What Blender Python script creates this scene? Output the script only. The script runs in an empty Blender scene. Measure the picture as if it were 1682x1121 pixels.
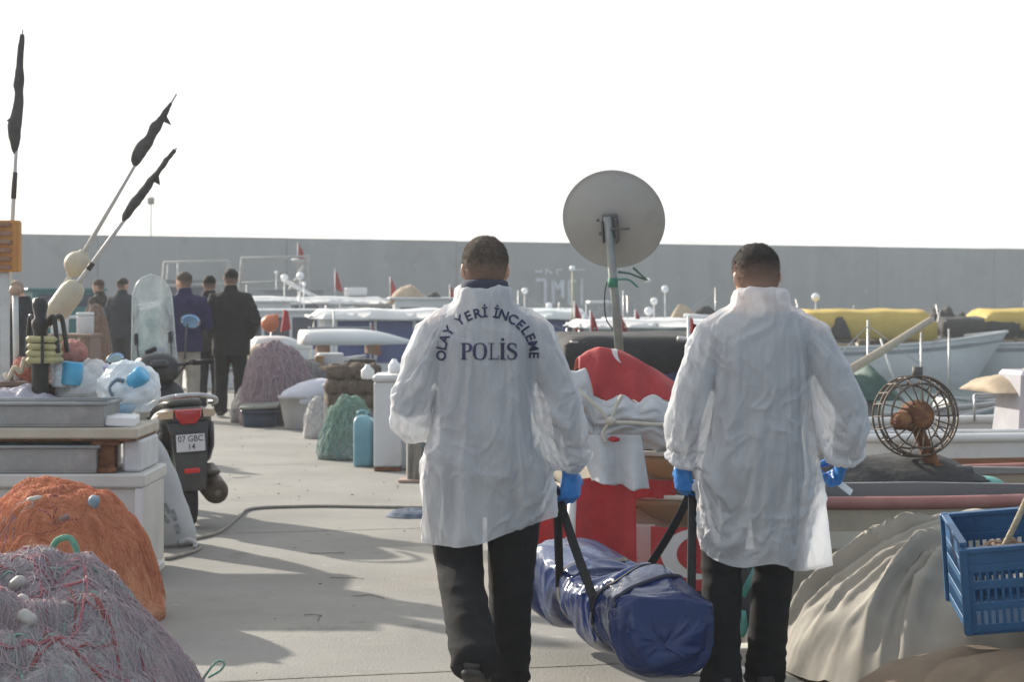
import bpy, bmesh, math, random
from mathutils import Vector, Matrix, Euler, noise, Quaternion
from mathutils.bvhtree import BVHTree
R = math.radians
rnd = random.Random(7)
scene = bpy.context.scene
COL = scene.collection
CAM_H, FPX = 1.557, 3400.0
def W(px, py, d):            # a point seen at photo pixel (px, py), d metres ahead
    return Vector(((px-841)/FPX*d, d, CAM_H-(py-474)/FPX*d))
def G(px, py, z=0.0):        # the point of height z seen at that pixel
    return W(px, py, (CAM_H-z)*FPX/(py-474))

# ---------------------------------------------------------------- materials
def _n(nt, t, x=0, y=0, **kw):
    n = nt.nodes.new(t); n.location = (x, y)
    for k, v in kw.items(): setattr(n, k, v)
    return n
def mat(name, c1, c2=None, scale=6, rough=.6, metal=0, bump=0, bscale=40, detail=6, stretch=(1,1,1),
        c3=None, spec=.5, lo=.35, hi=.65, transl=0, transp=0, coat=0, sss=0, rough2=None, spots=None, distort=0):
    m = bpy.data.materials.new(name); m.use_nodes = True
    nt = m.node_tree; nt.nodes.clear(); L = nt.links.new
    out = _n(nt, 'ShaderNodeOutputMaterial'); b = _n(nt, 'ShaderNodeBsdfPrincipled')
    b.inputs['Roughness'].default_value = rough; b.inputs['Metallic'].default_value = metal
    b.inputs['Specular IOR Level'].default_value = spec; b.inputs['Coat Weight'].default_value = coat
    b.inputs['Coat Roughness'].default_value = .12
    tc = _n(nt, 'ShaderNodeTexCoord'); mp = _n(nt, 'ShaderNodeMapping'); L(tc.outputs['Object'], mp.inputs[0])
    mp.inputs['Scale'].default_value = stretch
    col = None
    c1 = (*c1[:3], 1)
    if c2 is None: c2 = tuple(x*.82 for x in c1[:3])
    nz = _n(nt, 'ShaderNodeTexNoise'); nz.inputs['Scale'].default_value = scale; nz.inputs['Detail'].default_value = detail
    nz.inputs['Distortion'].default_value = distort
    L(mp.outputs[0], nz.inputs['Vector'])
    rp = _n(nt, 'ShaderNodeValToRGB'); e = rp.color_ramp.elements
    e[0].position, e[1].position = lo, hi
    e[0].color, e[1].color = c1, (*c2[:3], 1)
    if c3 is not None:
        k = e.new((lo+hi)/2 if hi > lo else .5); k.color = (*c3[:3], 1)
    L(nz.outputs[0], rp.inputs[0]); col = rp.outputs[0]
    if spots:                                    # (colour, scale, threshold, softness) stains with a shape of their own
        for sc_, ss, th, so in ([spots] if not isinstance(spots[0], (list, tuple)) or not isinstance(spots[0][0], (list, tuple)) else spots):
            n2 = _n(nt, 'ShaderNodeTexNoise'); n2.inputs['Scale'].default_value = ss; n2.inputs['Detail'].default_value = 8
            n2.inputs['Roughness'].default_value = .65
            L(tc.outputs['Object'], n2.inputs['Vector'])
            mr = _n(nt, 'ShaderNodeMapRange'); mr.inputs[1].default_value = th; mr.inputs[2].default_value = th+so
            L(n2.outputs[0], mr.inputs[0])
            mx = _n(nt, 'ShaderNodeMix', data_type='RGBA'); L(mr.outputs[0], mx.inputs[0])
            L(col, mx.inputs[6]); mx.inputs[7].default_value = (*sc_[:3], 1); col = mx.outputs[2]
    L(col, b.inputs['Base Color'])
    if rough2 is not None:
        mr = _n(nt, 'ShaderNodeMapRange'); mr.inputs[3].default_value = rough; mr.inputs[4].default_value = rough2
        L(nz.outputs[0], mr.inputs[0]); L(mr.outputs[0], b.inputs['Roughness'])
    bp = None
    if bump:
        n3 = _n(nt, 'ShaderNodeTexNoise'); n3.inputs['Scale'].default_value = bscale; n3.inputs['Detail'].default_value = 5
        L(mp.outputs[0], n3.inputs['Vector'])
        bp = _n(nt, 'ShaderNodeBump'); bp.inputs['Strength'].default_value = bump; bp.inputs['Distance'].default_value = .02
        L(n3.outputs[0], bp.inputs['Height']); L(bp.outputs[0], b.inputs['Normal'])
    sh = b.outputs[0]
    if transl:
        t = _n(nt, 'ShaderNodeBsdfTranslucent'); L(col, t.inputs[0])
        if bp: L(bp.outputs[0], t.inputs['Normal'])
        ms = _n(nt, 'ShaderNodeMixShader'); ms.inputs[0].default_value = transl
        L(sh, ms.inputs[1]); L(t.outputs[0], ms.inputs[2]); sh = ms.outputs[0]
    if transp:
        t = _n(nt, 'ShaderNodeBsdfTransparent')
        ms = _n(nt, 'ShaderNodeMixShader'); ms.inputs[0].default_value = transp
        L(sh, ms.inputs[1]); L(t.outputs[0], ms.inputs[2]); sh = ms.outputs[0]
    L(sh, out.inputs[0])
    return m

# ---------------------------------------------------------------- objects, names, labels
ORG = {}
def tag(o, label=None, cat=None, group=None, kind=None):
    if label: o['label'] = label
    if cat: o['category'] = cat
    if group: o['group'] = group
    if kind: o['kind'] = kind
    return o
def thing(name, label, cat, loc=(0,0,0), group=None):
    o = bpy.data.objects.new(name, None); COL.objects.link(o)
    o.location = loc; o.empty_display_size = .1; ORG[o.name] = Vector(loc)
    return tag(o, label, cat, group)
def link_mesh(me, name, m, parent=None, smooth=True):
    """verts are in world space (or the prototype's own space); they are moved to the parent's origin"""
    me.name = name
    o = bpy.data.objects.new(name, me); COL.objects.link(o)
    if parent is not None:
        org = ORG[parent.name]; o.parent = parent
    else:
        xs = [v.co.x for v in me.vertices]; ys = [v.co.y for v in me.vertices]; zs = [v.co.z for v in me.vertices]
        org = Vector(((min(xs)+max(xs))/2, (min(ys)+max(ys))/2, min(zs))); o.location = org
    ORG[o.name] = org
    me.transform(Matrix.Translation(-org))
    ms = m if isinstance(m, (list, tuple)) else [m]
    if m is not None:
        me.materials.clear()
        for q in ms: me.materials.append(q)
    if smooth is not None:
        for p in me.polygons: p.use_smooth = bool(smooth)
    me.update()
    return o

class MB:
    def __init__(s): s.v, s.f, s.mi, s.uv, s.cur, s.sm = [], [], [], {}, 0, []
    def add(s, vs, fs, smooth=True):
        k = len(s.v); s.v += [Vector(p) for p in vs]
        for f in fs: s.f.append([i+k for i in f]); s.mi.append(s.cur); s.sm.append(smooth)
        return k
    def box(s, c, size, rot=None, taper=1.0, bev=0.0):
        """box centred on c, with chamfered vertical and horizontal edges when bev > 0"""
        x, y, z = size[0]/2, size[1]/2, size[2]/2
        M = Matrix.Translation(Vector(c)) @ ((rot.to_matrix().to_4x4() if isinstance(rot, Euler) else rot) if rot is not None else Matrix())
        if bev <= 0:
            vs = [(sx*x*(taper if sz > 0 else 1), sy*y*(taper if sz > 0 else 1), sz*z) for sz in (-1,1) for sx,sy in ((-1,-1),(1,-1),(1,1),(-1,1))]
            fs = [(3,2,1,0),(4,5,6,7),(0,1,5,4),(1,2,6,5),(2,3,7,6),(3,0,4,7)]
            s.add([M @ Vector(p) for p in vs], fs, False); return
        b = min(bev, x*.9, y*.9, z*.9)
        def ring(k, zz, t):
            a, c_ = x*t-k, y*t-k; o = []
            for sx, sy in ((1,1),(-1,1),(-1,-1),(1,-1)):
                q = [(sx*(a), sy*(c_-b)), (sx*(a-b), sy*(c_))]
                if sx*sy < 0: q = q[::-1]
                o += [(u, w, zz) for u, w in q]
            return o
        rings = [ring(b*.7, -z, 1), ring(0, -z+b, 1), ring(0, z-b, taper), ring(b*.7, z, taper)]
        s.loft([[M @ Vector(p) for p in r] for r in rings], smooth=False)
    def loft(s, rings, caps=True, closed=True, smooth=True):
        n = len(rings[0]); vs = [p for r in rings for p in r]; fs = []
        for i in range(len(rings)-1):
            for j in range(n if closed else n-1):
                a, b = i*n+j, i*n+(j+1) % n
                fs.append((a, b, b+n, a+n))
        if caps and closed:
            fs.append(tuple(range(n-1, -1, -1))); fs.append(tuple(range((len(rings)-1)*n, len(rings)*n)))
        return s.add(vs, fs, smooth)
    def tube(s, pts, r, seg=8, caps=True, flat=1.0, up=None, smooth=True):
        pts = [Vector(p) for p in pts]; n = len(pts)
        rs = list(r) if isinstance(r, (list, tuple)) else [r]*n
        rings = []; side = None
        for i, p in enumerate(pts):
            d = (pts[min(i+1, n-1)]-pts[max(i-1, 0)])
            if d.length < 1e-9: d = Vector((0,0,1))
            d.normalize()
            if side is None:
                a = Vector(up) if up is not None else (Vector((0,0,1)) if abs(d.z) < .9 else Vector((0,1,0)))
                side = d.cross(a).normalized()
            else:
                side = (side - d*side.dot(d))
                side = side.normalized() if side.length > 1e-6 else d.orthogonal().normalized()
            u = d.cross(side)
            q = rs[i]; qa, qb = (q if isinstance(q, (tuple, list)) else (q, q*flat))
            rings.append([p + side*math.cos(t)*qa + u*math.sin(t)*qb for t in [2*math.pi*k/seg for k in range(seg)]])
        return s.loft(rings, caps, smooth=smooth)
    def ell(s, c, r, seg=16, rings=10, M=None):
        rs = []
        for i in range(rings+1):
            a = -math.pi/2+math.pi*i/rings; k = max(math.cos(a), .02)
            rs.append([Vector((r[0]*k*math.cos(t), r[1]*k*math.sin(t), r[2]*math.sin(a))) for t in [2*math.pi*j/seg for j in range(seg)]])
        c = Vector(c)
        s.loft([[c+(M @ p if M is not None else p) for p in r_] for r_ in rs])
    def lathe(s, c, prof, seg=24, M=None, caps=True):
        c = Vector(c)
        s.loft([[c+(M @ Vector((q[0]*math.cos(t), q[0]*math.sin(t), q[1])) if M is not None else Vector((q[0]*math.cos(t), q[0]*math.sin(t), q[1]))) for t in [2*math.pi*j/seg for j in range(seg)]] for q in prof], caps)
    def prism(s, poly, a, b):
        """extrude a polygon given as 3D points by the vectors a (front) and b (back)"""
        n = len(poly); A = [Vector(p)+Vector(a) for p in poly]; B = [Vector(p)+Vector(b) for p in poly]
        s.add(A+B, [tuple(range(n)), tuple(range(2*n-1, n-1, -1))]+[(i, i+n, (i+1) % n+n, (i+1) % n) for i in range(n)], False)
    def grid(s, fn, nu, nv, closed_u=False, flip=False):
        vs = []; fs = []; k0 = len(s.v)
        for j in range(nv+1):
            for i in range(nu+1):
                u, v = i/nu, j/nv; vs.append(Vector(fn(u, v))); s.uv[k0+len(vs)-1] = (u, v)
        for j in range(nv):
            for i in range(nu):
                a = j*(nu+1)+i; q = (a, a+1, a+nu+2, a+nu+1); fs.append(q[::-1] if flip else q)
        return s.add(vs, fs)
    def mesh(s):
        me = bpy.data.meshes.new('m'); me.from_pydata([tuple(v) for v in s.v], [], s.f)
        for p, i, q in zip(me.polygons, s.mi, s.sm): p.material_index = i; p.use_smooth = q
        if s.uv:
            ul = me.uv_layers.new(name='UVMap')
            for lp in me.loops: ul.data[lp.index].uv = s.uv.get(lp.vertex_index, (0,0))
        me.update(); return me
    def build(s, name, m, parent=None, smooth=None):
        me = s.mesh()
        bm = bmesh.new(); bm.from_mesh(me); bmesh.ops.recalc_face_normals(bm, faces=bm.faces); bm.to_mesh(me); bm.free()
        return link_mesh(me, name, m, parent, smooth)

def eval_mods(me, setup):
    o = bpy.data.objects.new('temporary', me); COL.objects.link(o)
    setup(o); dg = bpy.context.evaluated_depsgraph_get(); dg.update()
    r = bpy.data.meshes.new_from_object(o.evaluated_get(dg))
    bpy.data.objects.remove(o); return r
def fuse(mb, voxel, smooth=2, fac=.5):
    """one continuous surface out of overlapping closed lofts"""
    def setup(o):
        md = o.modifiers.new('r', 'REMESH'); md.mode = 'VOXEL'; md.voxel_size = voxel; md.use_smooth_shade = True
    me = eval_mods(mb.mesh(), setup)
    if smooth:
        bm = bmesh.new(); bm.from_mesh(me)
        for _ in range(smooth): bmesh.ops.smooth_vert(bm, verts=bm.verts, factor=fac, use_axis_x=True, use_axis_y=True, use_axis_z=True)
        bm.to_mesh(me); bm.free()
    me.update(); return me
def displace(me, fn):
    me.update(); N = [v.normal.copy() for v in me.vertices]
    P = [v.co.copy() for v in me.vertices]
    for v, n, p in zip(me.vertices, N, P): v.co = p + n*fn(p, n)
    me.update(); return me
def thicken(me, t):
    def setup(o):
        md = o.modifiers.new('s', 'SOLIDIFY'); md.thickness = t; md.offset = 0
    return eval_mods(me, setup)
def nz(p, s=1.0, seed=0.0):
    return noise.noise(Vector(p)*s+Vector((seed*13.7, seed*7.3, seed*3.1)))
def ridge(p, s=1.0, seed=0.0):
    return 1-abs(nz(p, s, seed))*2
def clamp(x, a=0.0, b=1.0): return a if x < a else b if x > b else x
def ss(a, b, x):
    t = clamp((x-a)/(b-a)) if a != b else 0; return t*t*(3-2*t)
def lerp(a, b, t): return a+(b-a)*t
def spline(pts, n):
    """Catmull-Rom through pts, n points per span"""
    P = [Vector(p) for p in pts]; P = [P[0]*2-P[1]]+P+[P[-1]*2-P[-2]]; o = []
    for i in range(1, len(P)-2):
        for k in range(n):
            t = k/n; a, b, c, d = P[i-1:i+3]
            o.append(.5*((2*b)+(c-a)*t+(2*a-5*b+4*c-d)*t*t+(3*b-a-3*c+d)*t**3))
    o.append(P[-2].copy()); return o
def interp(tab, x):
    """piecewise-linear lookup in rows (x, a, b, ...)"""
    if x <= tab[0][0]: return tab[0][1:]
    for p, q in zip(tab, tab[1:]):
        if x <= q[0]:
            t = (x-p[0])/(q[0]-p[0]); return tuple(a+(b-a)*t for a, b in zip(p[1:], q[1:]))
    return tab[-1][1:]
# ---------------------------------------------------------------- camera, light, sky
cd = bpy.data.cameras.new('camera'); cam = bpy.data.objects.new('camera', cd); COL.objects.link(cam)
cam.location = (0, 0, CAM_H); cam.rotation_euler = (R(90), 0, 0)
cd.sensor_width = 36; cd.lens = 36*FPX/1682; cd.shift_y = -86.5/1682
cd.clip_start = .1; cd.clip_end = 2000
cd.dof.use_dof = True; cd.dof.focus_distance = 8.0; cd.dof.aperture_fstop = 7.1
scene.camera = cam
SUN_EL, SUN_AZ = R(23), R(-44)          # azimuth measured from +Y towards +X
to_sun = Vector((math.sin(SUN_AZ)*math.cos(SUN_EL), math.cos(SUN_AZ)*math.cos(SUN_EL), math.sin(SUN_EL)))
sd = bpy.data.lights.new('sun', 'SUN'); sd.energy = 5.0; sd.angle = R(1.0); sd.color = (1, .925, .81)
sun = bpy.data.objects.new('sun', sd); COL.objects.link(sun)
sun.rotation_euler = (-to_sun).to_track_quat('-Z', 'Y').to_euler()
world = bpy.data.worlds.new('World'); scene.world = world; world.use_nodes = True
wt = world.node_tree; wt.nodes.clear()
wo = wt.nodes.new('ShaderNodeOutputWorld'); bg = wt.nodes.new('ShaderNodeBackground'); sky = wt.nodes.new('ShaderNodeTexSky')
sky.sky_type = 'NISHITA'; sky.sun_disc = False; sky.sun_elevation = SUN_EL; sky.sun_rotation = SUN_AZ
sky.air_density = 1.0; sky.dust_density = 1.5; sky.ozone_density = 1.0
bg.inputs[1].default_value = .15
mxs = _n(wt, 'ShaderNodeMix', data_type='RGBA'); mxs.inputs[0].default_value = .85      # thin white cloud veil over the clear sky
wt.links.new(sky.outputs[0], mxs.inputs[6])
# the veil is white towards the sun and thins to blue-grey on the far side of the sky
wtc = _n(wt, 'ShaderNodeTexCoord'); wdt = _n(wt, 'ShaderNodeVectorMath', operation='DOT_PRODUCT'); wt.links.new(wtc.outputs['Generated'], wdt.inputs[0])
wdt.inputs[1].default_value = tuple(Vector((math.sin(SUN_AZ), math.cos(SUN_AZ), .25)).normalized())
wmr = _n(wt, 'ShaderNodeMapRange', interpolation_type='SMOOTHSTEP'); wmr.inputs[1].default_value = -.75; wmr.inputs[2].default_value = .55; wt.links.new(wdt.outputs['Value'], wmr.inputs[0])
wmx = _n(wt, 'ShaderNodeMix', data_type='RGBA'); wt.links.new(wmr.outputs[0], wmx.inputs[0]); wmx.inputs[6].default_value = (2.0, 2.45, 3.05, 1); wmx.inputs[7].default_value = (5.2, 5.3, 5.35, 1)
wt.links.new(wmx.outputs[2], mxs.inputs[7])
wt.links.new(mxs.outputs[2], bg.inputs[0]); wt.links.new(bg.outputs[0], wo.inputs[0])
vs_ = scene.view_settings; scene.display_settings.display_device = 'sRGB'
vs_.view_transform = 'Standard'; vs_.look = 'None'; vs_.exposure = .58; vs_.gamma = 1; vs_.use_curve_mapping = False
scene.cycles.use_denoising = True
scene.cycles.max_bounces = 8; scene.cycles.transparent_max_bounces = 12
scene.cycles.sample_clamp_indirect = 6

# ---------------------------------------------------------------- ground, water, breakwater
WATER = -.85
QD = Vector((-.25, 1, 0)).normalized()
def quay_x(y): return 1.45-.25*(y-10)
m_concrete = mat('concrete', (.195,.187,.168), (.25,.24,.217), 1.3, .85, bump=.3, bscale=70, c3=(.222,.213,.192),
                 spots=[((.255,.24,.21), .9, .50, .16), ((.185,.175,.155), 2.6, .58, .10), ((.33,.315,.285), 7, .62, .1), ((.13,.125,.11), 38, .62, .10), ((.33,.32,.29), 60, .60, .12), ((.15,.14,.125), 5.5, .66, .05), ((.21,.18,.145), .6, .62, .12)])
m_side = mat('quay_side', (.20,.19,.165), (.12,.115,.10), 3, .9, bump=.4, bscale=25)
def quay():
    mb = MB(); xs = quay_x(-12), quay_x(112)
    A = [(xs[0], -12), (xs[1], 112), (-75, 112), (-75, -12)]
    mb.add([(x, y, 0) for x, y in A], [(0,1,2,3)], False)
    mb.cur = 1
    mb.add([(A[0][0], A[0][1], 0), (A[1][0], A[1][1], 0), (A[1][0], A[1][1], -3), (A[0][0], A[0][1], -3)], [(0,3,2,1)], False)
    o = mb.build('ground', [m_concrete, m_side]); tag(o, kind='structure')
quay()
def pavement_joints():
    # saw-cut joints across the quay, filled with dark grit
    m = mat('joint_grit', (.16,.15,.13), (.24,.225,.20), 20, .95)
    mb = MB(); n = Vector((QD.y, -QD.x, 0))
    for y in (4.1, 8.9, 13.7, 18.6, 23.4, 28.2, 33.0):
        p = Vector((quay_x(y), y, .004)); w = QD*.008
        pts = [p-n*(.05+k*.55) for k in range(24)]
        for a, b in zip(pts, pts[1:]):
            j = QD*rnd.uniform(-.004, .004)
            mb.add([a-w+j, b-w+j, b+w+j, a+w+j], [(0,1,2,3)], False)
    tag(mb.build('ground_joint', m), kind='structure')
pavement_joints()
def water():
    m = bpy.data.materials.new('sea_water'); m.use_nodes = True; nt = m.node_tree; b = nt.nodes['Principled BSDF']
    b.inputs['Base Color'].default_value = (.17,.23,.22,1); b.inputs['Roughness'].default_value = .08; b.inputs['IOR'].default_value = 1.33
    tc = _n(nt, 'ShaderNodeTexCoord'); mp = _n(nt, 'ShaderNodeMapping'); mp.inputs['Scale'].default_value = (1, 1.4, 1)
    nt.links.new(tc.outputs['Object'], mp.inputs[0])
    z1 = _n(nt, 'ShaderNodeTexNoise'); z1.inputs['Scale'].default_value = 1.6; z1.inputs['Detail'].default_value = 6
    bp = _n(nt, 'ShaderNodeBump'); bp.inputs['Strength'].default_value = .3; bp.inputs['Distance'].default_value = .10
    nt.links.new(mp.outputs[0], z1.inputs[0]); nt.links.new(z1.outputs[0], bp.inputs['Height']); nt.links.new(bp.outputs[0], b.inputs['Normal'])
    mb = MB(); mb.add([(-300,-60,WATER), (300,-60,WATER), (300,420,WATER), (-300,420,WATER)], [(0,1,2,3)], False)
    tag(mb.build('water', m), kind='structure')
water()
m_wall = mat('breakwater_concrete', (.285,.285,.277), (.34,.34,.328), .55, .9, bump=.15, bscale=8, stretch=(1.5,1.5,.10), lo=.3, hi=.7,
             spots=[((.25,.25,.245), .5, .5, .2), ((.40,.40,.385), 1.4, .62, .1)])
WA, WB = W(0, 474, 88), W(1682, 474, 122); WA.z = WB.z = 0
WD = (WB-WA).normalized(); WN = Vector((WD.y, -WD.x, 0))      # WN points at the quay
def breakwater():
    t = thing('breakwater_wall', 'long grey concrete breakwater wall closing the harbour behind all the boats', 'wall', tuple((WA+WB)/2))
    L = (WB-WA).length; mb = MB(); s0, s1 = -60, L+90; pit = 9.2; s = s0
    while s < s1:
        a, b = WA+WD*(s+.02), WA+WD*(min(s+pit, s1)-.02)
        top = 3.88+rnd.uniform(-.02,.02); off = WN*rnd.uniform(-.02,.02)
        q = [a+off, b+off, b-WN*1.4, a-WN*1.4]
        mb.add([Vector((p.x,p.y,-3)) for p in q]+[Vector((p.x,p.y,top)) for p in q], [(3,2,1,0),(4,5,6,7),(0,1,5,4),(1,2,6,5),(2,3,7,6),(3,0,4,7)], False)
        s += pit
    mb.build('wall_panel', m_wall, t)
    # backing that closes the joints
    mb = MB(); a, b = WA+WD*s0-WN*.08, WA+WD*s1-WN*.08; q = [a, b, b-WN*1.2, a-WN*1.2]
    mb.add([Vector((p.x,p.y,-3)) for p in q]+[Vector((p.x,p.y,3.8)) for p in q], [(3,2,1,0),(4,5,6,7),(0,1,5,4),(1,2,6,5),(2,3,7,6),(3,0,4,7)], False)
    mb.build('joint', mat('joint_concrete', (.17,.17,.165), (.22,.22,.21), 1, .9), t)
    # pale painted letters
    mb = MB()
    def hit(px, py):
        dr = W(px, py, 1)-Vector((0,0,CAM_H)); k = (WA-Vector((0,0,0))).dot(WN)/Vector((dr.x,dr.y,0)).dot(WN)
        return Vector((0,0,CAM_H))+dr*k+WN*.035
    def stroke(pts, w):
        for (x0,y0), (x1,y1) in zip(pts, pts[1:]):
            d = Vector((x1-x0, y1-y0)); d.normalize(); n = Vector((-d.y, d.x))*w/2
            c = [hit(x0+n.x,y0+n.y), hit(x1+n.x,y1+n.y), hit(x1-n.x,y1-n.y), hit(x0-n.x,y0-n.y)]
            mb.add(c+[p-WN*.03 for p in c], [(0,1,2,3),(0,4,5,1),(1,5,6,2),(2,6,7,3),(3,7,4,0)], False)
    stroke([(880,460),(895,460),(895,500)], 5); stroke([(908,500),(908,460),(916,476),(924,460),(924,490)], 5.5)
    stroke([(946,462),(934,462),(934,500),(946,500)], 4.5); stroke([(955,458),(955,502)], 4)
    stroke([(878,446),(890,446)], 4); stroke([(896,452),(896,442),(906,450)], 3); stroke([(914,452),(914,443),(922,443)], 3); stroke([(934,443),(960,443)], 3)
    mb.build('painted_lettering', mat('faded_white_paint', (.66,.66,.68), (.5,.5,.5), 1.5, .8), t)
breakwater()
def haze():
    m = bpy.data.materials.new('sea_haze'); m.use_nodes = True; nt = m.node_tree; nt.nodes.clear(); out = _n(nt, 'ShaderNodeOutputMaterial'); v = _n(nt, 'ShaderNodeVolumePrincipled')
    v.inputs['Color'].default_value = (.93,.95,.97,1); v.inputs['Density'].default_value = .0013; v.inputs['Anisotropy'].default_value = .2
    nt.links.new(v.outputs[0], out.inputs['Volume'])
    mb = MB(); mb.box((0, 100, 1.0), (640, 680, 10.0)); tag(mb.build('haze', m, None), kind='stuff')
haze()
# ---------------------------------------------------------------- people
m_skin = mat('skin', (.56,.33,.24), (.48,.26,.18), 14, .55, bump=.1, bscale=120)
m_shoe = mat('shoe_leather', (.022,.018,.017), (.035,.028,.025), 12, .45, bump=.1, bscale=60)
m_black_cloth = mat('black_cloth', (.013,.013,.014), (.018,.018,.019), 20, .9, bump=.2, bscale=160, spec=.2)
m_glove = mat('blue_nitrile', (.03,.22,.58), (.02,.17,.50), 16, .42, bump=.2, bscale=50)
def hair_mat(name, c, fade=(1.575, 1.665)):
    """short dark stubble over skin: the hair thins out towards the nape"""
    m = mat(name, c, tuple(x*.55 for x in c), 60, .75, bump=.6, bscale=260, spec=.25, lo=.3, hi=.7)
    nt = m.node_tree; b = [n for n in nt.nodes if n.type == 'BSDF_PRINCIPLED'][0]; old = b.inputs['Base Color'].links[0].from_socket
    tc = _n(nt, 'ShaderNodeTexCoord'); sx = _n(nt, 'ShaderNodeSeparateXYZ'); nt.links.new(tc.outputs['Object'], sx.inputs[0])
    n3 = _n(nt, 'ShaderNodeTexNoise'); n3.inputs['Scale'].default_value = 300; ad = _n(nt, 'ShaderNodeMath', operation='MULTIPLY_ADD'); ad.inputs[1].default_value = .05
    nt.links.new(n3.outputs[0], ad.inputs[0]); nt.links.new(sx.outputs[2], ad.inputs[2])
    mr = _n(nt, 'ShaderNodeMapRange'); mr.inputs[1].default_value = fade[0]+.02; mr.inputs[2].default_value = fade[1]+.025; nt.links.new(ad.outputs[0], mr.inputs[0])
    mx = _n(nt, 'ShaderNodeMix', data_type='RGBA'); nt.links.new(mr.outputs[0], mx.inputs[0]); mx.inputs[6].default_value = (.42,.26,.19,1)
    nt.links.new(old, mx.inputs[7]); nt.links.new(mx.outputs[2], b.inputs['Base Color'])
    return m

def capsule(mb, a, b, ra, rb, seg=14, n=4):
    """closed tapering limb with round ends"""
    a, b = Vector(a), Vector(b); d = (b-a).normalized()
    pts = [a-d*ra*.9, a-d*ra*.6]+[a.lerp(b, k/n) for k in range(n+1)]+[b+d*rb*.6, b+d*rb*.9]
    rs = [ra*.35, ra*.78]+[lerp(ra, rb, k/n) for k in range(n+1)]+[rb*.78, rb*.35]
    mb.tube(pts, rs, seg)
def limb(mb, pts, rs, seg=14):
    """limb through several joints, radius (or (wide, deep)) per joint, ends closed round"""
    P = [Vector(p) for p in pts]
    def mul(r, k): return (r[0]*k, r[1]*k) if isinstance(r, tuple) else r*k
    def big(r): return max(r) if isinstance(r, tuple) else r
    d0 = (P[0]-P[1]).normalized(); d1 = (P[-1]-P[-2]).normalized()
    Q = [P[0]+d0*big(rs[0])*.5, P[0]+d0*big(rs[0])*.3]+P+[P[-1]+d1*big(rs[-1])*.3, P[-1]+d1*big(rs[-1])*.5]
    S = [mul(rs[0], .4), mul(rs[0], .8)]+list(rs)+[mul(rs[-1], .8), mul(rs[-1], .4)]
    mb.tube(Q, S, seg)
def rings_z(mb, rows, seg=24, M=None, sup=2.3):
    """stack of super-elliptic horizontal rings; rows = (z, cx, cy, rx, ry)"""
    out = []
    for z, cx, cy, rx, ry in rows:
        r = []
        for k in range(seg):
            t = 2*math.pi*k/seg; c, s_ = math.cos(t), math.sin(t)
            p = Vector((cx+rx*math.copysign(abs(c)**(2/sup), c), cy+ry*math.copysign(abs(s_)**(2/sup), s_), z))
            r.append(M @ p if M is not None else p)
        out.append(r)
    mb.loft(out)
def hand(mb, wrist, d, n, a, curl=(55,60,62,66), spread=.0, thumb=.6, k=1.0, fat=0.0):
    """palm, four unequal bent fingers and a thumb.  d: finger direction, n: palm normal, a: towards the thumb side"""
    d = Vector(d).normalized(); n = Vector(n); n = (n-d*n.dot(d)).normalized(); a0 = Vector(a); a = d.cross(n)
    if a.dot(a0) < 0: a = -a
    w = Vector(wrist); P = lambda u, v, t: w+(d*u+a*v+n*t)*k
    # palm: flattened tube that widens to the knuckles
    pts = [P(-.03,0,0), P(0,0,0), P(.03,.002,.002), P(.06,.002,.003), P(.088,0,.004)]
    rs = [(.026,.021), (.027,.019), (.036,.017), (.041,.0165), (.040,.013)]
    rs = [((x+fat)*k, (y+fat)*k) for x, y in rs]
    d_ = pts[1]-pts[0]
    # orient so the wide axis follows a
    n_ = len(pts); rings = []
    for p, (ra, rb) in zip(pts, rs):
        rings.append([p+a*math.cos(t)*ra+n*math.sin(t)*rb for t in [2*math.pi*q/14 for q in range(14)]])
    mb.loft(rings)
    L = [(.044,.027,.021), (.049,.031,.022), (.046,.029,.022), (.036,.022,.019)]
    for i in range(4):
        off = .030-.0205*i; p = P(.082-(.004 if i in (0,3) else 0), off, .002); dirv = d.copy()
        ax = d.cross(n).normalized(); pts = [p]; ang = 0
        sp = a*spread*(1.5-i)
        for j, l in enumerate(L[i]):
            ang += R(curl[i])*(.75 if j == 0 else 1.0 if j == 1 else .7)
            v = (d*math.cos(ang)+n*math.sin(ang)+sp).normalized(); pts.append(pts[-1]+v*l*k)
        r0 = (.0092, .0098, .0094, .0082)[i]+fat
        limb(mb, pts, [r0*k*1.05, r0*k, r0*k*.92, r0*k*.8], 10)
    t0 = P(.018, .028, .006); v1 = (d*.62+a*.62+n*.35*thumb).normalized(); v2 = (d*.85+a*.1+n*thumb).normalized(); v3 = (d*.8-a*.15+n*thumb*1.3).normalized()
    pts = [t0, t0+v1*.040*k, t0+(v1*.040+v2*.032)*k, t0+(v1*.040+v2*.032+v3*.025)*k]
    limb(mb, pts, [(.0145+fat)*k, (.0115+fat)*k, (.0105+fat)*k, (.0085+fat)*k], 10)

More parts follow.
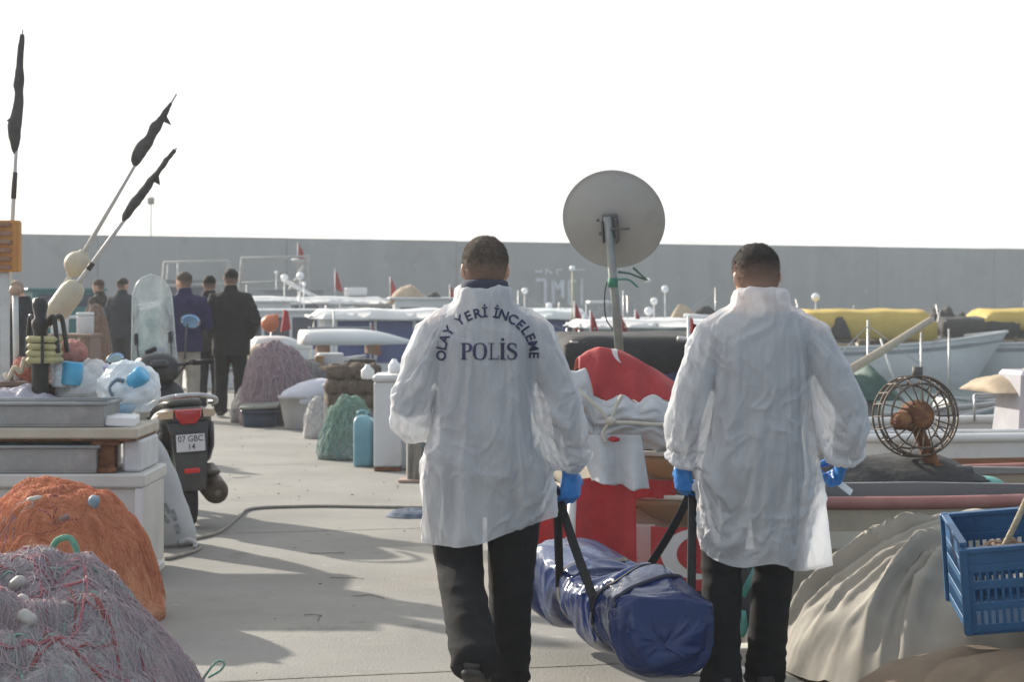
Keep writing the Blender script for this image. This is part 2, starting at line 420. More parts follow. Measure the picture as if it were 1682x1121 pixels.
HEAD = [(1.520,0,.045,.034,.030), (1.532,0,.040,.050,.050), (1.555,0,.026,.060,.070), (1.585,0,.012,.068,.085), (1.615,0,.004,.0735,.093),
        (1.650,0,0,.0770,.0965), (1.680,0,-.003,.0775,.0965), (1.705,0,-.005,.0735,.091), (1.728,0,-.005,.062,.076), (1.745,0,-.004,.042,.052), (1.755,0,-.003,.018,.022)]
def head_matrix(tilt=0, turn=0, roll=0, off=(0,0,0)):
    piv = Vector((0,-.005,1.55))
    return Matrix.Translation(piv+Vector(off)) @ Euler((R(-tilt), R(roll), R(turn))).to_matrix().to_4x4() @ Matrix.Translation(-piv)
def head(mb, M):
    rings_z(mb, HEAD, 28, M, 2.15)
    E = lambda c, r: mb.ell(M @ Vector(c), r, 12, 8, M.to_3x3())
    E((0,.098,1.612), (.012,.017,.014)); E((0,.088,1.632), (.009,.014,.03)); E((0,.086,1.585), (.024,.012,.006)); E((0,.085,1.574), (.021,.012,.007))   # nose, lips
    E((0,.078,1.535), (.02,.016,.014)); E((0,.086,1.664), (.05,.012,.008))                                                                               # chin, brow
    for s in (-1, 1):
        E((s*.046,.066,1.612), (.02,.02,.016))                                                                                                           # cheekbones
        # ears: rim and lobe, leaning out from the skull
        q = [M @ Vector(p) for p in ((s*.074,.004,1.598), (s*.084,-.008,1.606), (s*.090,-.018,1.625), (s*.090,-.016,1.645), (s*.083,.000,1.655), (s*.077,.008,1.640))]
        mb.tube(spline(q, 3), .0065, 8); E((s*.081,-.004,1.627), (.006,.013,.022))
def hair_cap(M, m, parent, nape=1.577, front=1.700, grow=.006, amp=.003, seed=1, fuzz=0):
    mb = MB(); hi = [r for r in HEAD if r[0] > 1.53]; rows = []
    zs = [nape+(1.755-nape)*k/22 for k in range(23)]
    for z in zs:
        cx, cy, rx, ry = interp(hi, z); g = grow*ss(nape-.005, nape+.05, z)+.0012
        rows.append((z+(grow if z > 1.74 else 0), cx, cy, rx+g, ry+g))
    rings_z(mb, rows, 48, None, 2.15)
    me = mb.mesh(); bm = bmesh.new(); bm.from_mesh(me)
    dead = []
    for f in bm.faces:
        c = f.calc_center_median(); y = c.y
        side = abs(c.x) > .055
        lim = nape if y < -.02 else lerp(nape+.03, front-.02, ss(-.02, .055, y))
        if y > .055: lim = front
        if side and -.02 < y < .02 and c.z < 1.655 and abs(c.x) > .06: lim = max(lim, 1.652)     # cut round the ear
        if c.z < lim: dead.append(f)
    bmesh.ops.delete(bm, geom=dead, context='FACES'); bm.to_mesh(me); bm.free()
    displace(me, lambda p, n: amp*nz(p, 70, seed)+amp*.8*nz(p, 180, seed+3))
    if fuzz:                                   # short bristles standing off the scalp
        g = random.Random(seed); bm = bmesh.new(); bm.from_mesh(me); bm.faces.ensure_lookup_table(); fs = bm.faces[:]; add = []
        for _ in range(fuzz):
            f = g.choice(fs); c = f.calc_center_median(); q = f.verts[g.randrange(len(f.verts))].co; p = c.lerp(q, g.random()); n = f.normal
            if n.dot(p-Vector((0,0,1.62))) < 0: n = -n
            L_ = lerp(.0025, .0075, ss(nape, nape+.08, p.z)); d = (n+Vector((g.gauss(0,.35), g.gauss(0,.35)-.1, g.gauss(0,.3)-.35))).normalized(); s_ = d.orthogonal().normalized()*.0006; u = d.cross(s_)
            vs = [bm.verts.new(p+s_), bm.verts.new(p-s_*.5+u*.9), bm.verts.new(p-s_*.5-u*.9), bm.verts.new(p+d*L_)]
            for a, b in ((0,1),(1,2),(2,0)): bm.faces.new((vs[a], vs[b], vs[3]))
        bm.to_mesh(me); bm.free()
    me.transform(M)
    return link_mesh(me, 'hair', m, parent, True)

def body_mesh(J, M, voxel=.009, hands=True, slim=1.0):
    mb = MB(); c = J.get('sway', 0.0); hx = J.get('hipx', 0.0)
    rings_z(mb, [(.80,hx,0,.10,.08), (.86,hx,0,.150,.105), (.94,hx,0,.168,.118), (1.06,hx*.7,.0,.150,.108), (1.18,c*.3,.0,.158,.115), (1.32,c*.6,.0,.172,.122), (1.41,c,-.004,.175,.112), (1.46,c,-.008,.140,.085), (1.495,c,-.01,.085,.066)], 24)
    nk = M @ Vector((0,0,1.575))
    limb(mb, [(c,-.014,1.47), Vector((c*.5,-.012,1.53)), nk], [.066,.060,.058], 16)
    head(mb, M)
    for s in ('L', 'R'):
        sh, el, wr = [Vector(p) for p in J['arm'+s]]; k = -1 if s == 'L' else 1
        limb(mb, [(c+k*.09,-.006,1.425), sh, sh.lerp(el,.5), el, el.lerp(wr,.45), wr], [.055,.060,.049,.041,.040,.028])
        if hands: hand(mb, wr, *J['hand'+s][0], **J['hand'+s][1])
        hp, kn, an, toe = [Vector(p) for p in J['leg'+s]]
        limb(mb, [hp, hp.lerp(kn,.5), kn, kn.lerp(an,.35), an], [.088,.075,.056,.054,.036])
        limb(mb, [an+Vector((0,-.02,-.02)), an.lerp(toe,.5)+Vector((0,0,-.02)), toe], [.034,.036,.026], 10)
    return fuse(mb, voxel, 2)
def wrinkle(p, along, amp=.006, f=(9, 3), seed=0):
    """soft cloth folds that run along a direction"""
    a = Vector(along); q = Vector(p); t = q.dot(a); q2 = q-a*t
    return amp*(ridge(q2*f[0]+a*t*f[1], 1, seed)*.7+nz(q2*f[0]*2+a*t*f[1]*2, 1, seed+2)*.35)
def trousers(J, parent, m, voxel=.011, width=1.0, hem=.05, seed=0, top=.98):
    mb = MB(); hx = J.get('hipx', 0.0)
    rings_z(mb, [(.80,hx,0,.12,.09), (.85,hx,0,.168,.125), (.93,hx,0,.182,.135), (top,hx,0,.176,.13)], 24)
    for s in ('L', 'R'):
        hp, kn, an, toe = [Vector(p) for p in J['leg'+s]]
        d = (an-kn).normalized(); end = an+d*(hem-.02)
        limb(mb, [hp, hp.lerp(kn,.45), kn, kn.lerp(an,.4), end-d*.05, end], [(.100*width,.104*width), (.092*width,.095*width), .076*width, .073*width, .071*width, .074*width], 18)
    me = fuse(mb, voxel, 2)
    kz = {s: Vector(J['leg'+s][1]) for s in 'LR'}; az = {s: Vector(J['leg'+s][2]) for s in 'LR'}
    def fn(p, n):
        s = min('LR', key=lambda q: (p-kz[q]).length+(p-az[q]).length)
        low = ss(.34, .06, p.z-az[s].z+.05); knee = math.exp(-((p.z-kz[s].z)/.12)**2)
        w = .004*nz(p, 7, seed)+.0055*knee*ridge(Vector((p.x*5, p.y*5, p.z*17)), 1, seed+1)
        w += .010*low*ridge(Vector((p.x*6+p.z*4, p.y*6, p.z*20)), 1, seed+4)
        w += .004*ridge(Vector((p.x*12, p.y*12, p.z*3)), 1, seed+7)
        return w
    displace(me, fn)
    return link_mesh(me, 'trousers', m, parent, True)
def shoe(J, s, parent, m=None, sole=None):
    hp, kn, an, toe = [Vector(p) for p in J['leg'+s]]
    f = toe-an; f.z = 0; f.normalize(); pitch = math.asin(clamp((toe.z-an.z+.05)/.2, -.9, .6))
    up = Vector((0,0,1)); fwd = (f*math.cos(pitch)+up*math.sin(pitch)); u = (up*math.cos(pitch)-f*math.sin(pitch)); sd_ = f.cross(up)
    o = an-u*.085-fwd*.075
    P = lambda x, y, z: o+sd_*x+fwd*y+u*z
    def ring(y, w, z0, z1, n=16, sx=0):
        r = []
        for k in range(n):
            t = 2*math.pi*k/n; c, s_ = math.cos(t), math.sin(t)
            r.append(P(sx+w*math.copysign(abs(c)**.75, c), y, (z0+z1)/2+(z1-z0)/2*math.copysign(abs(s_)**.75, s_)))
        return r
    mb = MB()
    mb.loft([ring(y, w, z0, z1) for y, w, z0, z1 in ((0,.020,.03,.07), (.008,.033,.022,.10), (.05,.039,.020,.125), (.10,.040,.020,.118), (.15,.043,.020,.085), (.20,.048,.020,.066), (.245,.045,.022,.054), (.275,.030,.024,.044), (.283,.014,.028,.038))])
    me = fuse(mb, .006, 1); o1 = link_mesh(me, 'shoe', m or m_shoe, parent, True)
    mb = MB()
    mb.loft([ring(y, w, z0, z1) for y, w, z0, z1 in ((-.004,.020,.0,.026), (.004,.036,.0,.026), (.05,.042,.0,.026), (.085,.042,.0,.024), (.10,.041,.006,.022), (.15,.046,.006,.022), (.20,.051,.004,.022), (.25,.047,.006,.024), (.284,.03,.010,.028), (.291,.012,.014,.026))])
    mb.build('sole', sole or m_sole, o1, True)
    return o1
m_sole = mat('rubber_sole', (.03,.026,.024), (.05,.045,.04), 20, .8)

def jacket(J, parent, m, name='jacket', voxel=.012, loose=1.0, hem=.78, seed=0, collar=True, sleeve=(.075,.072,.064,.056), flare=0.0, amp=1.0, collar_r=.075, rows=None, open_hem=True, collar_top=1.545, smooth=2, hemdrop=None, cuff=.0, fold_long=0.0):
    mb = MB(); c = J.get('sway', 0.0); hx = J.get('hipx', 0.0); g = loose
    rows = rows or [(hem,hx,0,.190*g+flare,.150*g+flare), (hem+.10,hx,0,.190*g+flare*.6,.146*g+flare*.6), (1.02,hx*.8,0,.183*g,.138*g), (1.14,c*.3,0,.182*g,.138*g), (1.28,c*.6,-.002,.192*g,.142*g), (1.38,c,-.006,.196*g,.130*g), (1.43,c,-.010,.178*g,.108*g), (1.475,c,-.014,.125,.082), (1.50,c,-.014,.088,.074)]
    rings_z(mb, rows, 32, None, 2.4)
    if collar: rings_z(mb, [(1.46,c,-.014,collar_r+.016,collar_r+.006), (1.50,c*.8,-.013,collar_r+.006,collar_r), (collar_top,c*.5,-.010,collar_r,collar_r-.002)], 24)
    for s in ('L', 'R'):
        sh, el, wr = [Vector(p) for p in J['arm'+s]]; k = -1 if s == 'L' else 1
        d = (wr-el).normalized(); e = wr-d*(.012-cuff)
        limb(mb, [(c+k*.10,-.008,1.405), sh+Vector((0,0,-.008)), sh.lerp(el,.5), el, el.lerp(wr,.55), e-d*.03, e], [sleeve[0]*1.02, sleeve[0], sleeve[1]*1.02, sleeve[1], sleeve[2]*1.04, sleeve[2]*.98, sleeve[3]], 20)
    me = fuse(mb, voxel, smooth)
    arms = {s: [Vector(p) for p in J['arm'+s]] for s in 'LR'}
    def fn(p, n):
        # how much this point belongs to a sleeve
        w = 0; best = None
        for s in 'LR':
            sh, el, wr = arms[s]
            for a, b in ((sh, el), (el, wr)):
                t = clamp((p-a).dot(b-a)/(b-a).length_squared); dist = (p-a.lerp(b, t)).length
                if best is None or dist < best[0]: best = (dist, t, s, (b-a).normalized(), b is wr or a is el)
        arm = ss(.12, .07, best[0])
        low = ss(1.35, hem, p.z)
        tor = .006*nz(p, 5, seed)+(.0045+fold_long*low)*ridge(Vector((p.x*8, p.y*8, p.z*1.6)), 1, seed+3)+.004*ridge(Vector((p.x*6+p.z*5, p.y*6, p.z*7-p.x*3)), 1, seed+5)
        a = best[3]; q = p-a*p.dot(a)
        slv = .007*ridge(q*7+a*p.dot(a)*9, 1, seed+6)+.005*ridge(q*9+a*p.dot(a)*16, 1, seed+9)+.004*nz(p, 9, seed+2)
        return amp*lerp(tor, slv, arm)*1.0
    displace(me, fn)
    if open_hem:
        bm = bmesh.new(); bm.from_mesh(me)
        bmesh.ops.bisect_plane(bm, geom=bm.verts[:]+bm.edges[:]+bm.faces[:], plane_co=(0,0,hem+.012), plane_no=(0,0,-1), clear_outer=True, dist=.0005)
        bmesh.ops.remove_doubles(bm, verts=bm.verts, dist=.003)
        bm.to_mesh(me); bm.free(); me.update()
    if hemdrop:
        for v in me.vertices:
            k = ss(hem+.22, hem, v.co.z)
            # only the skirt, not the sleeves
            if abs(v.co.x-hx) < .30: v.co.z += k*hemdrop(v.co.x, v.co.y)
    me.update()
    return link_mesh(me, name, m, parent, True)

def drape(ob, colliders, frames=22, grow=.035, mass=.12, bend=.12, tension=12, pin=None, quality=6, gap=.004):
    """let a garment or sheet settle over what it covers (cloth solver run once, result frozen into the mesh)"""
    hid = [(o, o.modifiers.new('c', 'COLLISION')) for o in colliders]
    for o, m in hid: o.collision.thickness_outer = gap; o.collision.thickness_inner = .02; o.collision.cloth_friction = 12; o.collision.damping = .3
    md = ob.modifiers.new('cloth', 'CLOTH'); s = md.settings
    s.quality = quality; s.mass = mass; s.tension_stiffness = tension; s.compression_stiffness = tension; s.shear_stiffness = tension*.6; s.bending_stiffness = bend
    s.tension_damping = 8; s.compression_damping = 8; s.shear_damping = 8; s.bending_damping = 1; s.air_damping = 2.5
    s.shrink_min = -grow; s.shrink_max = -grow
    md.collision_settings.distance_min = gap; md.collision_settings.collision_quality = 3; md.collision_settings.use_self_collision = False
    if pin is not None:
        vg = ob.vertex_groups.new(name='pin')
        for v in ob.data.vertices:
            w = pin(v.co)
            if w > 0: vg.add([v.index], w, 'REPLACE')
        s.vertex_group_mass = 'pin'; s.pin_stiffness = 1
    md.point_cache.frame_start = 1; md.point_cache.frame_end = frames+2
    for f in range(1, frames+1): scene.frame_set(f)
    dg = bpy.context.evaluated_depsgraph_get()
    me = bpy.data.meshes.new_from_object(ob.evaluated_get(dg)); old = ob.data
    ob.modifiers.remove(md); ob.vertex_groups.clear(); ob.data = me; bpy.data.meshes.remove(old)
    for o, m in hid: o.modifiers.remove(m)
    for q in me.polygons: q.use_smooth = True
    scene.frame_set(1)

def place(root, x, y, yaw=0, z=0, s=1.0):
    root.location = (x, y, z); root.rotation_euler = (0, 0, R(yaw)); root.scale = (s, s, s)
# ---------------------------------------------------------------- the two men in white coveralls
def coat_mat():
    m = mat('white_nonwoven', (.86,.87,.885), (.78,.79,.815), 5, .75, bump=.25, bscale=90, transl=.46, transp=.15, spec=.2, stretch=(1,1,.35))
    # dry, papery creases on top of the draped folds
    nt = m.node_tree; tc = _n(nt, 'ShaderNodeTexCoord'); mp = _n(nt, 'ShaderNodeMapping'); mp.inputs['Scale'].default_value = (1,1,.5); nt.links.new(tc.outputs['Object'], mp.inputs[0])
    rn = _n(nt, 'ShaderNodeTexNoise', noise_type='RIDGED_MULTIFRACTAL'); rn.inputs['Scale'].default_value = 7; rn.inputs['Detail'].default_value = 4; rn.inputs['Roughness'].default_value = .45; rn.inputs['Distortion'].default_value = .6
    nt.links.new(mp.outputs[0], rn.inputs['Vector']); b2 = _n(nt, 'ShaderNodeBump'); b2.inputs['Strength'].default_value = .9; b2.inputs['Distance'].default_value = .022; vr = _n(nt, 'ShaderNodeTexVoronoi'); vr.inputs['Scale'].default_value = 11; dn = _n(nt, 'ShaderNodeTexNoise'); dn.inputs['Scale'].default_value = 4; dm = _n(nt, 'ShaderNodeMix', data_type='RGBA', blend_type='LINEAR_LIGHT'); dm.inputs[0].default_value = .12
    nt.links.new(mp.outputs[0], dn.inputs['Vector']); nt.links.new(mp.outputs[0], dm.inputs[6]); nt.links.new(dn.outputs[1], dm.inputs[7]); nt.links.new(dm.outputs[2], vr.inputs['Vector'])
    mm = _n(nt, 'ShaderNodeMath', operation='MULTIPLY_ADD'); mm.inputs[1].default_value = .9; nt.links.new(vr.outputs['Distance'], mm.inputs[0]); nt.links.new(rn.outputs[0], mm.inputs[2]); nt.links.new(mm.outputs[0], b2.inputs['Height'])
    old = [n for n in nt.nodes if n.type == 'BUMP' and n is not b2][0]; nt.links.new(b2.outputs[0], old.inputs['Normal'])
    return m
m_coat = coat_mat()
m_ink = mat('navy_print_ink', (.018,.021,.06), (.03,.034,.085), 40, .8)
m_ink2 = mat('worn_violet_print_ink', (.020,.020,.055), (.045,.043,.10), 30, .8)

m_under = mat('navy_shirt_cloth', (.028,.032,.055), (.05,.055,.085), 5, .9)
def officer(name, label, x, y, J, hm, hairm, coatkw, seed, collarm=None, undershirt=True):
    t = thing(name, label, 'person')
    link_mesh(body_mesh(J, hm, .009), 'body', m_skin, t, True)
    hair_cap(hm, hairm, t, seed=seed, fuzz=5200, nape=1.570)
    trousers(J, t, m_black_cloth, .011, J.get('legw', 1.0), .045, seed)
    for s in 'LR': shoe(J, s, t)
    jacket(J, t, m_under, 'undershirt', .014, .93, .88, seed+5, True, collar_r=.088 if collarm else .07, sleeve=(.062,.056,.048,.040), amp=.6, collar_top=1.588 if collarm else 1.51)
    if not collarm:
        us = [o for o in t.children if o.name.startswith('undershirt')][0]; bm = bmesh.new(); bm.from_mesh(us.data)
        bmesh.ops.delete(bm, geom=[v for v in bm.verts if v.co.z > 1.47], context='VERTS'); bm.to_mesh(us.data); bm.free()
    for s in 'LR':
        mb = MB(); (d, n, a), kw = J['hand'+s]; wr = Vector(J['arm'+s][2]); kw = dict(kw); kw['fat'] = .0034
        hand(mb, wr, d, n, a, **kw)
        el = Vector(J['arm'+s][1]); dd = (wr-el).normalized()
        limb(mb, [wr-dd*.06, wr-dd*.02, wr+dd*.02], [.034,.033,.029], 14)
        me = fuse(mb, .0042, 1); displace(me, lambda p, n_: .0012*ridge(p, 60, seed))
        link_mesh(me, 'glove', m_glove, t, True)
    c = jacket(J, t, m_coat, 'coat', **coatkw)
    cols = [o for o in t.children if o.name.split('.')[0] in ('undershirt', 'trousers', 'glove', 'body')]
    ell = {s: (Vector(J['arm'+s][1]), Vector(J['arm'+s][2])) for s in 'LR'}
    def pin(p):
        if p.z > coatkw['collar_top']-.05: return 1.0
        for s in 'LR':
            el, wr = ell[s]; k = (p-el).dot(wr-el)/(wr-el).length_squared
            if k > .86 and (p-el.lerp(wr, min(k, 1))).length < .10: return 1.0
        return 0.0
    drape(c, cols, 24, grow=.065, bend=.03, pin=pin)
    def sds(o): md = o.modifiers.new('s', 'SUBSURF'); md.levels = 1
    me = eval_mods(c.data.copy(), sds)
    def crease(p, n):                              # dry paper-like creases
        q = Vector((p.x*6+.8*nz(p, 5, seed), p.y*6, p.z*3.4+.8*nz(p, 4, seed+1)))
        return .0075*clamp(ridge(q, 1, seed))**4+.0055*clamp(ridge(Vector((q.x*1.7+q.z*.8, q.y*1.7, q.z*1.6-q.x*.6)), 1, seed+3))**3+.003*clamp(ridge(q*3.1, 1, seed+5))**2-.003
    displace(me, crease); c.data = me
    for q in me.polygons: q.use_smooth = True
    return t, c

def glyph_strips(text, size, bold=.0012):
    """flat glyph outline of the built-in font as a finely cut mesh: (verts2d, faces)"""
    cu = bpy.data.curves.new('t', 'FONT'); cu.body = text; cu.size = size; cu.align_x = 'CENTER'; cu.offset = bold; cu.resolution_u = 4
    o = bpy.data.objects.new('temporary', cu); COL.objects.link(o)
    dg = bpy.context.evaluated_depsgraph_get(); me = bpy.data.meshes.new_from_object(o.evaluated_get(dg)); bpy.data.objects.remove(o)
    bm = bmesh.new(); bm.from_mesh(me); bpy.data.meshes.remove(me)
    ext = max((max(abs(v.co.x), abs(v.co.y)) for v in bm.verts), default=0); k = 0
    while k*.008 < ext:
        for sg in ((1, -1) if k else (1,)):
            for no in ((1,0,0), (0,1,0)):
                bmesh.ops.bisect_plane(bm, geom=bm.verts[:]+bm.edges[:]+bm.faces[:], plane_co=(sg*k*.008*no[0], sg*k*.008*no[1], 0), plane_no=no)
        k += 1
    bm.verts.index_update()
    r = ([(v.co.x, v.co.y) for v in bm.verts], [[v.index for v in f.verts] for f in bm.faces]); bm.free(); return r
def strip2d(pts, ws, n=6):
    """thick pen stroke through 2-D points with a width per point"""
    P = spline([(x, y, w) for (x, y), w in zip(pts, ws)], n); vs = []; fs = []
    for i, p in enumerate(P):
        d = P[min(i+1, len(P)-1)]-P[max(i-1, 0)]; q = Vector((-d.y, d.x, 0)).normalized()*p.z/2
        vs += [(p.x+q.x, p.y+q.y), (p.x, p.y), (p.x-q.x, p.y-q.y)]
        if i: a = 3*i-3; fs += [(a, a+3, a+4, a+1), (a+1, a+4, a+5, a+2)]
    return vs, fs
def on_cloth(items, coat, name, m, parent, lift=.0035):
    """items: (verts2d, faces, cx, cz, rotation) projected on the back of a garment"""
    bm0 = bmesh.new(); bm0.from_mesh(coat.data); tree = BVHTree.FromBMesh(bm0); out = MB()
    for vs, fs, cx, cz, rot in items:
        q = []
        for x, y in vs:
            X = cx+x*math.cos(rot)-y*math.sin(rot); Z = cz+x*math.sin(rot)+y*math.cos(rot)
            h = tree.ray_cast(Vector((X, -1, Z)), Vector((0, 1, 0))); Y = h[0].y if h[0] is not None else -.15
            q.append(Vector((X, Y-lift, Z)))
        out.add(q, fs)
    bm0.free(); return out.build(name, m, parent)
def serif_word(h):
    """the five heavy serif capitals, each a list of strokes; returns items relative to the word's centre"""
    L = []
    def S(dx, pts, ws, n=4): vs, fs = strip2d([((x+dx)*h, y*h) for x, y in pts], [w*h for w in ws], n); L.append((vs, fs))
    ln = lambda dx, a, b, w: S(dx, [a, ((a[0]+b[0])/2, (a[1]+b[1])/2), b], [w, w, w])
    x = -1.62                                              # P
    ln(x, (.17,0), (.17,1), .19); ln(x, (0,.03), (.36,.03), .06); ln(x, (0,.97), (.30,.97), .06)
    S(x, [(.26,.965),(.42,.94),(.56,.86),(.59,.73),(.55,.59),(.42,.50),(.26,.475)], [.06,.09,.15,.19,.15,.09,.06])
    x = -.86                                               # O
    S(x, [(.38,.98),(.20,.94),(.08,.78),(.045,.5),(.08,.22),(.20,.06),(.38,.02),(.56,.06),(.68,.22),(.715,.5),(.68,.78),(.56,.94),(.38,.98)], [.05,.09,.15,.19,.15,.09,.05,.09,.15,.19,.15,.09,.05])
    x = .03                                                # L
    ln(x, (.17,0), (.17,1), .10); ln(x, (0,.03), (.58,.03), .05); ln(x, (0,.97), (.36,.97), .05); S(x, [(.55,.03),(.585,.14),(.60,.27)], [.05,.04,.02])
    x = .70                                                # dotted I
    ln(x, (.17,0), (.17,1), .20); ln(x, (0,.03), (.35,.03), .06); ln(x, (0,.97), (.35,.97), .06); ln(x, (.165,1.13), (.19,1.29), .17)
    x = 1.12                                               # S
    S(x, [(.55,.72),(.53,.86),(.42,.95),(.28,.965),(.14,.91),(.09,.77),(.14,.65),(.30,.54),(.48,.42),(.55,.28),(.51,.12),(.38,.035),(.24,.03),(.11,.12),(.075,.28)], [.03,.06,.08,.08,.13,.17,.18,.19,.19,.17,.13,.08,.08,.06,.03])
    ln(x, (.56,.70), (.56,.97), .045); ln(x, (.07,.03), (.07,.30), .045)
    return L

hairA = hair_mat('brown_cropped_hair', (.17,.135,.11)); hairB = hair_mat('dark_cropped_hair', (.075,.062,.055))
XA, YA = W(797, 0, 7.8).x, 7.8
XB, YB = W(1248, 0, 7.8).x, 7.8
JA = dict(sway=0.0, hipx=.0, legw=1.12,
    armL=((-.180,-.005,1.400), (-.295,-.035,1.115), (-.225,.215,1.13)), armR=((.180,-.005,1.400), (.300,-.03,1.115), (.322,.06,.855)),
    handL=(((.2,1,.05), (.3,-.1,-1), (0,0,1)), dict(curl=(35,40,42,45))),
    handR=(((.02,.10,-1), (-.55,.8,0), (.8,.55,0)), dict(curl=(66,74,78,80), thumb=1.0, k=1.08)),
    legL=((-.125,0,.90), (-.100,.03,.51), (-.035,-.29,.215), (-.020,-.155,.085)), legR=((.118,0,.90), (.098,.09,.49), (.082,.12,.09), (.10,.28,.035)))
JB = dict(sway=.0, hipx=-.02, legw=.98,
    armL=((-.180,-.005,1.385), (-.272,-.03,1.110), (-.285,.05,.885)), armR=((.190,-.005,1.385), (.335,-.05,1.11), (.325,.075,.90)),
    handL=(((.03,.10,-1), (.75,.65,0), (-.65,.75,0)), dict(curl=(66,74,78,80), thumb=1.0, k=1.08)),
    handR=(((-.12,.55,-.75), (-1,-.1,0), (0,1,.4)), dict(curl=(64,70,74,76), thumb=1.1)),
    legL=((-.118,0,.90), (-.140,.03,.49), (-.150,-.05,.09), (-.155,.10,.035)), legR=((.068,0,.90), (.058,.05,.49), (.035,.12,.09), (.045,.27,.035)))
HMA = head_matrix(14, 0, 0, (.0, .0, -.006)); HMB = head_matrix(10, 10, -2, (-.005, .0, -.035))
manA, coatA = officer('person', 'man in white coat lettered dark blue on the back, gripping bag straps with right hand', XA, YA, JA, HMA, hairA,
    dict(voxel=.0105, hem=.665, seed=11, sleeve=(.080,.086,.078,.046), flare=.02, amp=1.35, collar_r=.100, collar_top=1.558, smooth=3, fold_long=.006, cuff=-.030,
         rows=[(.665,.015,.01,.238,.175), (.75,.015,.005,.240,.172), (.95,.01,0,.232,.165), (1.12,0,0,.220,.158), (1.26,0,-.004,.216,.156), (1.36,0,-.008,.212,.142), (1.42,0,-.010,.190,.116), (1.468,0,-.014,.132,.088), (1.50,0,-.014,.098,.082)],
         hemdrop=lambda x, y: .045*ss(.0, .25, x)-.02*ss(0, -.25, x)+.012*math.sin(x*17)), 11, collarm=True)
manB, coatB = officer('person', 'man in a plain white coat without lettering, with a white tag in his right hand', XB, YB, JB, HMB, hairB,
    dict(voxel=.0105, hem=.575, seed=23, sleeve=(.080,.086,.078,.046), flare=.02, amp=1.35, collar_r=.096, collar_top=1.548, smooth=3, fold_long=.010, cuff=-.030,
         rows=[(.565,.0,.02,.240,.175), (.70,-.005,.01,.232,.170), (.95,-.005,0,.222,.162), (1.12,0,0,.214,.156), (1.26,0,-.004,.214,.154), (1.345,0,-.008,.212,.140), (1.405,0,-.010,.190,.114), (1.452,0,-.014,.128,.086), (1.485,0,-.014,.094,.080)],
         hemdrop=lambda x, y: -.05*ss(.05, .25, x)+.012*math.sin(x*21)), 23)
# lettering on the first coat
items = []
arc = 'OLAY YERİ İNCELEME'; acx, acz, rx_, rz_ = .010, 1.315, .156, .136
a0, a1 = R(190), R(-8)
widths = {' ': .6, 'İ': .5, 'L': .85, 'E': .88, 'M': 1.15, 'N': 1.05, 'O': 1.1}
tot = sum(widths.get(ch, 1) for ch in arc); acc = 0
for ch in arc:
    w = widths.get(ch, 1); a = a0+(a1-a0)*(acc+w/2)/tot; acc += w
    if ch != ' ': items.append((*glyph_strips(ch, .050), acx+rx_*math.cos(a), acz+rz_*math.sin(a), a-math.pi/2))
on_cloth(items, coatA, 'arched_lettering', m_ink, coatA)
on_cloth([(vs, fs, .012, 1.293, 0) for vs, fs in serif_word(.062)], coatA, 'bold_lettering', m_ink2, coatA)
place(manA, XA, YA, 0); place(manB, XB, YB, 0)
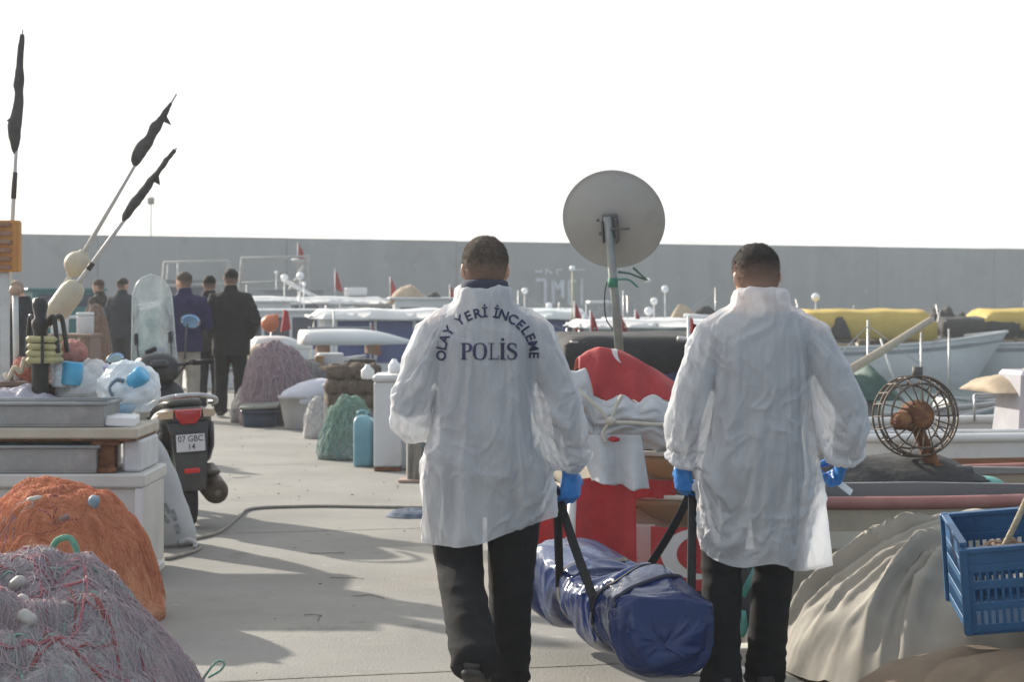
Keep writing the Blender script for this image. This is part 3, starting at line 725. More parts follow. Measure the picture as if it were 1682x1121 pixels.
# ---------------------------------------------------------------- the blue bag between the men
m_vinyl = mat('blue_vinyl', (.004,.017,.080), (.007,.024,.105), 9, .2, bump=.2, bscale=30, coat=0, spec=.42)
m_web = mat('black_webbing', (.010,.010,.011), (.016,.016,.017), 60, .8, bump=.3, bscale=300)
def carry_bag():
    ctl = spline([W(930,918,9.02), W(958,938,8.66), W(1004,974,8.22), W(1046,1000,7.78), W(1079,1011,7.42), W(1091,1013,7.27)], 18)
    n = len(ctl); t = thing('carry_bag', 'long sagging shiny navy blue vinyl bag hanging by black straps between two men', 'bag', tuple((ctl[0]+ctl[-1])/2))
    NS = 72
    def frame(i):
        d = (ctl[min(i+1, n-1)]-ctl[max(i-1, 0)]).normalized(); sd_ = d.cross(Vector((0,0,1))).normalized(); return d, sd_, sd_.cross(d)
    def surf(i, a, grow=0.0):
        d, sd_, u = frame(i); s = i/(n-1); e = min(s, 1-s)
        k = min(1, (e/.06))**.5 if e < .06 else 1
        w = lerp(.175, .180, s)*lerp(.80, 1, k); h = lerp(.115, .078, s)*lerp(.70, 1, k)
        c, q = math.cos(a), math.sin(a)
        x = w*math.copysign(abs(c)**.62, c); z = h*math.copysign(abs(q)**.70, q)
        if q < 0: z *= 1.18-.18*abs(c)                                   # the load sags in the bottom
        hump = math.exp(-((s-.70)/.13)**2)*max(q, 0)*.075*math.exp(-((x+.02)/.12)**2)-math.exp(-((s-.47)/.06)**2)*max(q, 0)*.030
        z += hump
        p = ctl[i]+sd_*x+u*z
        L = s*1.75
        f = .014*(clamp(ridge((L*2.6+c*.9, c*1.1+q*.8, 3.1), 1, 2))**2)+.018*nz((L*2.2, c*.8, q*.8), 1, 8)
        nrm = (sd_*(c*h)+u*(q*w)).normalized()
        return p+nrm*(f+grow)
    def cap(i, s_):                                                       # crumpled end panels
        o = []
        for k in (.985, .93, .8, .6, .4, .2, .03):
            o.append([ctl[i].lerp(surf(i, 2*math.pi*j/NS), k)+frame(i)[0]*s_*(.030*(1-k**3)+.016*ridge((math.cos(2*math.pi*j/NS)*k*2.2, math.sin(2*math.pi*j/NS)*k*2.2, i), 1, 4)*(1-k**8)) for j in range(NS)])
        return o
    mb = MB(); mb.loft(cap(0, -1)[::-1]+[[surf(i, 2*math.pi*j/NS) for j in range(NS)] for i in range(n)]+cap(n-1, 1))
    shell = mb.build('bag_shell', m_vinyl, t, True)
    core = MB(); core.loft([[surf(i, 2*math.pi*j/40, -.014) for j in range(40)] for i in range(1, n-1, 2)]); core = core.build('filling', m_vinyl, t, True)
    b0, b1 = [ctl[int(.33*n)]-ORG[t.name], ctl[int(.66*n)]-ORG[t.name]]; dv = (ctl[-1]-ctl[0]).normalized()
    drape(shell, [core], 26, grow=.16, mass=.25, bend=.12, tension=20, pin=lambda p: 1.0 if min(abs((p-b0).dot(dv)), abs((p-b1).dot(dv))) < .022 else 0.0, gap=.003)
    bpy.data.objects.remove(core)
    old = shell.data
    def sds(o): md = o.modifiers.new('s', 'SUBSURF'); md.levels = 1
    shell.data = eval_mods(old.copy(), sds)
    for q in shell.data.polygons: q.use_smooth = True
    # zip flap: a raised bead that curves across the top and down the near end
    bmz = bmesh.new(); bmz.from_mesh(shell.data); bmz.transform(Matrix.Translation(ORG[t.name])); ztree = BVHTree.FromBMesh(bmz); bmz.free()
    mb = MB(); pts = []
    for k in range(60):
        s = k/59; i = int(lerp(.56, .985, s**.8)*(n-1)); a = lerp(2.75, .30, ss(0, 1, s)); q = ztree.find_nearest(surf(i, a, .02)); pts.append(q[0]+(surf(i, a, .02)-q[0]).normalized()*.004)
    mb.tube(spline(pts[::4], 4), .008, 8); mb.build('zip_flap', mat('dark_zip', (.012,.014,.03), (.02,.022,.05), 30, .5), t, True)
    # webbing bands round the bag, then the two carrying loops
    for i in (int(.33*n), int(.66*n)):
        mb = MB(); rings = []
        for j in range(NS):
            a = 2*math.pi*j/NS
            rings.append([surf(i-1, a, .002), surf(i+1, a, .002), surf(i+1, a, .0045), surf(i-1, a, .0045)])
        vs = [p for r in rings for p in r]; fs = [(4*j+k, 4*j+(k+1) % 4, 4*((j+1) % NS)+(k+1) % 4, 4*((j+1) % NS)+k) for j in range(NS) for k in range(4)]
        mb.add(vs, fs, False); mb.build('band', m_web, t)
    hA = Vector((XA+.272, YA+.10, .775)); hB = Vector((XB-.245, YB+.085, .785))
    for hnd, ang in ((hA, math.pi*.10), (hB, math.pi*.90)):
        for i in (int(.33*n), int(.66*n)):
            e = surf(i, ang, .008); mid = hnd.lerp(e, .5)+Vector((0,0,-.01))
            d, sd_, u = frame(i)
            mb = MB(); mb.tube(spline([hnd+Vector((0,0,.012)), hnd+(e-hnd)*.12, mid, hnd.lerp(e, .93), e, e-u*.05], 5), .017, 8, flat=.16, up=(0,1,0)); mb.build('strap', m_web, t)
        mb = MB(); mb.tube([hnd+Vector((0,-.055,.006)), hnd+Vector((0,-.02,.016)), hnd+Vector((0,.02,.016)), hnd+Vector((0,.055,.006))], .013, 8); mb.build('grip', m_web, t)
carry_bag()
def white_tag():
    p = Vector((XB+.345, YB+.135, .79)); mb = MB()
    M = Matrix.Translation(p) @ Euler((R(-25), R(38), R(10))).to_matrix().to_4x4()
    mb.box((0,0,0), (.062,.004,.028), M, bev=.0018)
    tag(mb.build('paper_tag', mat('white_paper', (.8,.8,.8), (.75,.75,.76), 9, .6), None), 'small white tag held in the gloved right hand of the right-hand man', 'tag')
white_tag()

# ---------------------------------------------------------------- heaps of fishing net
def pile_fn(c, rx, ry, h, seed, p=2.4, q=.85, lump=.05, skew=0):
    def pos(u, th):
        k = 1+.10*nz((math.cos(th)*1.3, math.sin(th)*1.3, seed), 1, seed); uu = min(u, 1)
        x, y = rx*u*k*math.cos(th), ry*u*k*math.sin(th)
        z = h*max(0, 1-uu**p)**q
        w = Vector((c[0]+x, c[1]+y, z))
        e = 1-uu**6
        z += e*(lump*nz(w, 3.2, seed)+lump*.55*ridge(w, 5.5, seed+2)+lump*.28*ridge(w, 13, seed+4))+h*skew*math.cos(th)*uu*(1-uu)
        return Vector((w.x, w.y, c[2]+max(z, .004*(1-uu))))
    return pos
def heap_mesh(pos, nu=60, nt=150, detail=.006, seed=0, fine=24):
    mb = MB(); rows = []
    for i in range(nu+1):
        u = (i/nu)**.8*.999+.001; rows.append([pos(u, 2*math.pi*j/nt) for j in range(nt)])
    mb.loft(rows, True); me = mb.mesh()
    bm = bmesh.new(); bm.from_mesh(me); bmesh.ops.recalc_face_normals(bm, faces=bm.faces); bm.to_mesh(me); bm.free()
    displace(me, lambda p, n: detail*(ridge(p, fine, seed)+.6*ridge(p, fine*2.3, seed+1)) if p.z > .02 else 0)
    return me
def strands(pos, n, mats, r=(.0012,.0026), steps=(10,22), step=.028, seed=0, up=.010, umax=.97, wob=.5, flow=None):
    """loose twine lying over a heap: many thin threads wandering over its surface"""
    g = random.Random(seed); mb = MB()
    for _ in range(n):
        mb.cur = g.randrange(len(mats)); u, th = math.sqrt(g.random())*umax, g.uniform(0, 2*math.pi); hd = g.uniform(0, 6.28) if flow is None else g.gauss(0, flow)+(math.pi if g.random() < .12 else 0); pts = []
        off = g.uniform(.002, up); w = g.uniform(-.35, .35)
        for _k in range(g.randint(*steps)):
            p = pos(min(u, .99), th); q = pos(min(u+.01, .995), th); q2 = pos(min(u, .99), th+.02)
            nn = (q-p).cross(q2-p); nn = nn.normalized() if nn.length > 1e-9 else Vector((0,0,1))
            if nn.z < 0: nn = -nn
            pts.append(p+nn*(off+g.uniform(-.002, .004))); hd += w+g.gauss(0, wob)*.6
            u += step*math.cos(hd)*1.0; th += step*math.sin(hd)/max(u, .12)
            if u < .02 or u > .985: break
        if len(pts) > 3: mb.tube(pts, g.uniform(*r), 4, caps=False)
    return mb
def rope_on(pos, path, r, m, parent, name='rope', lift=.006, seg=8, n=6, twist=True):
    """a rope laid on a heap through (u, angle in degrees) points"""
    pts = []
    for (u0, a0), (u1, a1) in zip(path, path[1:]):
        for k in range(n): pts.append(pos(lerp(u0, u1, k/n), R(lerp(a0, a1, k/n)))+Vector((0,0,r*.6+lift)))
    pts.append(pos(path[-1][0], R(path[-1][1]))+Vector((0,0,r*.6+lift)))
    mb = MB(); mb.tube(spline(pts, 2), r, seg); return mb.build(name, m, parent, True)
def float_at(p, r, L, m, parent, d=(1,0,0), name='float'):
    d = Vector(d).normalized(); q = d.to_track_quat('Z', 'Y').to_matrix()
    mb = MB(); mb.lathe(p, [(r*.3,-L/2), (r*.75,-L*.43), (r,-L*.25), (r,L*.25), (r*.75,L*.43), (r*.3,L/2)], 14, q); return mb.build(name, m, parent, True)
def net_mat(name, cols, scale=7, dark=.6):
    m = mat(name, cols[0], cols[1], scale, .85, bump=.9, bscale=70, detail=12, c3=cols[2] if len(cols) > 2 else None, stretch=(1,1,1.0), distort=2.2, spec=.2,
            spots=[(tuple(x*dark for x in cols[0]), 45, .56, .12), (cols[-1], 16, .60, .1)])
    return m
m_tw_white = mat('white_twine', (.62,.59,.60), (.54,.51,.53), 20, .8); m_tw_lilac = mat('lilac_twine', (.44,.38,.43), (.50,.43,.47), 20, .8)
m_tw_pink = mat('pink_twine', (.42,.14,.15), (.34,.10,.12), 20, .8); m_tw_grey = mat('grey_twine', (.34,.34,.35), (.42,.42,.42), 20, .8)
m_tw_green = mat('green_rope', (.10,.30,.20), (.16,.38,.27), 30, .8, bump=.6, bscale=150); m_tw_orange = mat('orange_twine', (.66,.27,.14), (.56,.20,.10), 20, .8)
m_rope_red = mat('red_rope', (.34,.10,.09), (.26,.07,.07), 40, .8, bump=.6, bscale=160); m_tw_blue = mat('blue_twine', (.10,.13,.32), (.16,.19,.38), 20, .8)
m_tw_mint = mat('mint_rope', (.30,.46,.38), (.24,.40,.33), 30, .8, bump=.6, bscale=150)
m_tw_salmon = mat('salmon_twine', (.66,.32,.18), (.58,.26,.14), 20, .8); m_tw_dusk = mat('dusk_twine', (.40,.33,.36), (.46,.36,.37), 6, .8)
m_float_w = mat('chalky_float', (.45,.43,.40), (.36,.34,.31), 18, .6)
def front_pile():
    c = (-1.90, 6.98, 0); pos = pile_fn(c, .93, .82, .555, 3, 2.9, .80, .10, skew=.28)
    t = thing('net_pile', 'lilac grey fishing net heap with pink and green ropes, nearest on the left', 'fishing net', c)
    link_mesh(heap_mesh(pos, 80, 240, .0035, 3, 16), 'net', net_mat('lilac_net', ((.38,.33,.36), (.48,.35,.35), (.36,.39,.37)), 3.2, .72), t, True)
    NM = [m_tw_dusk, m_tw_lilac, m_tw_white, m_tw_lilac, m_tw_pink, m_tw_white, m_tw_grey]
    o = strands(pos, 3000, NM, (.0005,.0014), (8,24), .035, 5, .018, wob=.24, flow=.9).build('loose_twine', NM, t, True)
    g = random.Random(4)
    for k in range(40):
        a = g.uniform(-130, 25); u = g.uniform(.1, .75); path = [(u, a)]
        for _ in range(4): u = clamp(u+g.uniform(-.16, .22), .06, .95); a += g.uniform(-26, 26); path.append((u, a))
        rope_on(pos, path, g.choice((.003, .004, .005)), g.choice((m_rope_red, m_rope_red, m_tw_pink, m_tw_pink, m_tw_mint)), t, lift=.007)
    for k in range(7):
        a = g.uniform(-125, -20); u = g.uniform(.25, .75); p = pos(u, R(a))+Vector((0,0,.018))
        float_at(p, .022, .065, m_float_w, t, (g.uniform(-1,1), g.uniform(-.4,.4), g.uniform(-.4,.4)))
    # the knotted green rope with its loop along the crest
    crest = [pos(.45, R(135)), pos(.30, R(115)), pos(.26, R(60)), pos(.36, R(30))]
    mb = MB(); P = [p+Vector((0,0,.016)) for p in crest]; k0 = P[-1]
    mb.tube(spline(P, 8), .011, 10); mb.ell(k0+Vector((0,0,.014)), (.036,.03,.026), 14, 8)
    loop = [k0+Vector((.03,0,.02)), k0+Vector((.055,-.01,.065)), k0+Vector((.10,-.015,.075)), k0+Vector((.125,-.02,.035)), k0+Vector((.135,-.03,-.015)), k0+Vector((.17,-.05,-.05)), k0+Vector((.23,-.07,-.075))]
    mb.tube(spline(loop, 6), .011, 10); mb.tube(spline([k0+Vector((.02,-.02,.01)), k0+Vector((.07,-.05,-.02)), k0+Vector((.14,-.07,-.05))], 6), .010, 10)
    mb.build('green_rope', m_tw_green, t, True)
    # small green loop standing off the right flank
    q = pos(.93, R(12)); mb = MB()
    mb.tube(spline([q+Vector((-.02,0,.0)), q+Vector((.012,0,.06)), q+Vector((.05,0,.105)), q+Vector((.075,0,.10)), q+Vector((.062,0,.075)), q+Vector((.02,0,.05))], 6), .0045, 8); mb.build('rope_loop', m_tw_mint, t, True)
front_pile()
def orange_pile():
    c = (-2.13, 9.72, 0); pos = pile_fn(c, .50, .44, .61, 9, 2.5, .66, .06, skew=-.05)
    t = thing('net_pile', 'heap of bright orange fishing net in front of the white chests', 'fishing net', c)
    link_mesh(heap_mesh(pos, 70, 200, .0035, 9, 18), 'net', net_mat('orange_net', ((.58,.22,.12), (.70,.34,.20), (.64,.27,.15)), 5, .75), t, True)
    ms = [m_tw_orange, m_tw_orange, m_tw_salmon, m_tw_pink, m_tw_salmon]
    strands(pos, 1800, ms, (.0006,.0014), (8,20), .045, 6, .014, wob=.3).build('loose_twine', ms, t, True)
    g = random.Random(8)
    for k in range(5):
        a = g.uniform(-140, -30); u = g.uniform(.2, .6); path = [(u, a)]
        for _ in range(4): u = clamp(u+g.uniform(-.12, .2), .06, .95); a += g.uniform(-24, 24); path.append((u, a))
        rope_on(pos, path, .0045, m_rope_red if k else m_tw_grey, t)
    rope_on(pos, [(.55,-150), (.62,-140), (.72,-128), (.60,-120), (.75,-112)], .0045, m_tw_blue, t); rope_on(pos, [(.5,-128), (.68,-122), (.82,-118)], .004, m_tw_blue, t)
    m_b = mat('blue_grey_float', (.18,.26,.33), (.26,.34,.40), 20, .6)
    float_at(pos(.50, R(-38))+Vector((0,0,.018)), .026, .07, m_b, t, (.3,-.2,.8)); float_at(pos(.42, R(-110))+Vector((0,0,.012)), .016, .075, m_float_w, t, (1,.2,.2)); float_at(pos(.62, R(-75))+Vector((0,0,.010)), .016, .06, mat('brown_float', (.18,.11,.09), (.25,.16,.13), 15, .6), t, (1,0,.5))
orange_pile()

# ---------------------------------------------------------------- white chests with grey trays
m_chest = mat('white_chest_paint', (.56,.55,.52), (.48,.47,.44), 3, .55, bump=.15, bscale=20, spots=[((.30,.16,.07), 5, .66, .06), ((.34,.31,.26), 1.6, .60, .12), ((.22,.11,.05), 14, .70, .05)])
m_zinc = mat('grey_zinc', (.20,.21,.21), (.27,.28,.28), 4, .42, metal=.35, bump=.2, bscale=14, spots=[((.33,.34,.34), 3, .6, .1), ((.14,.13,.12), 9, .66, .08)])
m_rust = mat('rust', (.20,.085,.035), (.28,.13,.05), 12, .9, bump=.6, bscale=60, c3=(.13,.055,.03))
def plank(mb, x0, x1, y0, y1, z0, z1, bev=.008): mb.box(((x0+x1)/2, (y0+y1)/2, (z0+z1)/2), (x1-x0, y1-y0, z1-z0), None, bev=bev)
def chests():
    xr = W(238,0,11).x; xl = -3.6; y0, y1 = 11.0, 11.68
    t = thing('storage_chest', 'lower of two stacked white chests, rust stained, behind the orange net', 'chest', ((xl+xr)/2, 11.34, 0))
    mb = MB(); plank(mb, xl, xr-.012, y0+.02, y1, .03, .495, .012); mb.build('chest_body', m_chest, t)
    mb = MB(); plank(mb, xl-.02, xr, y0-.015, y1+.02, .497, .57, .01); mb.build('lid', m_chest, t)
    mb = MB(); plank(mb, xr-.055, xr-.01, y0-.004, y0+.018, .03, .494, .006); mb.build('corner_strip', mat('white_corner_strip', (.66,.66,.66), (.6,.6,.6), 5, .5), t)
    mb = MB(); plank(mb, xr+.004, xr+.062, y0-.26, y0-.20, 0, .24, .006); plank(mb, xr+.010, xr+.056, y0-.20, y0+.3, .03, .075, .006); mb.build('leg', mat('white_leg_paint', (.62,.62,.60), (.5,.5,.48), 6, .5), t)
    # zinc tray lying on the lower lid
    t2 = thing('metal_tray', 'dented grey metal tray on the lower white chest', 'tray', (xl/2+xr/2, y0+.2, .575))
    def tray(tt, x0, x1, ya, yb, z0, z1):
        mb = MB(); w = .012
        plank(mb, x0, x1, ya, yb, z0, z0+.014, .004); plank(mb, x0, x1, ya, ya+w, z0+.014, z1, .003); plank(mb, x0, x1, yb-w, yb, z0+.014, z1, .003)
        plank(mb, x0, x0+w, ya+w, yb-w, z0+.014, z1-.002, .003); plank(mb, x1-w, x1, ya+w, yb-w, z0+.014, z1-.002, .003); mb.build('tray_shell', m_zinc, tt)
        mb = MB(); P = [(x0-.006,ya-.006,z1), (x1+.006,ya-.006,z1), (x1+.006,yb+.006,z1), (x0-.006,yb+.006,z1), (x0-.006,ya-.006,z1)]
        for a, b in zip(P, P[1:]): mb.tube([a, b], .011, 8)
        mb.build('rim', m_zinc, tt)
    tray(t2, xl+.05, W(158,0,11).x, y0+.0, y0+.5, .573, .712)
    # rusty bracket and white block that carry the upper chest
    tb = thing('rusty_bracket', 'brown rusty bracket holding up the upper white chest', 'bracket', (W(176,0,11).x, y0+.1, .573))
    mb = MB(); xa, xb = W(163,0,11.1).x, W(190,0,11.1).x; plank(mb, xa, xb, y0+.06, y0+.16, .573, .72, .006); plank(mb, xa-.03, xb+.03, y0+.03, y0+.2, .72, .742, .004); mb.build('web', m_rust, tb)
    mb = MB(); plank(mb, xa-.02, xb+.015, y0+.02, y0+.058, .573, .60, .004); mb.build('foot', m_rust, tb)
    tw = thing('white_block', 'plain white foam block under the right end of the upper chest', 'block', (W(212,0,11.2).x, y0+.3, .573))
    mb = MB(); plank(mb, W(197,0,11).x, xr-.035, y0+.08, y1-.05, .573, .742, .012); mb.build('block_body', mat('foam_white', (.60,.61,.62), (.52,.53,.54), 8, .8, bump=.3, bscale=80), tw)
    t3 = thing('storage_chest', 'upper white chest slab with brown stained front edge, on top of the stack', 'chest', ((xl+xr)/2, 11.34, .745))
    xr2 = W(226,0,11).x
    mb = MB(); plank(mb, xl, xr2, y0-.01, y1, .757, .815, .009); mb.build('lid', mat('cream_chest_paint', (.50,.46,.38), (.42,.38,.30), 4, .6, spots=[((.25,.14,.06), 6, .62, .1)]), t3)
    mb = MB(); plank(mb, xl+.02, xr2-.012, y0+.01, y1-.02, .744, .7565, .004); mb.build('base_board', m_rust, t3)
    t4 = thing('metal_tray', 'long grey metal tray, topmost on the stacked white chests', 'tray', (xl/2+xr2/2, y0+.2, .817))
    x1 = W(170,0,11).x; tray(t4, xl+.02, x1, y0+.01, y0+.46, .817, .940)
    mb = MB(); plank(mb, xl+.05, x1-.02, y0+.05, y0+.42, .832, .93, .006); mb.build('liner', mat('dark_liner', (.10,.105,.105), (.15,.155,.155), 6, .6), t4)
    t5 = thing('cardboard_lid', 'bright white sheet lying on the right end of the upper chest', 'sheet', (W(198,0,11.2).x, y0+.25, .817))
    mb = MB(); mb.box((W(200,0,11.2).x, y0+.22, .8435), (.16,.34,.05), Euler((0,R(3),R(6))), bev=.006); mb.build('sheet_body', mat('bright_white', (.78,.78,.78), (.72,.72,.72), 6, .6), t5)
chests()
def printed_sack():
    c = W(266, 0, 12.55); c.z = 0
    t = thing('printed_sack', 'slumped white sack with dark grey print, beside the chests and the scooter', 'sack', (c.x, c.y, 0))
    rows = []
    for z, dx, rx, ry in ((.0,-.0,.17,.14), (.02,.0,.20,.17), (.10,-.0,.195,.175), (.25,-.03,.17,.16), (.42,-.06,.140,.13), (.56,-.09,.110,.10), (.66,-.115,.075,.07), (.72,-.135,.05,.03), (.775,-.15,.04,.012), (.79,-.15,.03,.008)):
        rows.append([Vector((c.x+dx+rx*math.copysign(abs(math.cos(a))**.8, math.cos(a)), c.y+ry*math.copysign(abs(math.sin(a))**.8, math.sin(a)), z)) for a in [2*math.pi*k/40 for k in range(40)]])
    R2 = []
    for a, b in zip(rows, rows[1:]):
        for k in range(6): R2.append([p.lerp(q, k/6) for p, q in zip(a, b)])
    R2.append(rows[-1]); mb = MB(); mb.loft(R2); me = mb.mesh()
    displace(me, lambda p, n: .010*nz(p, 6, 3)+.007*ridge((p.x*9,p.y*9,p.z*4), 1, 4)+.004*ridge(p, 17, 6))
    o = link_mesh(me, 'sack_cloth', mat('woven_white_sack', (.50,.51,.52), (.44,.45,.46), 6, .6, bump=.4, bscale=180, transl=.12), t, True)
    # worn print: slanted block letters no longer readable
    bm = bmesh.new(); bm.from_mesh(o.data); bm.transform(Matrix.Translation(ORG[o.name])); tree = BVHTree.FromBMesh(bm); bm.free(); m_print = mat('grey_print', (.14,.15,.16), (.30,.31,.32), 50, .8)
    def st(pts, w):
        vs, fs = strip2d(pts, [w]*len(pts), 5); q = []
        for x, z in vs:
            h = tree.ray_cast(Vector((c.x+x, c.y-2, z)), Vector((0,1,0))); q.append(Vector((c.x+x, (h[0].y if h[0] is not None else c.y)-.004, z)))
        one = MB(); one.add(q, fs); one.build('worn_print', m_print, t)
    for pts, w in (([(-.135,.60),(-.118,.57),(-.100,.55)], .028), ([(-.118,.40),(-.112,.44),(-.104,.46)], .022), ([(-.13,.255),(-.115,.30),(-.095,.335)], .024), ([(-.115,.25),(-.098,.28),(-.085,.31)], .018),
                   ([(.010,.28),(.025,.25),(.034,.22)], .024), ([(.045,.27),(.058,.24),(.072,.21)], .02), ([(.03,.20),(.05,.175),(.07,.155)], .026), ([(.085,.23),(.098,.20),(.11,.165)], .022), ([(.11,.14),(.122,.115),(.128,.085)], .026), ([(.00,.23),(.012,.21),(.02,.19)], .015)): st(pts, w)
    mb = MB(); mb.tube(spline([(c.x+.13,c.y-.15,.03), (c.x+.19,c.y-.16,.05), (c.x+.23,c.y-.17,.025), (c.x+.225,c.y-.18,.004)], 5), .016, 8); mb.build('tied_corner', mat('sack_corner', (.55,.55,.55), (.48,.48,.48), 8, .7), t, True)
printed_sack()

# ---------------------------------------------------------------- things lying on the quay
def ground_rope():
    m = mat('pale_rope', (.33,.31,.27), (.26,.24,.21), 30, .85, bump=.6, bscale=140); mb = MB()
    px = [(272,922),(300,915),(322,908),(328,900),(300,893),(270,888),(300,890),(330,886),(362,876),(392,852),(404,841),(430,837),(470,835.5),(530,834.5),(600,835.5),(660,836.5),(720,837)]
    P = [G(x, y)+Vector((0,0,.011)) for x, y in px]; mb.tube(spline(P, 6), .011, 8)
    tag(mb.build('rope', m, None, True), 'thin pale rope snaking across the concrete beside the scooter', 'rope')
ground_rope()
def blue_rag():
    c = G(680, 849); pos = pile_fn((c.x, c.y, 0), .20, .16, .05, 21, 2, .9, .02)
    tag(link_mesh(heap_mesh(pos, 16, 40, .004, 2, 16), 'rag', mat('faded_blue_cloth', (.05,.07,.11), (.10,.13,.18), 14, .9), None, True), 'crumpled dark blue rag lying on the concrete', 'rag')
blue_rag()

def litter():
    """grit, twine ends and scraps scattered over the concrete"""
    g = random.Random(77); ms = [mat('grit', (.16,.15,.13), (.24,.22,.19), 20, .9), m_tw_white, mat('dark_scrap', (.04,.04,.04), (.07,.065,.06), 20, .8), m_tw_mint]
    mb = MB()
    for _ in range(150):
        y = g.uniform(7.2, 24); x = g.uniform(-3.6, quay_x(y)-.1); mb.cur = 0 if g.random() < .7 else g.choice((1, 2)); r = g.uniform(.002, .008); mb.ell((x, y, r*.35), (r*g.uniform(.7,1.6), r, r*.5), 7, 5)
    for _ in range(14):
        y = g.uniform(7.4, 20); x = g.uniform(-2.6, .6); mb.cur = g.choice((1, 1, 3, 2)); a = g.uniform(0, 6.28); P = [Vector((x, y, .004))]
        for _k in range(6): a += g.gauss(0, .7); P.append(P[-1]+Vector((math.cos(a), math.sin(a), 0))*g.uniform(.02, .05))
        mb.tube(spline(P, 3), .002, 5)
    tag(mb.build('grit', ms, None, True), kind='stuff')
litter()
# ---------------------------------------------------------------- canvas, crate and rolls at the right
m_canvas = mat('beige_canvas', (.345,.318,.272), (.285,.262,.222), 3, .85, bump=.10, bscale=300, transl=.12, spots=[((.25,.22,.18), 2.2, .58, .15)])
m_canvas2 = mat('brown_canvas', (.24,.175,.115), (.19,.135,.09), 4, .9, bump=.12, bscale=260, transl=.05)
def canvas_mound():
    ax, ay = W(1640, 0, 8.55).x, 8.55
    prof = [(0,.670), (.12,.668), (.22,.640), (.40,.575), (.57,.485), (.75,.37), (.89,.25), (.97,.11), (1,.02), (1.03,.006)]
    g = random.Random(12); folds = []
    for k in range(46): folds.append((g.uniform(0, 2*math.pi) if k < 26 else R(g.uniform(160, 285)), g.uniform(.012, .085)*g.uniform(.5, 1.2), g.uniform(.018, .058)*(1 if g.random() < .85 else -.6), g.uniform(.14, .4), g.uniform(.9, 1.12)))
    def fn(u, v):
        th = v*2*math.pi; r = u*1.03
        R_ = .90 if math.cos(th) < 0 else 1.2
        Ry = 1.0; rr_ = 1/math.sqrt((math.cos(th)/R_)**2+(math.sin(th)/Ry)**2)
        x, y = ax+.7*ss(-.45, .45, math.cos(th))+rr_*r*math.cos(th), ay+rr_*r*math.sin(th)
        h = -.015*ss(.1,.4,r)*ss(1,.9,r)+.93*interp(prof, r*(1+.05*nz((math.cos(th)*1.5, math.sin(th)*1.5, 2), 1, 4)))[0]
        # taut folds, each with its own width, height and reach, running down from the crest
        ph = th+.16*nz((r*2.2, math.cos(th)*2, math.sin(th)*2), 1, 2); f = 0
        for c0, w, a, r0, r1 in folds:
            dlt = abs((ph-c0+math.pi) % (2*math.pi)-math.pi)
            if dlt < w*4: f += a*math.exp(-(dlt/w)**1.4)*ss(r0, r0+.25, r)*ss(r1, r1-.15, r)
        f += .016*nz((x*4, y*4, 1), 1, 3)*ss(1.02, .9, r)+.010*ridge((x*3.4+y, y*3, 2), 1, 6)*ss(1.02, .85, r)
        return Vector((x, y, max(h+f, .004)))
    mb = MB(); mb.grid(fn, 56, 560); me = mb.mesh()
    bm = bmesh.new(); bm.from_mesh(me); bmesh.ops.remove_doubles(bm, verts=bm.verts, dist=.0004); bmesh.ops.recalc_face_normals(bm, faces=bm.faces); bm.to_mesh(me); bm.free()
    displace(me, lambda p, n: .012*clamp(ridge((p.x*3+p.z*2, p.y*4, p.z*4-p.x), 1, 9))**3+.005*clamp(ridge(p, 11, 5))**2+.0016*nz(p, 26, 5))
    tag(link_mesh(me, 'canvas_cover', m_canvas, None, True), 'pale beige canvas sheet with long fanned folds, heaped at the right', 'tarpaulin')
canvas_mound()
def brown_mound():
    c = (W(1640,0,7.35).x, 7.30, 0)
    def fn(u, v):
        th = v*2*math.pi; r = u
        x, y = c[0]+.62*r*math.cos(th), c[1]+.50*r*math.sin(th)
        h = .262*max(0, 1-r**2.4)**.7
        q = Vector((x, y, 0)); al = (q.x*.75+q.y*.66); ac = (q.x*.66-q.y*.75)
        f = .028*(abs(math.sin(ac*17+2*nz((al*2,ac*2,1),1,3)))**.6-.6)+.010*ridge((al*4, ac*14, 2), 1, 4)
        return Vector((x, y, max(.004, h+f*ss(1, .8, r)*ss(0, .2, r+.2))))
    mb = MB(); mb.grid(fn, 50, 260); me = mb.mesh()
    bm = bmesh.new(); bm.from_mesh(me); bmesh.ops.remove_doubles(bm, verts=bm.verts, dist=.0004); bmesh.ops.recalc_face_normals(bm, faces=bm.faces); bm.to_mesh(me); bm.free()
    tag(link_mesh(me, 'canvas_cover', m_canvas2, None, True), 'brown folded canvas under the blue plastic crate', 'tarpaulin')
brown_mound()
def roll(name, label, pts, r, m, seed, cat='roll'):
    P = spline(pts, 10); mb = MB(); mb.tube(P, [r*(1+.12*nz(p, 6, seed)) for p in P], 20, flat=.8)
    me = mb.mesh(); bm = bmesh.new(); bm.from_mesh(me); bmesh.ops.recalc_face_normals(bm, faces=bm.faces); bm.to_mesh(me); bm.free()
    displace(me, lambda p, n: .006*ridge(p, 14, seed)+.005*nz(p, 7, seed))
    tag(link_mesh(me, name, m, None, True), label, cat)
roll('canvas_roll', 'off white rolled canvas edge lying along the foot of the beige sheet', [G(1180,1052)+Vector((0,.1,.045)), G(1260,1075)+Vector((0,0,.05)), G(1345,1098)+Vector((0,0,.055)), G(1425,1125)+Vector((0,0,.05)), G(1480,1160)+Vector((0,0,.05))], .060, mat('off_white_canvas', (.56,.53,.46), (.48,.45,.38), 5, .85, spots=[((.25,.22,.18), 9, .64, .06)]), 3)
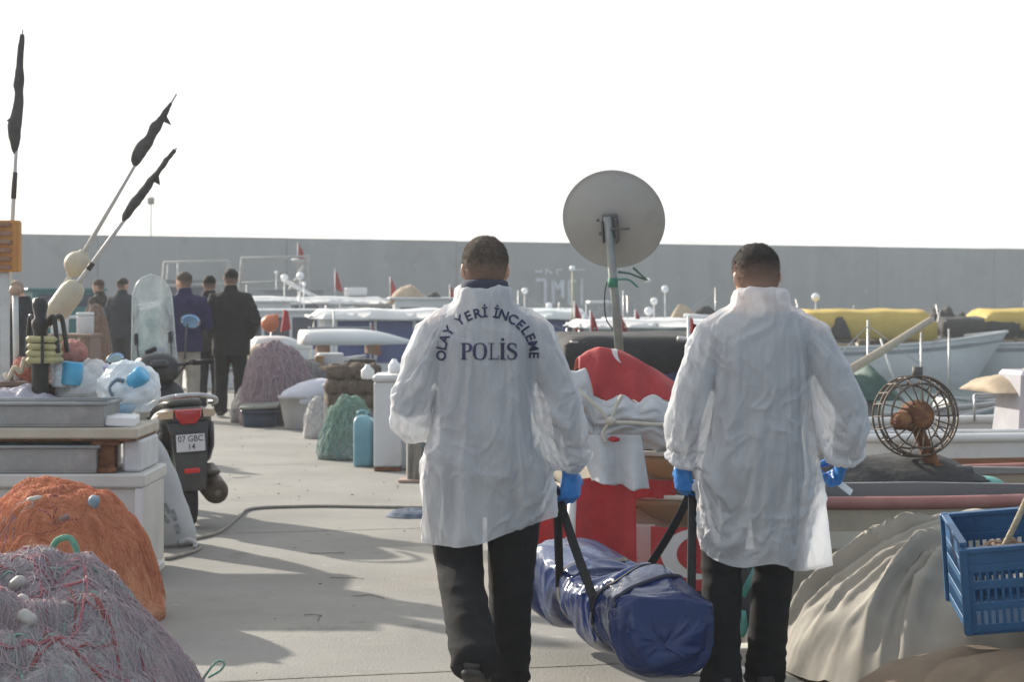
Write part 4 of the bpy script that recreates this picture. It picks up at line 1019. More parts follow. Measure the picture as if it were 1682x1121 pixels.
def planks():
    m = mat('bleached_board', (.52,.50,.44), (.42,.40,.35), 4, .8, stretch=(1,6,6), spots=[((.2,.18,.15), 14, .64, .08)])
    for k, (px, py, L, w, h, a, lab) in enumerate(((1216,1092,.34,.13,.075,12,'bleached wooden block on the ground between the right-hand man\'s legs'), (1150,1106,.50,.16,.014,-4,'thin pale board flat on the concrete under the blue bag'), (1232,1055,.10,.07,.26,5,'short upright white board seen between the right-hand man\'s legs'))):
        p = G(px, py); mb = MB(); mb.box((p.x, p.y, h/2+.002), (L, w, h), Euler((0,0,R(a))), bev=.006)
        tag(mb.build('wooden_board', m, None), lab, 'board')
planks()
def dark_sack():
    c = W(1228, 0, 9.05); pos = pile_fn((c.x, c.y, 0), .19, .17, .44, 31, 3.4, .8, .03)
    t = thing('dark_sack', 'black sack with a teal band, standing behind the right-hand man', 'sack', (c.x, c.y, 0))
    link_mesh(heap_mesh(pos, 34, 60, .004, 2, 16), 'sack_cloth', mat('black_tarp', (.012,.013,.016), (.02,.021,.025), 8, .6), t, True)
    m = mat('teal_band', (.03,.16,.15), (.05,.22,.20), 20, .6)
    mb = MB(); mb.tube([pos(u, R(a))+Vector((0,-.008,.004)) for u, a in ((.3,-40), (.55,-62), (.75,-85), (.86,-105))], .016, 8, flat=.35); mb.build('band', m, t, True)
    mb = MB(); q = pos(.93, R(-100)); mb.lathe(q+Vector((-.02,-.03,-.02)), [(.0,-.05), (.022,-.05), (.03,0), (.022,.06), (.0,.06)], 14); mb.build('float', m, t, True)
dark_sack()
m_crate = mat('blue_crate_plastic', (.014,.075,.175), (.022,.10,.22), 7, .42, bump=.15, bscale=60, spots=[((.10,.16,.22), 12, .66, .08)])
def crate():
    t = thing('plastic_crate', 'blue slatted plastic fish crate tilted on the canvas, rope inside', 'crate', (0,0,0))
    L, Wd, H, th = .62, .40, .315, .010
    # walls are built as ribs and rails so that the slots are real openings
    def wall(x0, x1, y, axis, nslots, drop=0.0):
        mb = MB()
        def bx(a0, a1, z0, z1, t_=th):
            if axis == 'x': mb.box(((a0+a1)/2, y, (z0+z1)/2), (a1-a0, t_, z1-z0), None, bev=.002)
            else: mb.box((y, (a0+a1)/2, (z0+z1)/2), (t_, a1-a0, z1-z0), None, bev=.002)
        top = H-drop; rows = [.03, .11, .19, .25]
        bx(x0, x1, 0, rows[0]-.0005)
        for i, z in enumerate(rows):
            z1 = rows[i+1] if i+1 < len(rows) else top
            if i == len(rows)-1: bx(x0, x1, z, z1); break
            bx(x0, x1, z1-.030, z1-.0005)
            pit = (x1-x0)/nslots
            for k in range(nslots+1):
                a = x0+k*pit; w = .05 if k in (0, nslots) else .011
                a0, a1 = max(x0, a-w/2), min(x1, a+w/2)
                if a1 > a0: bx(a0, a1, z, z1-.0305, th-.002)
        bx(x0-.004, x1+.004, top, top+.016, .026); return mb
    wall(-L/2, L/2, -Wd/2, 'x', 24, .02).build('front_wall', m_crate, t)
    wall(-L/2, L/2, Wd/2, 'x', 24).build('back_wall', m_crate, t)
    for s in (-1, 1): wall(-Wd/2+.014, Wd/2-.014, s*(L/2-.002), 'y', 16).build('side_wall', m_crate, t)
    mb = MB(); mb.box((0,0,-.006), (L,Wd,.010), None, bev=.003)
    for k in range(5): mb.box((-L/2+.08+k*.115, 0, -.016), (.03, Wd-.06, .009), None, bev=.003)
    mb.build('crate_floor', m_crate, t)
    for sx in (-1,1):
        for sy in (-1,1):
            mb = MB(); h = H-(.02 if sy < 0 else 0); mb.box((sx*(L/2+.001), sy*(Wd/2+.001), h/2+.006), (.030,.030,h+.024), None, bev=.006); mb.build('corner_post', m_crate, t)
    p0 = W(1592, 1050, 7.36)
    M = Euler((R(9), R(-5), R(-3)))
    off = M.to_matrix() @ Vector((-L/2, -Wd/2, -.02))
    t.location = p0-off; t.rotation_euler = M
    # coil of worn rope in the crate
    tr = thing('rope_coil', 'bundle of worn brown rope lying in the blue crate', 'rope', tuple(W(1650, 905, 7.5)))
    g = random.Random(3); m = mat('worn_brown_rope', (.22,.14,.09), (.34,.24,.17), 30, .9, bump=.7, bscale=120); q0 = W(1655, 912, 7.5)
    for k in range(9):
        mb = MB(); P = []; a0 = g.uniform(0, 6)
        for j in range(9): P.append(q0+Vector((.075*math.cos(a0+j*.7)*g.uniform(.7,1.25)+g.uniform(-.02,.02), .07*math.sin(a0+j*.7)*g.uniform(.7,1.2), g.uniform(-.03,.045))))
        mb.tube(spline(P, 5), g.uniform(.006,.011), 8); mb.build('rope', m, tr, True)
    mb = MB(); mb.tube(spline([q0+Vector((-.02,.02,.0)), W(1666,865,7.52), W(1684,826,7.54), W(1700,790,7.56)], 6), .012, 8); mb.build('hauling_line', mat('straw_rope', (.42,.36,.25), (.34,.28,.19), 30, .9, bump=.6, bscale=120), tr, True)
crate()
# ---------------------------------------------------------------- the scooter
m_plastic = mat('dark_scooter_plastic', (.035,.035,.037), (.05,.05,.05), 8, .45, bump=.1, bscale=90, spots=[((.10,.095,.085), 5, .58, .2)])
m_plastic2 = mat('grey_scooter_panel', (.075,.078,.08), (.10,.10,.10), 6, .38, spots=[((.16,.15,.14), 6, .6, .2)])
m_tyre = mat('tyre_rubber', (.016,.016,.017), (.025,.025,.024), 14, .85, bump=.3, bscale=60)
m_alu = mat('aluminium', (.45,.45,.46), (.38,.38,.39), 10, .32, metal=.9)
m_red_lens = mat('red_lens', (.42,.012,.012), (.34,.01,.01), 8, .15, coat=.6)
m_cream_lens = mat('cream_lens', (.48,.36,.24), (.42,.30,.20), 8, .2, coat=.5)
m_mirror = mat('mirror_glass', (.38,.60,.86), (.34,.55,.82), 4, .06, metal=.95)  # blue of a reflected sky put into the mirror's base colour
def glass(name, col=(.9,.95,.95), clear=.72, rough=.08, smear=True):
    m = bpy.data.materials.new(name); m.use_nodes = True; nt = m.node_tree; b = nt.nodes['Principled BSDF']; out = [n for n in nt.nodes if n.type == 'OUTPUT_MATERIAL'][0]
    b.inputs['Base Color'].default_value = (*col, 1); b.inputs['Roughness'].default_value = rough
    t = _n(nt, 'ShaderNodeBsdfTransparent'); ms = _n(nt, 'ShaderNodeMixShader'); ms.inputs[0].default_value = clear
    if smear:
        n1 = _n(nt, 'ShaderNodeTexNoise'); n1.inputs['Scale'].default_value = 5; n1.inputs['Detail'].default_value = 6
        mr = _n(nt, 'ShaderNodeMapRange'); mr.inputs[1].default_value = .35; mr.inputs[2].default_value = .7; mr.inputs[3].default_value = clear+.12; mr.inputs[4].default_value = clear-.22
        nt.links.new(n1.outputs[0], mr.inputs[0]); nt.links.new(mr.outputs[0], ms.inputs[0])
    nt.links.new(b.outputs[0], ms.inputs[1]); nt.links.new(t.outputs[0], ms.inputs[2]); nt.links.new(ms.outputs[0], out.inputs[0]); return m
m_shield = glass('scuffed_clear_plastic', (.64,.70,.70), .66, .2)
def rr(w, h, y, z, n=24, p=3.0, x=0):
    """rounded-rectangle ring across the scooter"""
    o = []
    for k in range(n):
        a = 2*math.pi*k/n; c, s_ = math.cos(a), math.sin(a)
        o.append(Vector((x+w*math.copysign(abs(c)**(2/p), c), y, z+h*math.copysign(abs(s_)**(2/p), s_))))
    return o
def wheel(t, y, r, w):
    M = Matrix.Rotation(R(90), 3, 'Y')
    wh = MB(); prof = [(r-.055, -w*.42), (r-.02, -w*.5), (r-.004, -w*.36), (r, -w*.15), (r, w*.15), (r-.004, w*.36), (r-.02, w*.5), (r-.055, w*.42), (r-.055, -w*.42)]
    wh.lathe((0,y,r), prof, 40, M, False); o = wh.build('wheel', m_tyre, t, True)
    rim = MB(); rim.lathe((0,y,r), [(r-.05,-w*.40),(r-.07,-w*.3),(r-.07,w*.3),(r-.05,w*.40),(r-.05,-w*.40)], 32, M, False)
    for k in range(5):
        a = 2*math.pi*k/5; rim.tube([(0,y+math.cos(a)*.02,r+math.sin(a)*.02), (0,y+math.cos(a)*(r-.06),r+math.sin(a)*(r-.06))], .014, 8)
    rim.lathe((0,y,r), [(.0,-.05),(.035,-.05),(.035,.05),(.0,.05)], 16, M); rim.build('rim', m_alu, o, True)
def scooter():
    t = thing('motor_scooter', 'dark grey motor scooter with a tall clear windshield and white number plate', 'scooter')
    wheel(t, 0, .235, .105); wheel(t, 1.27, .225, .09)
    # tail body
    mb = MB(); mb.loft([rr(w, h, y, z) for y, w, h, z in ((-.30,.085,.028,.735), (-.27,.135,.055,.735), (-.18,.170,.085,.715), (0,.185,.125,.665), (.2,.178,.150,.615), (.42,.16,.165,.555), (.55,.12,.16,.50))])
    mb.build('tail_body', m_plastic, t, True)
    mb = MB(); mb.loft([rr(w, h, y, z, p=2.6) for y, w, h, z in ((-.20,.07,.012,.812), (-.17,.115,.030,.815), (-.02,.130,.035,.812), (.25,.135,.035,.795), (.32,.14,.045,.79), (.5,.12,.045,.765), (.66,.085,.035,.745), (.70,.04,.02,.74))])
    mb.build('seat', mat('seat_vinyl', (.025,.025,.026), (.04,.04,.04), 8, .5, bump=.2, bscale=80, spots=[((.12,.12,.11), 4, .6, .15)]), t, True)
    # side skirts
    for s in (-1, 1):
        mb = MB(); mb.loft([[Vector((s*x+dx, y, z+dz)) for dx, dz in ((-.012,-h),(.012,-h*.9),(.016,0),(.012,h),(-.012,h*1.02),(-.016,0))] for y, x, z, h in ((-.22,.160,.66,.03), (-.1,.182,.60,.08), (.12,.192,.53,.12), (.38,.185,.47,.13), (.58,.16,.40,.10))]); mb.build('side_panel', m_plastic2, t, True)
    mb = MB(); mb.loft([rr(w, h, y, z) for y, w, h, z in ((-.02,.09,.09,.40), (.2,.12,.13,.38), (.5,.15,.08,.30), (.85,.15,.05,.28), (.98,.13,.08,.34))]); mb.build('floor_board', m_plastic, t, True)
    # grab rail
    mb = MB(); mb.tube(spline([(-.205,.05,.80), (-.215,-.12,.815), (-.18,-.225,.845), (-.09,-.265,.868), (.0,-.27,.872), (.09,-.265,.868), (.18,-.225,.845), (.215,-.12,.815), (.205,.05,.80)], 6), .017, 10); mb.box((0,-.268,.872), (.15,.05,.03), None, bev=.010)
    mb.build('grab_rail', m_alu, t, True)
    # lights
    mb = MB(); P = [(-.088,-.02,.786), (.088,-.02,.786), (.080,-.02,.735), (.045,-.02,.69), (-.045,-.02,.69), (-.080,-.02,.735)]; mb.loft([[Vector((x*k, yy, (z-.74)*k+.74)) for x, y, z in P] for k, yy in ((1.02,-.27), (1.0,-.315), (.88,-.330), (.3,-.334))], smooth=False); mb.build('tail_light', m_red_lens, t)
    for s in (-1, 1):
        mb = MB(); P = [(.094,.784), (.175,.770), (.190,.748), (.170,.728), (.098,.732)]
        mb.loft([[Vector((s*x, yy+abs(x-.09)*.6, z)) for x, z in P] for yy in (-.24,-.312)], smooth=False); mb.build('indicator', m_cream_lens, t)
    # mudguard with plate, reflector
    mb = MB(); mb.loft([[Vector((s_*w, y+d_, z)) for s_, d_ in ((-1,0),(1,0),(1,.03),(-1,.03))] for z, w, y in ((.70,.135,-.30), (.63,.118,-.315), (.50,.108,-.325), (.36,.095,-.335), (.27,.085,-.325), (.262,.06,-.31))], smooth=False); mb.build('mudguard', m_plastic, t)
    mb = MB(); mb.loft([[Vector((s_*w, y+d_, z)) for s_, d_ in ((-1,0),(1,0),(1,.22),(-1,.22))] for z, w, y in ((.70,.11,-.275), (.40,.075,-.26), (.30,.055,-.24))], smooth=False); mb.build('inner_fender', m_plastic, t)
    pl = MB(); pl.box((0,-.341,.572), (.200,.006,.128), None, bev=.002); pf = pl.build('plate_frame', mat('black_frame', (.014,.015,.02), (.02,.02,.025), 8, .4), t)
    pl = MB(); pl.box((0,-.346,.574), (.184,.004,.110), None, bev=.0015); p = pl.build('number_plate', mat('plate_white', (.62,.62,.64), (.54,.54,.56), 6, .4), t)
    mb = MB()
    for txt, size, z, dx in (('07 GBC', .054, .583, 0), ('14', .054, .531, .004)):
        vs, fs = glyph_strips(txt, size, .0007); mb.add([(x*.92+dx, -.3488, y+z) for x, y in vs], fs, False)
    mb.build('lettering', mat('plate_black', (.03,.03,.035), (.05,.05,.055), 20, .5), p)
    mb = MB(); mb.box((0,-.347,.396), (.100,.012,.032), None, bev=.005); mb.build('reflector', mat('red_reflector', (.62,.03,.02), (.52,.02,.015), 60, .2, coat=.5), t)
    # exhaust and swing arm
    ex = MB(); q = Vector((0,1,.16)).normalized().to_track_quat('Z','Y').to_matrix(); ex.lathe((.17,.0,.27), [(.0,-.26),(.035,-.262),(.045,-.258),(.075,-.235),(.082,-.2),(.084,.0),(.080,.16),(.06,.24),(.025,.30),(.0,.30)], 22, q); eo = ex.build('exhaust', mat('burnt_steel', (.060,.042,.030), (.10,.07,.045), 6, .55, metal=.3, spots=[((.03,.025,.02), 9, .55, .15)]), t, True)
    ex = MB(); ex.lathe((.17,-.262,.228), [(.0,-.012),(.022,-.012),(.026,.0),(.022,.012)], 14, q); ex.box((.17,-.05,.37), (.09,.22,.03), Euler((R(9),0,0)), bev=.01); ex.build('heat_shield', mat('dull_steel', (.11,.09,.07), (.16,.13,.10), 9, .5, metal=.5), eo)
    mb = MB(); mb.loft([rr(.05, h, y, z, x=-.13) for y, h, z in ((-.06,.07,.24), (.1,.10,.26), (.35,.08,.30), (.45,.05,.33))]); mb.build('gear_case', m_plastic2, t, True)
    mb = MB(); mb.tube([(-.13,-.06,.28), (-.15,-.10,.62)], .020, 10); mb.tube([(.10,-.03,.26), (.14,-.10,.62)], .020, 10); mb.build('shock_absorber', m_alu, t, True)
    mb = MB(); mb.tube([(-.12,.28,.20), (-.20,.24,.02), (-.235,.24,.006)], .012, 8); mb.tube([(-.23,.20,.006), (-.24,.30,.006)], .014, 8); mb.build('kickstand', m_plastic, t, True)
    # leg shield, cowl
    mb = MB(); mb.loft([rr(w, h, y, z) for y, w, h, z in ((.86,.14,.20,.55), (.92,.21,.30,.62), (1.0,.20,.30,.64), (1.10,.13,.20,.62), (1.16,.06,.08,.58))]); mb.build('leg_shield', m_plastic, t, True)
    mb = MB(); mb.loft([rr(w, h, y, z, p=2.5) for y, w, h, z in ((.80,.06,.04,1.0), (.83,.13,.085,1.005), (.90,.165,.11,1.0), (.98,.15,.10,.99), (1.06,.10,.07,.97), (1.10,.03,.03,.96))]); mb.build('handlebar_cowl', m_plastic, t, True)
    mb = MB(); mb.loft([rr(w, h, y, z) for y, w, h, z in ((1.02,.05,.03,.44), (1.15,.06,.03,.47), (1.27,.065,.025,.475), (1.42,.06,.03,.42), (1.48,.04,.02,.36))]); mb.build('front_fender', m_plastic2, t, True)
    for s in (-1, 1):
        mb = MB(); mb.tube([(s*.055,1.27,.225), (s*.055,1.20,.50), (s*.04,1.08,.66)], .020, 10); mb.build('fork', m_alu, t, True)
    mb = MB(); mb.tube(spline([(-.34,.76,1.035), (-.24,.82,1.03), (-.12,.86,1.02), (.12,.86,1.02), (.24,.82,1.03), (.34,.76,1.035)], 5), .012, 10); hb = mb.build('handlebar', m_plastic, t, True)
    for s in (-1, 1):
        mb = MB(); mb.tube([(s*.24,.82,1.03), (s*.37,.745,1.036)], .019, 12); mb.build('grip', m_tyre, hb, True)
        mb = MB(); mb.tube(spline([(s*.21,.87,1.035), (s*.28,.86,1.04), (s*.37,.80,1.02)], 4), .008, 8); mb.build('brake_lever', m_alu, hb, True)
        # mirrors: the left one has drooped
        z = 1.315 if s > 0 else 1.075; x = .25 if s > 0 else -.285; tilt = 12 if s > 0 else -30
        mb = MB(); mb.tube(spline([(s*.19,.86,1.06), (s*.21,.88,(z+1.06)/2+.01), (x-s*.02,.90,z-.01)], 6), .007, 8); st = mb.build('mirror_stalk', m_plastic, t, True)
        Mx = Euler((R(4),R(tilt),R(-8*s))).to_matrix()
        mb = MB(); prof = [(.0,.028),(.05,.024),(.064,.010),(.066,-.004),(.060,-.008)]; sc = Matrix.Diagonal((1.12,.82,1)); mb.lathe((x,.90,z), prof, 28, Mx @ Matrix.Rotation(R(-90),3,'X') @ sc, True)
        mo = mb.build('mirror', m_plastic2, t, True)
        mb = MB(); mb.lathe((x,.90,z), [(.001,-.0105),(.050,-.0105),(.058,-.009),(.058,-.006)], 28, Mx @ Matrix.Rotation(R(-90),3,'X') @ sc, True); mb.build('mirror_glass', m_mirror, mo, False)
    for k, (a, b) in enumerate((((-.30,.80,1.03), (-.05,.93,.93)), ((.30,.80,1.03), (.05,.93,.93)), ((-.26,.83,1.03), (.04,.95,.86)))):     # cables
        mb = MB(); p, q = Vector(a), Vector(b); mb.tube(spline([p, p.lerp(q,.35)+Vector((0,-.05,.05)), p.lerp(q,.75)+Vector((0,-.05,-.02)), q], 5), .005, 6); mb.build('cable', m_tyre, t, True)
    mb = MB(); mb.box((0,.795,1.035), (.13,.05,.05), Euler((R(-35),0,0)), bev=.012); mb.build('instrument_panel', mat('instrument_glass', (.02,.02,.025), (.05,.05,.055), 20, .15), t)
    mb = MB(); mb.loft([rr(w, h, y, z, p=2.5) for y, w, h, z in ((.90,.10,.04,.80), (.905,.13,.10,.78), (.93,.13,.11,.77))]); mb.build('glove_box', m_plastic2, t, True)
    # windshield: a bowed clear sheet with a round top
    def ws(u, v):
        z = lerp(1.02, 1.655, v); hw = lerp(.155, .125, v)*min(1, math.sqrt(max(1-((v-.72)/.28)**2, 0)) if v > .72 else 1)+.004
        x = hw*(2*u-1); return Vector((x, 1.06-.10*(v)-2.2*x*x, z))
    mb = MB(); mb.grid(ws, 20, 36); me = thicken(mb.mesh(), .006); link_mesh(me, 'windshield', m_shield, t, True)
    mb = MB(); e = [ws(0, k/30) for k in range(31)]+[ws(1, 1-k/30) for k in range(31)]; mb.tube(e, .0045, 6); mb.build('windshield_rim', mat('frosted_rim', (.62,.66,.66), (.55,.6,.6), 10, .35), t, True)
    for s in (-1, 1):
        mb = MB(); mb.tube([(s*.10,.87,1.03), (s*.115,.96,1.10), (s*.118,1.005,1.25)], .007, 8); mb.box((s*.118,.995,1.21), (.028,.03,.085), None, bev=.006); mb.build('windshield_bracket', m_plastic, t)
    mb = MB(); mb.box((-.02,1.0,1.125), (.085,.03,.035), Euler((0,R(-22),0)), bev=.01); mb.build('windshield_clamp', m_plastic, t)
    g = G(306, 866); place(t, g.x, g.y, 11); t.rotation_euler = (0, R(-3), R(18.5))
scooter()
# ---------------------------------------------------------------- marker buoys, post, bottles and basin behind the chests
m_pole = mat('white_bamboo', (.55,.54,.51), (.46,.45,.42), 12, .5, stretch=(1,1,.3)); m_flagcloth = mat('dark_flag_cloth', (.065,.06,.06), (.10,.09,.088), 18, .9, bump=.4, bscale=80)
m_cream = mat('cream_float', (.50,.45,.34), (.42,.37,.28), 7, .6, bump=.2, bscale=40, spots=[((.28,.23,.16), 9, .62, .1)])
def furled(p0, p1, r, seed):
    """black pennant wound loosely round the top of its pole, bunched unevenly, with loose corners"""
    p0, p1 = Vector(p0), Vector(p1); mb = MB(); n = 60; g = random.Random(seed)
    d = (p1-p0).normalized(); sd_ = d.cross(Vector((0,1,0))).normalized(); L = (p1-p0).length
    knots = [(0, .25), (.06, .8), (.16, 1.05), (g.uniform(.24,.32), 1.15), (g.uniform(.40,.46), .75), (g.uniform(.52,.60), .85), (.72, .55), (.86, .42), (1, .2)]
    pts = []; rs = []
    for k in range(n):
        t_ = k/(n-1); w = interp([(a, b) for a, b in knots], t_)[0]*r; o = .5*w*nz((t_*3.1, seed, 0))
        pts.append(p0.lerp(p1, t_)+sd_*(o+.25*w)); rs.append((max(w*(1+.25*nz((t_*7, seed, 2))), .006), max(w*.6, .005)))
    mb.tube(pts, rs, 16)
    for k in range(1):                                   # loose corners of cloth
        t_ = g.uniform(.12, .8); q = p0.lerp(p1, t_); s_ = g.choice((-1, 1)); w = r*g.uniform(1.0, 1.7); h = L*g.uniform(.05, .09)
        a, b, c = q-d*h*.4, q+d*h*.9, q+sd_*s_*w*1.3-d*h*.25
        mb.loft([[a+Vector((0,y,0)), b+Vector((0,y,0)), c+Vector((0,y*2,0))] for y in (-.006, .006)], smooth=False)
    me = mb.mesh(); bm = bmesh.new(); bm.from_mesh(me); bmesh.ops.recalc_face_normals(bm, faces=bm.faces); bm.to_mesh(me); bm.free()
    displace(me, lambda p, nn: .007*ridge((p.x*11, p.y*11, p.z*4), 1, seed)+.004*ridge((p.x*25, p.y*25, p.z*12), 1, seed+2)); return me
def marker(name, label, base, top, f0, f1, r, fl, seed):
    t = thing(name, label, 'marker buoy', base, 'black flagged marker poles on the left'); b, tp = Vector(base), Vector(top)
    mb = MB(); mb.tube([b, b.lerp(tp, .55), tp], [.017,.013,.006], 10); mb.build('pole', m_pole, t, True)
    me = furled(b.lerp(tp, f0), b.lerp(tp, f1), r, seed); link_mesh(me, 'flag', m_flagcloth, t, True)
    for kind, k, rr_, ln in fl:
        p = b.lerp(tp, k); d = (tp-b).normalized()
        if kind == 'ball':
            mb = MB(); mb.ell(p, (rr_,rr_,rr_*.95), 20, 14); mb.tube([p-d*rr_*1.1, p+d*rr_*1.1], .03, 12); me = fuse(mb, .008, 2); link_mesh(me, 'float', m_cream, t, True)
        elif kind == 'long': float_at(p, rr_, ln, m_cream, t, d)
        elif kind == 'tape':
            mb = MB(); mb.tube([p-d*ln/2, p+d*ln/2], rr_, 10); mb.build('tape', mat('dark_tape', (.05,.035,.03), (.09,.06,.05), 20, .6), t, True)
    return t
D = 12.5
marker('marker_buoy', 'upright marker pole topped with a furled black flag, tallest of three', tuple(W(3,690,D)), tuple(W(37,48,D)), .68, .985, .030, [('tape', .60, .0165, .16)], 1)
marker('marker_buoy', 'leaning marker pole with a round cream float below its black flag', tuple(W(62,545,D+.1)), tuple(W(290,154,D+.1)), .70, .96, .032, [('ball', .285, .082, 0)], 5)
marker('marker_buoy', 'leaning marker pole with a long cream float, its black flag lowest', tuple(W(74,540,D-.1)), tuple(W(290,243,D-.1)), .60, .985, .034, [('long', .155, .075, .27), ('tape', .345, .017, .05)], 8)
def striped_box():
    c = W(8, 404, 12.3); t = thing('slatted_float', 'orange slatted block fixed to a white post at the left edge', 'float', (c.x, c.y, W(0,600,12.3).z))
    m = mat('faded_orange_paint', (.50,.24,.07), (.42,.18,.05), 9, .7, spots=[((.22,.12,.06), 12, .6, .1)]); mw = mat('brown_slats', (.24,.13,.09), (.34,.22,.16), 16, .8)
    z0, z1 = W(0,447,12.3).z, W(0,362,12.3).z; x0, x1 = W(-20,0,12.3).x, W(31,0,12.3).x
    mb = MB(); mb.box(((x0+x1)/2, c.y+.03, (z0+z1)/2), (x1-x0, .10, z1-z0), None, bev=.01); mb.build('block', m, t)
    for k in range(6):
        z = lerp(z0, z1, (k+.55)/6.1); mb = MB(); mb.box(((x0+x1)/2-.015, c.y-.028, z), (x1-x0-.05, .014, .026), Euler((0,R(rnd.uniform(-1,1)),0)), bev=.004); mb.build('slat', mw, t)
    mb = MB(); zb = .9; mb.box((W(6,0,12.3).x, c.y+.03, (z0+zb)/2-.001), (.055,.03,z0-zb), None, bev=.005); mb.box((W(-9,0,12.3).x, c.y+.03, (z0+zb)/2-.001), (.03,.03,z0-zb), None, bev=.005); mb.build('post', mat('grey_white_post', (.50,.52,.52), (.42,.44,.44), 9, .5), t)
    p = thing('white_pipe', 'thin white upright pipe beside the orange slatted block', 'pipe', tuple(W(27,620,12.1))); mb = MB(); a, b = W(27,625,12.1), W(25,478,12.1); mb.tube([a, b], .018, 10); mb.build('tube', mat('white_pvc', (.60,.60,.58), (.52,.52,.5), 8, .4), p, True)
    mb = MB(); mb.lathe(b, [(.0,-.02),(.032,-.02),(.038,0),(.028,.03),(.0,.034)], 14); mb.build('cap', mat('tan_cap', (.45,.30,.22), (.36,.24,.17), 8, .6), p, True)
striped_box()
def black_post():
    x, y = W(66,0,11.85).x, 11.85; z0, z1 = .0, W(0,488,11.85).z
    t = thing('mooring_post', 'black post with a knobbed top wound with yellow straps, behind the chests', 'post', (x, y, 0))
    m = mat('black_paint', (.018,.018,.018), (.035,.033,.03), 8, .5, bump=.2, bscale=30, spots=[((.11,.105,.095), 10, .6, .12)])
    mb = MB(); H = z1; mb.lathe((x,y,0), [(.0,0),(.075,0),(.075,.03),(.056,.05),(.050,.4),(.048,H-.40),(.058,H-.38),(.058,H-.33),(.040,H-.31),(.038,H-.20),(.050,H-.17),(.050,H-.14),(.032,H-.12),(.046,H-.05),(.040,H-.01),(.0,H)], 22); mb.build('shaft', m, t, True)
    for dx, dy in ((.06,-.03), (-.05,.05), (.0,.07), (.075,.03)):
        mb = MB(); a = Vector((x+dx*.6, y+dy*.6, H-.16)); mb.tube(spline([a, a+Vector((dx*.8,dy*.8,.05)), a+Vector((dx*1.1,dy*1.1,-.04)), a+Vector((dx*1.3,dy*1.3,-.16))], 5), .014, 8); mb.build('hook', m, t, True)
    my = mat('yellow_strap', (.46,.42,.22), (.38,.35,.18), 14, .7)
    for k in range(4):
        z = W(0,592-k*11.5,11.85).z; mb = MB(); mb.box((x+.025, y, z), (.185,.15,.036), Euler((R(rnd.uniform(-2,2)),R(rnd.uniform(-2,2)),R(rnd.uniform(-6,6)))), bev=.014); mb.build('strap', my, t)
    mb = MB(); mb.box((x+.03,y-.081,W(0,575,11.85).z), (.016,.010,.17), None, bev=.003); mb.build('buckle_bar', m, t)
black_post()
m_clear = glass('clear_polythene', (.80,.86,.90), .30, .12); m_white_bag = mat('milky_polythene', (.72,.72,.71), (.66,.67,.69), 5, .35, bump=.4, bscale=22, transl=.25, coat=.2)
m_skyblue = mat('sky_blue_label', (.05,.34,.58), (.12,.45,.66), 10, .35)
def bag_lump(name, label, c, r, m, seed, cat, parts=(), amp=.03):
    t = thing(name, label, cat, (c[0], c[1], c[2]-r[2])); mb = MB(); mb.ell(c, r, 56, 36); me = mb.mesh()
    bm = bmesh.new(); bm.from_mesh(me); bmesh.ops.recalc_face_normals(bm, faces=bm.faces); bm.to_mesh(me); bm.free()
    k = 1/max(r); displace(me, lambda p, n: amp*nz(p, 2.6*k, seed)+amp*.7*ridge(p, 3.5*k, seed+1)+amp*.35*ridge(p, 8*k, seed+2))
    for v in me.vertices: v.co.z = max(v.co.z, c[2]-r[2]*.85)
    link_mesh(me, 'bag', m, t, True)
    for nm, mm, sh in parts:
        mb = MB(); sh(mb); mb.build(nm, mm, t, True)
    return t
